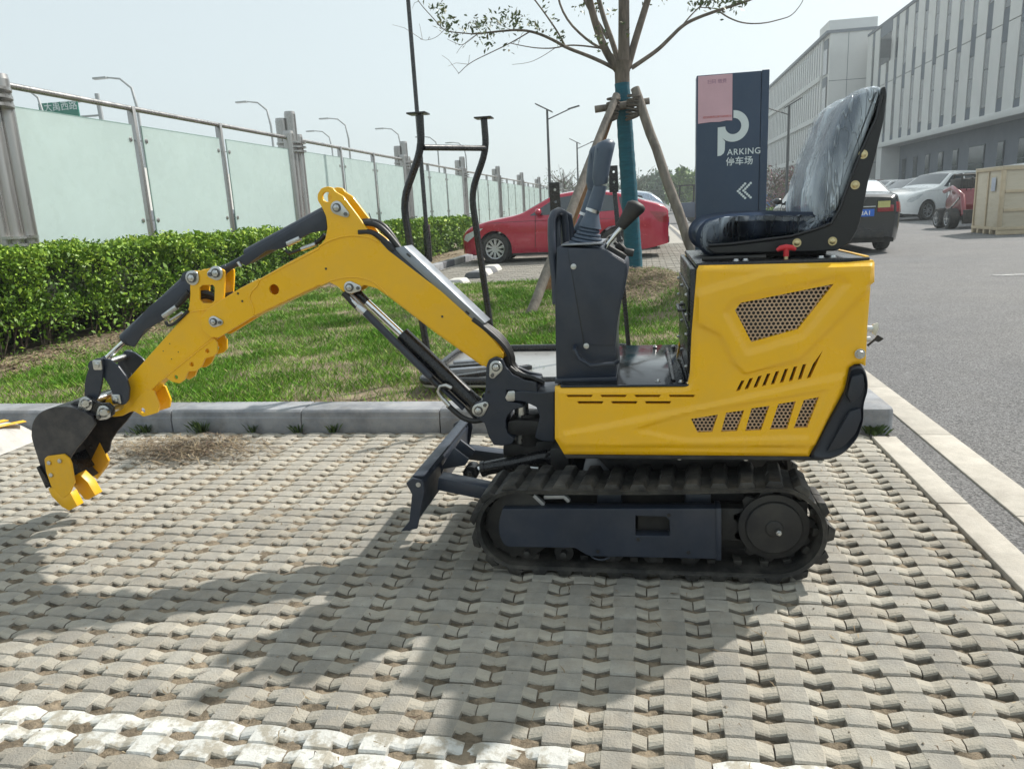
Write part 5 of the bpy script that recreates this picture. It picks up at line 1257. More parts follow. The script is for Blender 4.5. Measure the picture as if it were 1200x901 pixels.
pole(at(640, 345, y=9.4), at(722, 118, y=9.9), .055, .045, PROPB)
pole(at(697, 128.5, y=9.62), at(761, 118.5, y=9.66), .040, .038, PROP, 'crossbar')
for (a, c) in (((719, 116), (716, 141)), ((743, 112), (741, 138))):
    b = MB(); p0, p1 = at(*a, y=9.6), at(*c, y=9.6)
    for k in range(9):
        q = p0.lerp(p1, k / 8); b.tube([q + Vector((.075 * math.cos(t_), .07 * math.sin(t_), .02 * math.sin(t_ + k))) for t_ in [2 * math.pi * j / 14 for j in range(15)]], .011, 6)
    b.build('rope_lashing', ROPE, pr)
b = MB()
for k in range(3): q = at(731, 122 + 3 * k, y=TY); b.tube([q + Vector((.115 * math.cos(t_), .115 * math.sin(t_), .01 * math.sin(t_ * 2 + k))) for t_ in [2 * math.pi * j / 20 for j in range(21)]], .013, 6)
b.build('rope_lashing', ROPE, pr)

# ================================================================ CANOPY FRAME, upside down behind the kerb
cf = thing('canopy_frame', 'black tubular canopy frame standing upside down on the grass, its silver roof panel underneath', 'canopy', (-.75, 4.7, .12))
CZ = .17
ROOFIN = M('canopy_inner_sheet', (.42, .42, .41), .35, .5, var=.08, scale=5, bump=.05, bscale=80)
b = MB(); A4 = [(-1.33, 4.20), (-.10, 4.18), (-.10, 5.24), (-1.33, 5.26)]
b.prism(rnd(A4, .1, 5), CZ - .02, CZ, 'z'); rp = b.build('roof_panel', ROOFIN, cf, bevel=.003)
b = MB(); ring = rnd(A4, .1, 5); n = len(ring)
b.tube([(p[0], p[1], CZ + .02) for p in ring + [ring[0]]], .024, 10); b.build('roof_rim', BLK, cf, angle=60)
for k in range(3):
    b = MB(); y = 4.50 + .13 * k; b.bar((-1.26, y, CZ + .014), (-.95, y + .10, CZ + .014), .055, .028); b.build('roof_rib', (SILVER, BLK, SILVER)[k], cf, bevel=.004)
b = MB(); b.bar((-1.2, 4.30, CZ + .014), (-.72, 4.62, CZ + .014), .05, .025); b.build('roof_rib', BLK, cf, bevel=.004)
def tubeY(nm, pts, r, mat=BLK, par=cf, n=14):
    P = [at(p[0], p[1], y=p[2]) for p in pts]; Q = [P[0]]
    for i in range(1, len(P) - 1):
        a, c, d = P[i - 1], P[i], P[i + 1]; k = .10
        s0 = c + (a - c).normalized() * min(k, (a - c).length * .4); s1 = c + (d - c).normalized() * min(k, (d - c).length * .4)
        for j in range(5): t_ = j / 4; Q.append(s0 * (1 - t_) ** 2 + c * 2 * t_ * (1 - t_) + s1 * t_ * t_)
    Q.append(P[-1]); b = MB(); b.tube(Q, r, n); return b.build(nm, mat, par, angle=60)
tubeY('post', [(492, 135, 4.42), (494, 175, 4.42), (472, 235, 4.42), (505, 440, 4.42)], .022)
tubeY('post', [(567, 139, 5.0), (570, 176, 5.0), (552, 226, 5.0), (579, 412, 5.0)], .022)
tubeY('crossbar', [(496, 173, 4.42), (569, 174, 5.0)], .018)
for (a, y) in (((490, 133.5), 4.42), ((567, 138.5), 5.0)):
    o = at(*a, y=y); b = MB(); b.box(o, (.11, .11, .009)); b.build('foot_plate', BLK, cf, bevel=.001)
for (p0, p1, y) in (((652, 246), (700, 452), 4.35), ((720, 222), (737, 410), 5.15)):
    a, c = at(*p0, y=y), at(*p1, y=y); b = MB(); b.bar(a, c, .030, .030); b.build('post', BLK, cf, bevel=.003)
    o = a + Vector((0, -.02, 0)); hz = [circ((o.x - .002, o.z + .11), .0075, 10), circ((o.x, o.z + .045), .0075, 10)]
    plate('bolt_bracket', rnd([(o.x - .032, o.z - .02), (o.x + .028, o.z - .02), (o.x + .024, o.z + .15), (o.x - .034, o.z + .15)], .004), y - .022, y - .016, BLK, cf, holes=hz)

# ================================================================ PARKING SIGN
SY = 7.8
SGN = M('sign_blue_panel', (.019, .042, .085), .38, var=.06, scale=2, bump=.01, bscale=50, dust=.1, dustcol=(.1, .12, .15))
SGW = M('sign_white', (.62, .68, .70), .5, var=.04)
PINK = M('pink_poster', (.60, .38, .44), .75, var=.05, scale=6, bump=.08, bscale=30)
PTX = M('poster_print', (.30, .17, .25), .8); PTR = M('poster_red_print', (.50, .10, .08), .8)
tl, tr_ = at(816.5, 89, y=SY), at(902, 82, y=SY); z0s = .12
sg = thing('parking_sign', 'tall dark blue parking sign with white letters and arrows and a pink poster', 'sign', ((tl.x + tr_.x) / 2, SY, z0s))
b = MB(); b.bb((tl.x, SY, z0s), (tr_.x - .072, SY + .16, tl.z)); b.build('panel', SGN, sg, bevel=.006)
b = MB(); b.bb((tr_.x - .069, SY - .004, z0s), (tr_.x, SY + .164, tl.z + .006)); b.build('side_post', SGN, sg, bevel=.006)
b = MB(); b.bb((tl.x - .012, SY + .02, z0s - .06), (tr_.x + .012, SY + .14, z0s + .02)); b.build('base', BLKM, sg, bevel=.005)
def S(px_, py_, d=.004): return at(px_, py_, y=SY - d)
p0, p1 = S(818, 89.5), S(857.5, 141.5); p2 = S(818, 145)
b = MB(); b.prism([(p0.x, p0.z - .004), (p1.x, p0.z - .002), (p1.x + .004, p1.z), (p1.x - .05, p1.z + .004), (p1.x - .11, p1.z - .005), (p1.x - .2, p1.z - .002), (p0.x + .003, p1.z - .01)], SY - .006, SY - .0025); po = b.build('poster', PINK, sg)
text('poster_heading', '扫码 缴费', .042, PTX, po, Vector((p0.x + .085, SY - .0065, p0.z - .075)), FACE, .0004)
text('poster_note', '请扫码缴费后离场谢谢配合', .0225, PTR, po, Vector((p0.x + .045, SY - .0065, p1.z + .035)), FACE, .0004)
c = S(859.3, 148); mpx = (S(869.3, 148).x - c.x) / 10
ro, ri = 18.2 * mpx, 9.4 * mpx; A = []
for k in range(33): a = math.pi / 2 - 1.5 * math.pi * k / 32; A.append((c.x + ro * math.cos(a), c.z + ro * math.sin(a)))
L_ = [(c.x - ro, c.z - .5 * mpx), (c.x - ro, c.z - 34 * mpx), (c.x - ro + 4.2 * mpx, c.z - 33.6 * mpx), (c.x - ro + 7.4 * mpx, c.z - 31 * mpx), (c.x - ro + 8.6 * mpx, c.z - 27.5 * mpx), (c.x - ro + 8.8 * mpx, c.z - 17.2 * mpx)]
ringo = [(c.x + ro * math.cos(a), c.z + ro * math.sin(a)) for a in [math.pi / 2 - (1.26 * math.pi) * k / 30 for k in range(31)]]
ringi = [(c.x + ri * math.cos(a), c.z + ri * math.sin(a)) for a in [math.pi / 2 - 1.5 * math.pi * k / 34 for k in range(35)]]
shape = ringo + [L_[5], L_[4], L_[3], L_[2], L_[1], L_[0]] + ringi[::-1]
plate('letter_p', shape, SY - .005, SY - .0005, SGW, sg, bev=.0003)
o = S(852, 182.2); text('lettering', 'ARKING', 10.2 * mpx, SGW, sg, Vector((o.x, SY - .0005, o.z)), FACE, .002, spacing=1.08, bold=.0005)
o = S(850.5, 193.6); text('lettering', '停车场', 10.6 * mpx, SGW, sg, Vector((o.x, SY - .0005, o.z)), FACE, .002, spacing=1.05, bold=.001)
b = MB()
for off in (0, 6.5):
    for k in range(5):
        for s_ in ((1, -1) if k else (1,)):
            q = S(864.8 + off + 2.1 * k, 224.2 - .1 * off - s_ * 2.1 * k - .1 * k); b.cyl(q + Vector((0, .004, 0)), q + Vector((0, .0005, 0)), 1.45 * mpx, n=14)
b.build('arrow_dots', SGW, sg)
q = S(838, 262); b = MB(); b.bb((q.x - .03, SY - .004, q.z - .1), (q.x + .04, SY + .001, q.z + .1)); b.build('service_hatch', BLKM, sg, bevel=.002)

# ================================================================ GLASS FENCE
FX = -6.6
FGL = M('frosted_glass', (.68, .77, .76), .28, var=.06, scale=1.2, spec=.5, dust=.25, dustcol=(.5, .55, .5))
tn = FGL.node_tree; pb = tn.nodes['Principled BSDF']; tr2 = tn.nodes.new('ShaderNodeBsdfTranslucent'); tr2.inputs[0].default_value = (.76, .86, .85, 1); ms = tn.nodes.new('ShaderNodeMixShader'); ms.inputs[0].default_value = .55
tn.links.new(pb.outputs[0], ms.inputs[1]); tn.links.new(tr2.outputs[0], ms.inputs[2]); tn.links.new(ms.outputs[0], tn.nodes['Material Output'].inputs['Surface'])
INOX = M('brushed_stainless', (.42, .41, .40), .30, .9, var=.15, scale=5, bump=.03, bscale=90, aniso=(1, 1, .1), dust=.3, dustcol=(.3, .28, .25))
GEDGE = M('glass_edge', (.22, .32, .30), .3)
fe = thing('glass_fence', 'long stainless steel fence with frosted pale green glass panels behind the hedge', 'fence', (FX, 20, .02))
pb_ = MB(); pb_.bb((-.045, -.03, 0), (.045, .03, 2.70)); 
for z in (2.28, 1.25): pb_.bar((0, -.17, z), (0, .17, z), .012, .012); pb_.cyl((.02, -.16, z), (.05, -.16, z), .03, n=12); pb_.cyl((.02, .16, z), (.05, .16, z), .03, n=12)
POST = pb_.mesh('post', bevel=.003); POST.materials.append(INOX)
qb = MB()
for (dx_, dy_, r_, h_) in ((0, 0, .105, 3.12), (.02, -.2, .105, 2.75), (-.16, -.08, .10, 3.0), (.02, .19, .095, 2.72)):
    qb.cyl((dx_, dy_, 0), (dx_, dy_, h_), r_, n=28); qb.cyl((dx_, dy_, h_), (dx_, dy_, h_ + .05), r_ * 1.0, r_ * .9, n=28)
for z in (2.42, 2.50, 2.58, 1.02, 1.10): qb.cyl((-.02, -.02, z), (-.02, -.02, z + .03), .27, n=36)
PIL = qb.mesh('pillar', bevel=0, angle=40); PIL.materials.append(INOX)
y = .1; k = 0
FP = []
while y < 120:
    FP.append((y, 'p')); FP.append((y + 2.3, 'o')); FP.append((y + 4.4, 'o')); y += 7.0
for i, (y, kd) in enumerate(FP):
    o = bpy.data.objects.new('pillar' if kd == 'p' else 'fence_post', PIL if kd == 'p' else POST); COL.objects.link(o); o.parent = fe; o.matrix_parent_inverse = WM[fe.name].inverted(); o.location = (FX, y, .02)
for i in range(len(FP) - 1):
    a, c = FP[i][0], FP[i + 1][0]; ga = .34 if FP[i][1] == 'p' else .13; gc = .34 if FP[i + 1][1] == 'p' else .13
    if a < 2: continue
    b = MB(); b.bb((FX + .028, a + ga * .75, .75), (FX + .040, c - gc * .75, 2.49)); gp = b.build('glass_panel', [FGL, GEDGE], fe)
    for q in gp.data.polygons: q.material_index = 0 if abs(q.normal.x) > .5 else 1
    b = MB(); b.bb((FX + .0405, a + ga * .75, 2.478), (FX + .0415, c - gc * .75, 2.49)); b.bb((FX + .0405, a + ga * .75, .75), (FX + .0415, a + ga * .75 + .012, 2.477)); b.build('ground_edge', GEDGE, gp)
    b = MB(); b.cyl((FX, a, 2.70), (FX, c, 2.70), .035, n=14); b.build('top_rail', INOX, fe)
# ================================================================ VEHICLES
GLASS = M('car_glass', (.02, .03, .04), .06, var=.05, spec=.9, coat=.5)
TYRE = M('tyre_rubber', (.018, .018, .019), .75, var=.15, scale=20, bump=.2, bscale=120, dust=.2)
RIM = M('alloy_rim', (.55, .56, .58), .3, .85, var=.08)
LAMPC = M('clear_lamp', (.55, .58, .60), .1, var=.2, scale=25, spec=.9, coat=.6)
LAMPR = M('red_lamp', (.25, .01, .015), .15, var=.2, scale=25, coat=.6)
PLATE = M('blue_number_plate', (.02, .13, .55), .45, var=.03)
WHT = M('white_plastic', (.75, .76, .76), .4, var=.03)
def paint(name, c, m=.15, r=.28): return M(name, c, r, m, var=.03, scale=2, coat=.8, dust=.08)
def smooth(pts, n=240, k=9, L=None):
    xs = np.linspace(pts[0][0], pts[-1][0], n); ys = np.interp(xs, [p[0] for p in pts], [p[1] for p in pts])
    pad = np.pad(ys, k, mode='edge'); ker = np.hanning(2 * k + 1); ker /= ker.sum(); sm = np.convolve(pad, ker, 'valid')
    return lambda x: float(np.interp(x, xs, sm))
def wheel_meshes(r, wdt, spokes):
    b = MB(); prof = [(r * .64, -wdt / 2), (r * .8, -wdt / 2 - .005), (r * .94, -wdt / 2), (r, -wdt * .35), (r, wdt * .35), (r * .94, wdt / 2), (r * .64, wdt / 2)]
    b.grid([[(q[0] * math.cos(a), q[1], q[0] * math.sin(a)) for q in prof] for a in [2 * math.pi * k / 36 for k in range(37)]]); t_ = b.mesh('tyre', angle=50); t_.materials.append(TYRE)
    b = MB(); b.grid([[(q[0] * math.cos(a), q[1], q[0] * math.sin(a)) for q in ((r * .66, -wdt / 2 - .004), (r * .61, -wdt / 2 + .002), (r * .60, wdt * .3), (r * .2, wdt * .32))] for a in [2 * math.pi * k / 36 for k in range(37)]])
    for k in range(spokes):
        a = 2 * math.pi * k / spokes; da = .07 if k % 2 else -.07
        b.bar((r * .10 * math.cos(a), -wdt / 2 + .012, r * .10 * math.sin(a)), (r * .63 * math.cos(a + da), -wdt / 2 + .004, r * .63 * math.sin(a + da)), .022, .03, (0, 1, 0))
    b.cyl((0, -wdt / 2 + .02, 0), (0, -wdt / 2 - .004, 0), r * .15, n=20); rm = b.mesh('rim', angle=40); rm.materials.append(RIM)
    b = MB(); b.cyl((0, -wdt * .15, 0), (0, wdt * .3, 0), r * .60, n=24); dk = b.mesh('brake_disc'); dk.materials.append(BLKM)
    return t_, rm, dk
def make_car(name, label, L, W, top, belt_z, glass_side, ws, rs, wf, wr, wr_r, col, loc, rotz, group=None, spokes=10, sill=.2, rearkit=None, plate_txt=None, face=0, cat='car', roofglass=None):
    """front at x=0, rear at x=L; near (camera) side is y<0"""
    t = thing(name, label, cat, loc, group, rotz, local=True)
    pm = col; zt_ = smooth(top, k=6)
    def wid(x):
        e = 1 - .30 * max(0, (.42 - x) / .42) ** 2.2 - .20 * max(0, (x - (L - .4)) / .4) ** 2.4; return W / 2 * e * (1 - .03 * ((x - L / 2) / (L / 2)) ** 2)
    wc = (wf, wr)
    def zb(x):
        z = sill + .05 * max(0, (.5 - x) / .5) + .10 * max(0, (x - (L - .5)) / .5)
        for c in wc:
            d = abs(x - c); ra = wr_r + .055
            if d < ra: z = max(z, wr_r + math.sqrt(ra * ra - d * d))
        return z
    def Ys(x, z):
        w0 = wid(x); bz = belt_z
        if z > bz: return w0 - (z - bz) * .36 - .02
        k = (bz - z) / (bz - sill); return w0 * (1 - .055 * k ** 2.2) - .02 * (1 - min(1, k * 7)) + .012 * math.sin(min(k, 1) * math.pi)
    xs = sorted(set([round(v, 4) for v in list(np.linspace(0, L, 84)) + [c + s_ * (wr_r + .055) * q for c in wc for s_ in (-1, 1) for q in (1.0, .995, .95, .85, .7)]]))
    rows = []
    for x in xs:
        z0 = zb(x); zt = zt_(x); z0 = min(z0, zt - .12); rr = .055; side = []
        for k in range(13): z = z0 + (zt - rr - z0) * k / 12; side.append((x, -Ys(x, z), z))
        yt = Ys(x, zt - rr); 
        for k in range(1, 5): a = math.pi / 2 * k / 4; side.append((x, -(yt - .07 * (1 - math.cos(a))), zt - rr + rr * math.sin(a)))
        ye = yt - .07
        for k in range(1, 5): f = k / 4; side.append((x, -ye * (1 - f), zt + .035 * (1 - (1 - f) ** 2)))
        row = [(x, -side[0][1] * 0 - (Ys(x, z0) - .10), z0 + .02)] + side; rows.append(row + [(p[0], -p[1], p[2]) for p in row[-2::-1]])
    b = MB(); b.grid(rows); n = len(rows[0]); b.f += [tuple(range(n - 1, -1, -1)), tuple((len(rows) - 1) * n + k for k in range(n))]; b.mi += [0, 0]
    body = b.build('body', pm, t, angle=42)
    # underbody so nothing shows through
    b = MB(); b.bb((.25, -W / 2 + .12, sill + .0), (L - .25, W / 2 - .12, sill + .38)); b.build('underbody', BLKM, t)
    for s_ in (-1, 1): b = MB(); b.bb((wf + wr_r + .06, s_ * (W / 2 - .10), sill - .03), (wr - wr_r - .06, s_ * (W / 2 - .045), sill + .02)); b.build('sill_trim', BLKM, t, bevel=.01)
    def patch(nm, poly, mat, off=.005, sides=(-1, 1), par=body, st=.08, th=True):
        for s_ in sides:
            me = flatmesh(poly, [], 0, 0)
            for v in me.vertices: v.co = (v.co.x, 0, v.co.y)
            gridcut(me, st)
            for v in me.vertices: v.co.y = s_ * (Ys(v.co.x, v.co.z) + off)
            bm = bmesh.new(); bm.from_mesh(me); bmesh.ops.remove_doubles(bm, verts=bm.verts, dist=1e-5); bmesh.ops.recalc_face_normals(bm, faces=bm.faces)
            be = [e for e in bm.edges if len(e.link_faces) == 1]; q = bmesh.ops.extrude_edge_only(bm, edges=be)
            for v in [g_ for g_ in q['geom'] if isinstance(g_, bmesh.types.BMVert)]: v.co.y -= s_ * (off + .006)
            bm.to_mesh(me); bm.free(); me.materials.clear(); finish(me, 40); add(nm, me, mat, par)
    for g_ in glass_side: patch('side_window', rnd(g_, .03, 3), GLASS)
    def topglass(nm, xa, xb, par=body, gm=GLASS):
        b = MB(); R_ = []
        for i in range(15):
            x = xa + (xb - xa) * i / 14; zt = zt_(x); yt = Ys(x, zt - .055) - .085; R_.append([(x, y, zt + .035 * (1 - (y / (yt + .015)) ** 2) + .006) for y in np.linspace(-yt, yt, 11)])
        b.grid(R_); me = b.mesh(nm); 
        return add(nm, me, gm, par)
    topglass('windscreen', *ws); topglass('rear_window', *rs, gm=roofglass or GLASS)
    # seams and handles
    b = MB()
    dl = [glass_side[0][0][0] + .12, (wf + wr) / 2 + .1, wr - .42]
    for x in dl:
        b.tube([(x + .05 * (z - .6), -(Ys(x, z) + .001), z) for z in np.linspace(sill + .12, belt_z, 8)], .006, 5)
    for s_ in (-1,): b.tube([(x, s_ * (Ys(x, belt_z - .10) + .002), belt_z - .12 + .02 * math.sin(x)) for x in np.linspace(wf - .2, wr + .3, 20)], .004, 5)
    b.build('door_gap', BLKM, body)
    for x in (dl[1] - .22, dl[2] - .10):
        for s_ in (-1, 1): b = MB(); b.tube([(x - .09, s_ * (Ys(x, belt_z - .1) + .004), belt_z - .10), (x - .07, s_ * (Ys(x, belt_z - .1) + .03), belt_z - .10), (x + .07, s_ * (Ys(x, belt_z - .1) + .03), belt_z - .095), (x + .09, s_ * (Ys(x, belt_z - .1) + .004), belt_z - .095)], .012, 8); b.build('door_handle', pm, body)
    for s_ in (-1, 1):
        x = glass_side[0][0][0] + .22; o = Vector((x, s_ * (Ys(x, belt_z + .05) + .13), belt_z + .08)); b = MB(); b.ball(o, (.075, .11, .075), 14); b.bar(o, o + Vector((0, -s_ * .13, -.07)), .03, .05); b.build('mirror', pm, t, angle=60)
    # lamps
    patch('headlight', rnd([(.03, zt_(.1) - .20), (.10, zt_(.12) - .10), (.42, zt_(.42) - .09), (.55, zt_(.5) - .10), (.40, zt_(.4) - .19), (.15, zt_(.1) - .24)], .02), LAMPC, .006, st=.04)
    patch('tail_light', rnd([(L - .42, zt_(L - .3) - .16), (L - .04, zt_(L - .1) - .13), (L - .03, zt_(L - .05) - .30), (L - .2, zt_(L - .1) - .32)], .02), LAMPR, .006, st=.04)
    # ends: grille, bumpers, plates
    y0 = wid(0)
    for (xe, s_, tag_) in ((0, -1, 'front'), (L, 1, 'rear')):
        w0 = wid(xe); zt = zt_(xe)
        b = MB(); b.box((xe + s_ * .004, 0, sill + .17), (.05, w0 * 1.5, .14)); b.build('bumper_grille', BLKM, body, bevel=.02)
        if tag_ == 'front': b = MB(); b.box((xe - .005, 0, zt - .12), (.04, w0 * .95, .12)); b.build('grille', BLKM, body, bevel=.02)
        py_ = .11 if plate_txt and tag_ == 'rear' else 0; b = MB(); pz = sill + .30 if tag_ == 'front' else zt - .27; b.box((xe + s_ * .028, py_, pz), (.012, .44, .14)); pl = b.build('number_plate', PLATE, body, bevel=.004)
        if tag_ == 'rear':
            for q in (-1, 1): b = MB(); b.box((xe + .004, q * w0 * .76, zt - .20), (.03, w0 * .42, .13)); b.build('tail_light', LAMPR, body, bevel=.02)
            b = MB(); b.box((xe + .012, 0, zt - .155), (.02, w0 * 1.0, .02)); b.build('boot_trim', STEEL, body, bevel=.005)
            if plate_txt: b = MB(); b.box((xe + .022, .50, zt - .12), (.012, .22, .12)); b.build('sticker', M('yellow_sticker', (.50, .47, .18), .6), body)
            if plate_txt: text('plate_text', plate_txt, .115, WHT, pl, Vector((xe + .036, .02, pz - .04)) if 1 else None, Matrix(((0, 0, 1), (1, 0, 0), (0, 1, 0))), .0008, bold=.002)
    # wheels
    ty, rmm, dk = wheel_meshes(wr_r, .21, spokes)
    for c in wc:
        for s_ in (-1, 1):
            wv = bpy.data.objects.new('wheel', ty); COL.objects.link(wv); wv.parent = t; wv.location = (c, s_ * (W / 2 - .115), wr_r); wv.rotation_euler = (0, .3 * c, 0 if s_ < 0 else math.pi)
            for nm, m_ in (('rim', rmm), ('brake_disc', dk)): o = bpy.data.objects.new(nm, m_); COL.objects.link(o); o.parent = wv
    for c in wc:
        for ya, yb in ((-W / 2 + .05, -W / 2 + .35), (W / 2 - .35, W / 2 - .05)):
            b = MB(); b.grid([[(c + (wr_r + .05) * math.cos(a), y, wr_r + (wr_r + .05) * math.sin(a)) for y in (ya, yb)] for a in [math.pi * k / 16 for k in range(17)]]); b.build('wheel_well', BLKM, t)
    return t
HB = [(0, .60), (.05, .72), (.25, .82), (.7, .93), (1.25, 1.01), (1.45, 1.06), (2.15, 1.40), (2.6, 1.455), (3.1, 1.45), (3.6, 1.38), (4.15, 1.20), (4.45, 1.12), (4.62, 1.06), (4.68, .95)]
SEDG = [[(1.62, 1.00), (2.20, 1.335), (2.62, 1.385), (2.60, 1.00)], [(2.68, 1.00), (2.70, 1.388), (3.15, 1.385), (3.50, 1.33), (3.62, 1.03)], [(3.67, 1.04), (3.60, 1.31), (3.95, 1.18), (3.92, 1.07)]]
REDC = paint('red_car_paint', (.42, .008, .04), .2, .22)
make_car('parked_car', 'red sedan parked side-on behind the wrapped tree trunk', 4.68, 1.80, HB, .99, SEDG, (1.45, 2.15), (3.68, 4.16), .80, 3.50, .33, REDC, (-4.16, 17.95, -.012), 0, spokes=20).scale = (1, 1, 1.045)
SILV = paint('silver_blue_car_paint', (.42, .50, .60), .4, .3)
SUVT = [(0, .72), (.05, .85), (.25, .95), (.8, 1.05), (1.2, 1.12), (1.4, 1.2), (1.95, 1.56), (2.5, 1.64), (3.4, 1.62), (4.0, 1.52), (4.3, 1.3), (4.42, 1.1), (4.45, .9)]
SUVG = [[(1.50, 1.12), (2.0, 1.50), (2.50, 1.55), (2.48, 1.12)], [(2.56, 1.12), (2.58, 1.555), (3.25, 1.55), (3.28, 1.13)], [(3.34, 1.14), (3.32, 1.54), (3.8, 1.46), (3.85, 1.2)]]
make_car('parked_car', 'silver blue hatchback mostly hidden behind the red car', 4.45, 1.82, [(p[0], p[1] * .955) for p in SUVT], 1.06, [[(q[0], q[1] * .955) for q in g_] for g_ in SUVG], (1.4, 1.95), (3.95, 4.35), .82, 3.42, .33, SILV, (-3.85, 21.2, -.012), 0)
BLKC = paint('black_car_paint', (.008, .010, .014), .2, .22)
make_car('parked_car', 'black saloon with blue number plate parked on the road behind the seat', 4.7, 1.82, [(p[0], p[1] * 1.0) for p in HB[:9]] + [(3.6, 1.38), (4.1, 1.16), (4.3, 1.13), (4.62, 1.11), (4.7, 1.04)], .99, SEDG, (1.45, 2.15), (3.45, 4.16), .85, 3.62, .34, BLKC, (at(1059, 290, y=15.9).x - .91, 20.6, 0), R(-90), plate_txt='23A1', roofglass=M('sky_reflecting_glass', (.8, .84, .86), .12, .9, var=.03))
WC = paint('white_car_paint', (.78, .79, .79), 0, .3)
make_car('parked_car', 'white hatchback behind the small red loader, its nose toward the road', 4.3, 1.8, SUVT[:-2] + [(4.3, .95)], 1.10, SUVG, (1.4, 1.95), (3.95, 4.28), .82, 3.35, .33, WC, (9.9, 33.6, 0), R(28), 'white cars parked by the office').scale = (1.1, 1.1, 1.14)
make_car('parked_car', 'white saloon second in the row, roof showing above the nearer white hatchback', 4.6, 1.8, HB, .99, SEDG, (1.45, 2.15), (3.68, 4.16), .85, 3.5, .33, WC, (10.4, 38.6, 0), R(28), 'white cars parked by the office').scale = (1.1, 1.1, 1.2)
make_car('parked_car', 'white saloon furthest left in the row just right of the black saloon', 4.6, 1.8, HB, .99, SEDG, (1.45, 2.15), (3.68, 4.16), .85, 3.5, .33, WC, (10.2, 43.0, 0), R(28), 'white cars parked by the office').scale = (1.12, 1.12, 1.22)
make_car('parked_car', 'white van-like car showing over the red loader, rightmost before the crate', 4.4, 1.8, SUVT, 1.10, SUVG, (1.4, 1.95), (3.95, 4.35), .82, 3.35, .33, WC, (11.5, 30.6, 0), R(28), 'white cars parked by the office').scale = (1.1, 1.1, 1.18)
MAR = paint('maroon_car_paint', (.12, .01, .015), .2)
make_car('parked_car', 'dark maroon car whose roof shows behind the white saloons', 4.6, 1.8, HB, .99, SEDG, (1.45, 2.15), (3.68, 4.16), .85, 3.5, .33, MAR, (10.4, 47.5, 0), R(28)).scale = (1.12, 1.12, 1.3)

# ---- wooden crate
PLY = M('plywood_panel', (.60, .53, .41), .75, var=.08, scale=3, bump=.1, bscale=50, aniso=(1, 1, 6), col2=(.53, .46, .34), mix2=.55, s2=1.5)
BAT = M('pine_batten', (.54, .44, .30), .8, var=.1, scale=6, bump=.2, bscale=60)
cr = thing('wooden_crate', 'large pale plywood shipping crate at the right edge beside the red loader', 'crate', (8.55, 20.6, 0), rotz=R(-3))
Wc, Lc, Hc, z0c = 2.3, 1.75, 1.50, .11
def CB(nm, a, c, m, par=cr): 
    b = MB(); b.bb(a, c); me = b.mesh(nm, bevel=.004); me.transform(WM[cr.name]); me.materials.append(m); return link(bpy.data.objects.new(nm, me), par)
CB('crate_body', (.02, .02, z0c), (Wc - .02, Lc - .02, z0c + Hc), PLY)
CB('lid', (-.02, -.02, z0c + Hc), (Wc + .02, Lc + .02, z0c + Hc + .03), PLY)
for y in (0.0, Lc / 2 - .035, Lc - .07): CB('batten', (-.012, y, z0c), (.012, y + .07, z0c + Hc), BAT)
for z in (z0c, z0c + Hc - .07): CB('batten', (-.016, -.01, z), (.010, Lc + .01, z + .07), BAT); CB('batten', (-.01, -.016, z), (Wc, .010, z + .07), BAT)
for x in (0, Wc * .33, Wc * .66, Wc - .08): CB('batten', (x, -.012, z0c + .072), (x + .08, .012, z0c + Hc - .072), BAT)
for z in (.55, 1.0): CB('batten', (.09, -.014, z), (Wc - .09, .012, z + .07), BAT)
for y in (0, .42, .85, 1.28, Lc - .1): CB('skid', (-.01, y, 0), (Wc, y + .1, z0c - .002), BAT)
LBL = M('faded_blue_label', (.45, .48, .55), .7, var=.15, scale=20)
CB('label', (-.014, .35, 1.05), (-.0125, .62, 1.38), LBL)
# ---- small red loader
RDP = paint('red_machine_paint', (.20, .008, .018), 0, .35)
ld = thing('compact_loader', 'small red compact loader with chunky tyres between the white cars and the crate', 'loader', (9.5, 25.2, 0))
lx, ly = 9.35, 25.4
def LB(nm, m, f, par=ld, **k): b = MB(); f(b); return b.build(nm, m, par, **k)
LB('body', RDP, lambda b: b.prism([(ly - .5, .35), (ly + .7, .35), (ly + .8, .8), (ly + .4, 1.15), (ly - .3, 1.15), (ly - .6, .7)], lx - .05, lx + .75, 'x'), bevel=.03)
LB('engine_hood', BLKM, lambda b: b.bb((lx + .02, ly - .1, 1.0), (lx + .68, ly + .75, 1.45)), bevel=.03)
LB('roll_bar', BLKM, lambda b: [b.tube([(lx + x, ly - .1, 1.1), (lx + x, ly - .1, 1.55), (lx + x, ly + .5, 1.58), (lx + x, ly + .6, 1.2)], .03, 8) for x in (.05, .65)] and b.tube([(lx + .05, ly - .1, 1.55), (lx + .65, ly - .1, 1.55)], .03, 8))
for x in (-.16, .78): LB('lift_arm', RDP, lambda b: b.tube([(lx + x, ly + .6, 1.1), (lx + x, ly, 1.2), (lx + x, ly - .8, .95), (lx + x, ly - 1.0, .4)], .07, 8), angle=50)
LB('quick_plate', BLKM, lambda b: b.bb((lx - .2, ly - 1.06, .15), (lx + .85, ly - .98, .55)), bevel=.01)
LB('lift_cylinder', CHROME, lambda b: b.cyl((lx - .16, ly - .6, .9), (lx - .16, ly + .2, .5), .03, n=10))
LB('levers', BLKM, lambda b: [b.cyl((lx + .1 + .12 * k, ly - .35, 1.1), (lx + .1 + .12 * k, ly - .45, 1.42), .012, n=6) for k in range(4)] and b.ball((lx + .2, ly - .45, 1.44), .04))
ty, rmm, dk = wheel_meshes(.30, .26, 6)
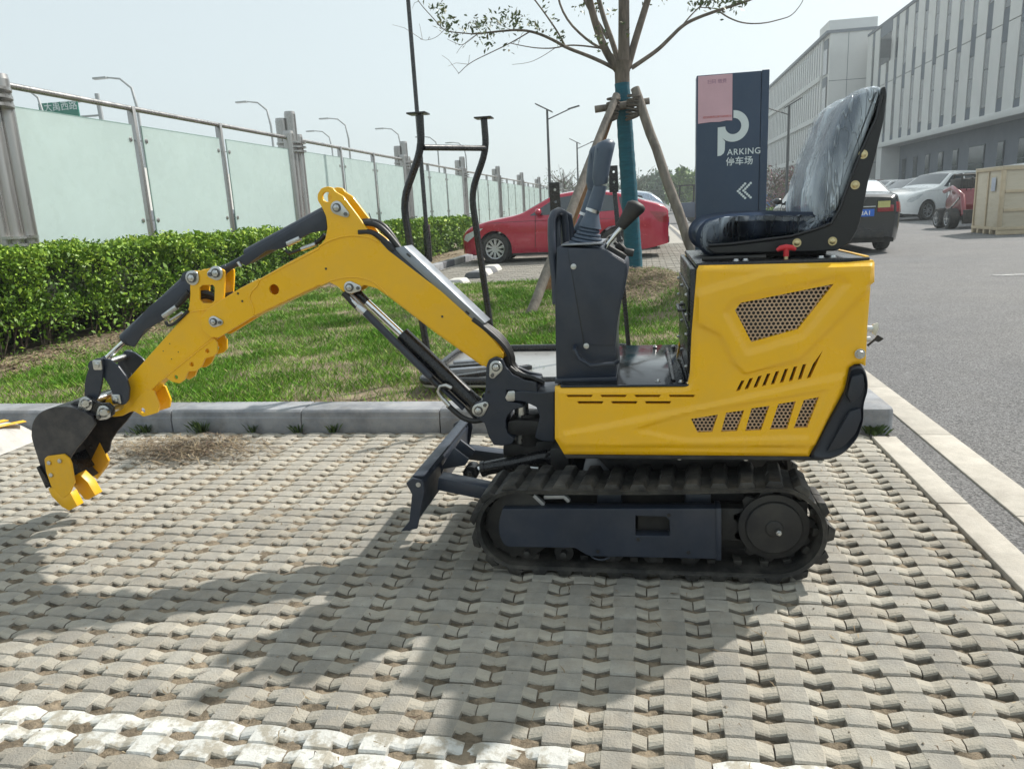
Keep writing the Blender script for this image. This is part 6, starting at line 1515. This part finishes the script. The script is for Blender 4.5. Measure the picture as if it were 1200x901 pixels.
for (x, y) in ((-.28, -.42), (-.28, .42), (.92, -.42), (.92, .42)):
    wv = bpy.data.objects.new('wheel', ty); link(wv, ld); wv.location = (lx + x, ly + y, .30); wv.rotation_euler = (0, 0, R(-90) if x < 0 else R(90))
    o = bpy.data.objects.new('rim', rmm); COL.objects.link(o); o.parent = wv
# the loader's wheels face the road: turned so their axle lies across
for o in kids(ld):
    if o.name.startswith('wheel'): o.rotation_euler = (0, 0, R(-90) if o.location.x < lx else R(90))
# ---- distant forklift
fk = thing('forklift', 'dark blue forklift far away beyond the tree prop at the sign', 'forklift', (2.6, 46, 0))
def FB(nm, m, a, c, **k): b = MB(); b.bb(a, c); return b.build(nm, m, fk, **k)
DB = paint('forklift_blue', (.03, .05, .10), 0, .5)
FB('body', DB, (1.9, 45.4, .3), (2.9, 46.6, 1.15), bevel=.05); FB('counterweight', BLKM, (1.75, 45.5, .3), (2.1, 46.5, 1.0), bevel=.08)
FB('mast', BLKM, (2.92, 45.6, .05), (3.06, 45.72, 2.9), bevel=.01); FB('mast', BLKM, (2.92, 46.3, .05), (3.06, 46.42, 2.9), bevel=.01); FB('mast_crossbar', BLKM, (2.92, 45.7, 2.75), (3.04, 46.3, 2.85))
FB('mast_plate', DB, (2.93, 45.72, .5), (2.96, 46.3, 2.4))
for (x, y) in ((2.0, 45.6), (2.0, 46.4), (2.8, 45.6), (2.8, 46.4)): b = MB(); b.bar((x, y, 1.1), (x + .05, y, 2.1), .05, .05); b.build('guard_post', BLKM, fk)
FB('overhead_guard', BLKM, (1.95, 45.5, 2.08), (2.9, 46.5, 2.14), bevel=.01)
FB('fork', BLKM, (3.06, 45.7, .06), (4.0, 45.82, .10)); FB('fork', BLKM, (3.06, 46.2, .06), (4.0, 46.32, .10))
for (x, y) in ((2.1, 45.42), (2.1, 46.4), (2.75, 45.42), (2.75, 46.4)): b = MB(); b.cyl((x, y, .27), (x, y + .18, .27), .27, n=20); b.build('wheel', TYRE, fk, bevel=.02)
# ================================================================ BUILDINGS
WALLW = M('pale_facade_panel', (.62, .62, .61), .75, var=.05, scale=.5, bump=.05, bscale=10, inst=.03)
WALLG = M('grey_infill_panel', (.11, .13, .16), .7, var=.08, scale=.8, inst=.1)
WALLD = M('dark_ground_floor', (.15, .165, .195), .7, var=.08, scale=.6)
WIN = M('window_glass', (.02, .03, .04), .15, var=.1, scale=.6, spec=.9, inst=.3)
FRAME = M('window_frame', (.07, .08, .09), .5)
off = thing('office_building', 'pale office building with narrow staggered vertical windows over a dark grey ground floor', 'building', (23, 55, 0))
BX, Y0b, Y1b, ZO, ZR = 21.7, 26.0, 84.0, 5.55, 16.0
def OB(nm, m, a, c, par=off, **k): b = MB(); b.bb(a, c); return b.build(nm, m, par, **k)
OB('wall', WALLW, (BX + .35, Y0b, ZO), (BX + 18, Y1b, ZR)); OB('ground_floor_wall', WALLD, (BX + 1.6, Y0b, 0), (BX + 18, Y1b - 1.2, ZO - .01))
OB('soffit_band', WALLW, (BX - .12, Y0b, ZO - .30), (BX + 3, Y1b, ZO + .12), bevel=.02); OB('parapet', WALLG, (BX - .06, Y0b, ZR), (BX + 18, Y1b + .05, ZR + .25))
OB('end_wall', WALLW, (BX, Y1b - 6.5, 0), (BX + 1.6, Y1b - 5.0, ZO - .3))
y = Y0b; r = random.Random(5); k = 0
PMESH = {}
def unit(nm, m, w_, h_, d_, par, loc):
    key = (nm, round(w_, 2), round(h_, 2), round(d_, 2))
    if key not in PMESH:
        b = MB(); b.bb((0, 0, 0), (d_, w_, h_)); me = b.mesh(nm); me.materials.append(m); PMESH[key] = me
    o = bpy.data.objects.new(nm, PMESH[key]); COL.objects.link(o); o.parent = par; o.matrix_parent_inverse = WM[par.name].inverted() if par.name in WM else Matrix(); o.location = loc; return o
sp = 2.35
while y < Y1b - 3:
    sw = .85                                       # slot width
    unit('wall_panel', WALLW, sp - sw, (ZR - ZO) / 2 - .1, .36, off, (BX, y, ZO + .1)); unit('wall_panel', WALLW, sp - sw, (ZR - ZO) / 2 - .1, .36, off, (BX, y, (ZO + ZR) / 2 + .06))
    y1_ = y + sp - sw; st = k % 2
    # bottom sill panel, window, infill, window, head
    zs = [ZO + .12, ZO + (.9 if st else .6), ZO + (4.2 if st else 4.9), ZO + (6.1 if st else 6.9), ZO + (9.2 if st else 9.6), ZR]
    for i, kind in enumerate(('infill_panel', 'window', 'infill_panel', 'window', 'infill_panel')):
        h_ = zs[i + 1] - zs[i]
        if h_ < .1: continue
        if kind == 'window':
            w_ = unit('window', FRAME, sw - .02, h_, .12, off, (BX + .06, y1_ + .01, zs[i])); 
            unit_ = PMESH.setdefault(('pane', round(h_, 2)), None)
            if unit_ is None:
                b = MB(); b.bb((-.02, .06, .06), (.01, sw - .08, h_ * .55)); b.bb((-.02, .06, h_ * .55 + .06), (.01, sw - .08, h_ - .06)); me = b.mesh('pane'); me.materials.append(WIN); PMESH[('pane', round(h_, 2))] = me
            o = bpy.data.objects.new('pane', PMESH[('pane', round(h_, 2))]); COL.objects.link(o); o.parent = w_
        else: unit(kind, WALLG, sw - .02, h_ - .02, .12, off, (BX + .03, y1_ + .01, zs[i] + .01))
    y += sp; k += 1
unit('wall_panel', WALLW, Y1b - y, (ZR - ZO) - .1, .36, off, (BX, y, ZO + .1))
OB('bay_window', WIN, (BX - .03, 76.5, 12.6), (BX + .02, 79.2, 15.0)); OB('bay_panel', WALLG, (BX - .04, 76.3, 15.02), (BX + .02, 79.4, 16.0)); OB('open_sash', FRAME, (BX - .9, 76.4, 12.8), (BX - .02, 76.5, 14.4))
y = Y0b + 2; k = 0
while y < Y1b - 8:
    wd_ = 2.6 if k % 6 == 4 else .95
    w_ = unit('window', FRAME, wd_, 3.6, .14, off, (BX + 1.54, y, .5)); 
    b = MB(); b.bb((-.02, .07, .08), (.01, wd_ - .07, 2.3)); b.bb((-.02, .07, 2.4), (.01, wd_ - .07, 3.52)); me = b.mesh('pane'); me.materials.append(WIN); o = bpy.data.objects.new('pane', me); COL.objects.link(o); o.parent = w_
    y += wd_ + 2.0; k += 1
fb = thing('office_building', 'further pale building with fine vertical fins behind the parking sign', 'building', (26, 105, 0))
X2, YA, YB2, Z2 = 18.2, 85.4, 138.0, 16.9
OB('wall', WALLW, (X2 + .3, YA, 0), (X2 + 20, YB2, Z2), fb); OB('parapet', WALLG, (X2 - .1, YA - .1, Z2), (X2 + 20, YB2, Z2 + .28), fb); OB('roof_house', WALLW, (X2 + 1.2, YA + 5, Z2 + .28), (X2 + 6, YA + 9.5, Z2 + 2.2), fb)
for z in (5.3, 9.2, 13.1): OB('floor_band', WALLW, (X2 - .05, YA + 2.7, z - .25), (X2 + .31, YB2, z + .25), fb)
y = YA + 2.6
while y < YB2:
    unit('fin', WALLW, .40, Z2 - .6, .2, fb, (X2 + .08, y, .5))
    for z in (1.2, 5.6, 9.5, 13.4): 
        unit('window' , WIN, .74, 3.0, .16, fb, (X2 + .12, y + .43, z))
    y += 1.2
for z in (.9, 5.7, 9.6, 13.2):
    w_ = unit('window', WIN, 1.7, 2.4, .1, fb, (X2 + .16, YA + .55, z)); unit('infill_panel', WALLG, 1.7, .9, .12, fb, (X2 + .16, YA + .55, z + 2.42))
for z in (4.2, 8.3, 12.4): OB('panel_joint', WALLG, (X2 + .3, YA - .02, z), (X2 + 20, YA + .01, z + .05), fb)
for x in (2.0, 4.2, 6.4, 8.6): OB('panel_joint', WALLG, (X2 + x, YA - .02, 0), (X2 + x + .05, YA + .01, Z2), fb)
lb = thing('low_building', 'low pale building with dark windows glimpsed through the gaps of the glass fence', 'building', (-24, 40, 0))
OB('wall', WALLW, (-30, 28, 0), (-20, 64, 3.6), lb); OB('plinth', WALLD, (-20.05, 28, 0), (-19.9, 64, 1.9), lb)
y = 29
while y < 63: OB('window', WIN, (-19.95, y, .4), (-19.85, y + 1.3, 1.7), lb); y += 2.6
# ================================================================ LAMPS, POLES, GANTRY SIGN
LMP = M('lamp_grey_paint', (.30, .32, .33), .5, var=.05); LMD = M('lamp_dark_paint', (.05, .055, .06), .5, var=.05)
def curved_lamp(px_pole, py_top, z, label, flip=1):
    Hh = z; base = at(px_pole, py_top, y=30); 
    # distance at which a lamp of height z tops out at this pixel
    d = CAMR @ Vector((px_pole - CX, CY - py_top, -FPX)); t_ = (z - EYE) / d.z; p = Vector((0, 0, EYE)) + d * t_
    o = thing('street_lamp', label, 'street lamp', (p.x, p.y, 0), 'curved white street lamps beyond the fence')
    b = MB(); b.tube([(p.x, p.y, 0), (p.x, p.y, z * .82), (p.x - .15 * flip, p.y, z * .93), (p.x - .7 * flip, p.y, z * .985), (p.x - 1.5 * flip, p.y, z)], [.10, .07, .06, .05, .04], 8); b.build('pole', LMP, o, angle=60)
    b = MB(); b.box((p.x - 1.75 * flip, p.y, z - .02), (.75, .25, .10)); b.build('lamp_head', LMP, o, bevel=.03)
    return o
curved_lamp(45, 100, 8.5, 'curved street lamp left of the green road sign, leftmost above the glass fence')
curved_lamp(155, 88, 8.5, 'curved street lamp standing behind the second fence post')
curved_lamp(314, 117, 8.5, 'curved street lamp just left of the tall fence pillar')
curved_lamp(406, 137, 8.5, 'curved street lamp above the boom lug right of the tall pillar')
curved_lamp(387, 152, 8.5, 'smaller curved street lamp left of the one above the boom lug', 1)
curved_lamp(468, 149, 8.5, 'curved street lamp over the pillar left of the canopy frame')
curved_lamp(512, 159, 8.5, 'faint far street lamp seen inside the canopy frame, left one')
curved_lamp(545, 166, 8.5, 'faint far street lamp seen inside the canopy frame, right one')
def twin_lamp(px_, ytop, Y, label, s=1):
    p = at(px_, ytop, y=Y); z = p.z; o = thing('street_lamp', label, 'street lamp', (p.x, Y, 0), 'dark solar street lamps along the road'); k = z / 6.2
    b = MB(); b.tube([(p.x, Y, 0), (p.x, Y, z - .05)], [.09 * k, .055 * k], 8); b.build('pole', LMD, o)
    b = MB(); b.box((p.x - .15 * s, Y, z + .02), (.95 * k, .5 * k, .04), Matrix.Rotation(R(28) * s, 3, 'Y')); b.build('solar_panel', LMD, o, bevel=.005)
    b = MB(); b.tube([(p.x, Y, z - .55 * k), (p.x + 1.2 * k * s, Y, z - .10 * k)], .03 * k, 6); b.build('arm', LMD, o)
    b = MB(); b.box((p.x + 1.35 * k * s, Y, z - .06 * k), (.6 * k, .2 * k, .06 * k), Matrix.Rotation(R(-12) * s, 3, 'Y')); b.build('lamp_head', LMD, o, bevel=.01)
twin_lamp(641, 127, 38, 'dark solar street lamp left of the wrapped tree trunk, nearer of two')
twin_lamp(676, 166, 60, 'dark solar street lamp left of the wrapped tree trunk, farther of two')
twin_lamp(925, 122, 38, 'dark solar street lamp in front of the finned building by the sign', -1)
p = at(502, 303, z=.0); PYb = 17.0; pb0 = at(502, 300, y=PYb)
tp_ = thing('flag_pole', 'thin dark pole with a thick sleeve at its foot beside the hedge', 'pole', (pb0.x, PYb, .1))
b = MB(); b.tube([(pb0.x, PYb, .05), (pb0.x, PYb, .95)], .085, 12); b.build('sleeve', BLK, tp_); a_ = at(499, 258, y=PYb); c_ = at(475, -40, y=PYb)
b = MB(); b.tube([(pb0.x, PYb, .9), (c_.x, PYb, c_.z)], [.05, .045], 10); b.build('pole', BLK, tp_)
gd_ = thing('road_sign', 'green overhead road sign with white characters above the left glass panel', 'road sign', (-31, 42, 0))
GRN = M('green_sign_face', (.0, .16, .11), .5, var=.04); YS = 42
a_, c_ = at(44, 120, y=YS), at(91, 136, y=YS); e_ = at(88, 118, y=YS)
b = MB(); b.bb((a_.x, YS, c_.z - .3), (e_.x + .1, YS + .1, e_.z)); sf = b.build('sign_panel', GRN, gd_, bevel=.02)
o = at(52, 129.5, y=YS); text('characters', '大禹西路', .56, SGW, sf, Vector((o.x, YS - .002, o.z - .05)), FACE, .01)
q = at(112, 118, y=YS); b = MB(); b.tube([(q.x + .3, YS + .2, 0), (q.x, YS + .2, q.z + .4)], .13, 10); b.build('mast', LMP, gd_)
b = MB()
for zz in (at(100, 118, y=YS).z, at(100, 136, y=YS).z): b.tube([(e_.x - .5, YS + .15, zz), (q.x + .1, YS + .2, zz)], .06, 8)
b.build('gantry_arm', LMP, gd_)
# ================================================================ FAR PLANTING
FARL = M('far_leaf', (.10, .17, .04), .7, var=.2, scale=.4, tone=[(.3, .7, (.17, .27, .06)), (.85, 1, (.28, .38, .09))])
FARB = M('far_leaf_blue', (.07, .12, .07), .7, var=.2, scale=.4, tone=[(.3, .8, (.11, .17, .09))])
FARP = M('blossom_leaf', (.24, .13, .15), .8, var=.3, scale=.5, tone=[(.4, .8, (.10, .13, .06))])
def far_tree(px_, py_top, Y, wd, label, mat=FARL, n=1400, sz=.32, cat='tree', group=None, bare=0, zb=.8):
    tp = at(px_, py_top, y=Y); h = tp.z; o = thing('tree', label, cat, (tp.x, Y, 0), group)
    b = MB(); b.tube([(tp.x, Y, 0), (tp.x + .1, Y, h * .5), (tp.x, Y, h * .9)], [h * .02, h * .014, h * .004], 7)
    for k in range(10 if not bare else 46):
        z = h * random.uniform(.2, .75); a = random.uniform(0, 6.28); l = wd * random.uniform(.3, .9); b.tube([(tp.x, Y, z), (tp.x + math.cos(a) * l * .5, Y + math.sin(a) * l * .5, z + l * .35), (tp.x + math.cos(a) * l, Y + math.sin(a) * l, z + l * random.uniform(.6, 1.1))], [h * .007, h * .004, h * .002], 5)
    b.build('trunk', TWIG, o)
    Cs = []; nb = 16; blobs = [(tp.x + random.gauss(0, wd * .42), Y + random.gauss(0, wd * .42), h * random.uniform(.32, .86), random.uniform(.22, .42) * wd) for _ in range(nb)]
    for k in range(n):
        bx, by, bz, br = random.choice(blobs); v = Vector((random.gauss(0, 1), random.gauss(0, 1), random.gauss(0, 1))).normalized() * br * random.uniform(.6, 1.05); z = bz + v.z
        if z > h or z < h * .12: continue
        Cs.append((bx + v.x, by + v.y, z))
    C = np.array(Cs); quads_mesh('crown', leaf_quads(C, sz), mat=mat, cols=rng.uniform(0, 1, len(C)), parent=o)
grp = 'leafy trees far down the road'
for (a, c, Y, w_, m, lab) in ((770, 197, 105, 3.2, FARB, 'dull green far tree left of the sign prop, middle of the gap'), (760, 205, 125, 3.5, FARB, 'bluish far tree right beside the wrapped trunk'), (786, 205, 118, 3.2, FARB, 'far green tree seen just left of the right wooden prop'), (799, 201, 95, 2.6, FARL, 'bright green far tree between the right prop and the sign'), (811, 193, 90, 2.2, FARL, 'bright green far tree touching the left edge of the sign'),
                              (700, 214, 130, 4, FARL, 'far tree low behind the joystick'), (755, 220, 150, 6, FARL, 'lowest far green tree behind the red car boot'), (715, 208, 120, 4, FARB, 'far tree behind the joystick, left of the wrapped trunk'), (640, 222, 140, 6, FARL, 'low far greenery under the first solar lamp'), (672, 220, 140, 6, FARL, 'low far greenery under the second solar lamp')):
    far_tree(a, c, Y, w_, lab, m, 1500, .3, group=grp)
for (a, c, Y) in ((660, 192, 70), (685, 190, 66), (652, 206, 84), (745, 195, 72), (705, 196, 75), (670, 203, 95)):
    far_tree(a, c, Y, 2.2, {660: 'thin bare tree right of the nearer solar lamp', 685: 'thin bare tree beside the far solar lamp', 652: 'small bare tree close to the foot of the nearer solar lamp', 745: 'thin bare tree just right of the wrapped trunk', 705: 'thin bare tree behind the joystick grip', 670: 'small bare tree between the two solar lamps'}[a], FARB, 110, .12, group='bare spring trees', bare=1)
for i, (a, c, Y) in enumerate(((908, 196, 44), (920, 190, 47), (934, 194, 50), (946, 192, 54))):
    far_tree(a, c, Y, 1.3, ('small pinkish tree at the right edge of the parking sign', 'pink blossom tree under the lamp before the finned building', 'pinkish bare tree in front of the finned building', 'pinkish tree close beside the wrapped seat back')[i], FARP, 900, .085, group='pink blossoming trees', bare=1)
hd = thing('hoarding', 'bright blue painted hoarding at the foot of the pink trees', 'hoarding', (10, 56, 0))
BLU = M('hoarding_blue', (.03, .16, .42), .6, var=.1, scale=1, col2=(.5, .55, .6), mix2=.62, s2=1.4)
p0, p1 = at(900, 228, y=56), at(962, 228, y=56)
for k in range(6):
    x = p0.x - 1 + k * 1.5; b = MB(); b.bb((x, 56, 0), (x + 1.46, 56.08, p0.z)); b.build('panel', BLU, hd)
lh = thing('hedge', 'low bright green hedge below the blue hoarding', 'hedge', (9.5, 50, 0))
C = np.stack([rng.uniform(7.2, 12, 2600), rng.uniform(49.6, 50.6, 2600), rng.uniform(0, .62, 2600)], 1); quads_mesh('foliage', leaf_quads(C, .07), mat=LEAFH, cols=rng.uniform(.2, 1, 2600), parent=lh)
# far band of woodland closing the horizon
Cs = []
for k in range(26000):
    x = random.uniform(-260, 240); y = 330 + random.uniform(0, 30); h = 7 + 3.5 * mn.noise(Vector((x * .03, 0, 0))) + 2 * mn.noise(Vector((x * .13, 3, 0))); Cs.append((x, y, random.random() ** .7 * max(h, 1)))
o = quads_mesh('woodland', leaf_quads(np.array(Cs), 1.0), mat=FARB, cols=rng.uniform(0, 1, len(Cs))); tag(o, 'low far woodland along the horizon', 'woodland', kind='stuff')
# ================================================================ HAZE
b = MB(); b.bb((-905, -305, -1.2), (905, 1405, 20.5)); hz_ = b.build('haze', None)
hm = bpy.data.materials.new('haze_air'); hm.use_nodes = True; tn = hm.node_tree; tn.nodes.clear()
mo = tn.nodes.new('ShaderNodeOutputMaterial'); pv_ = tn.nodes.new('ShaderNodeVolumePrincipled'); pv_.inputs['Color'].default_value = (.88, .96, 1, 1); pv_.inputs['Density'].default_value = .0015; pv_.inputs['Anisotropy'].default_value = .35
tn.links.new(pv_.outputs[0], mo.inputs['Volume']); hz_.data.materials.clear(); hz_.data.materials.append(hm); tag(hz_, kind='stuff'); hz_.display_type = 'WIRE'
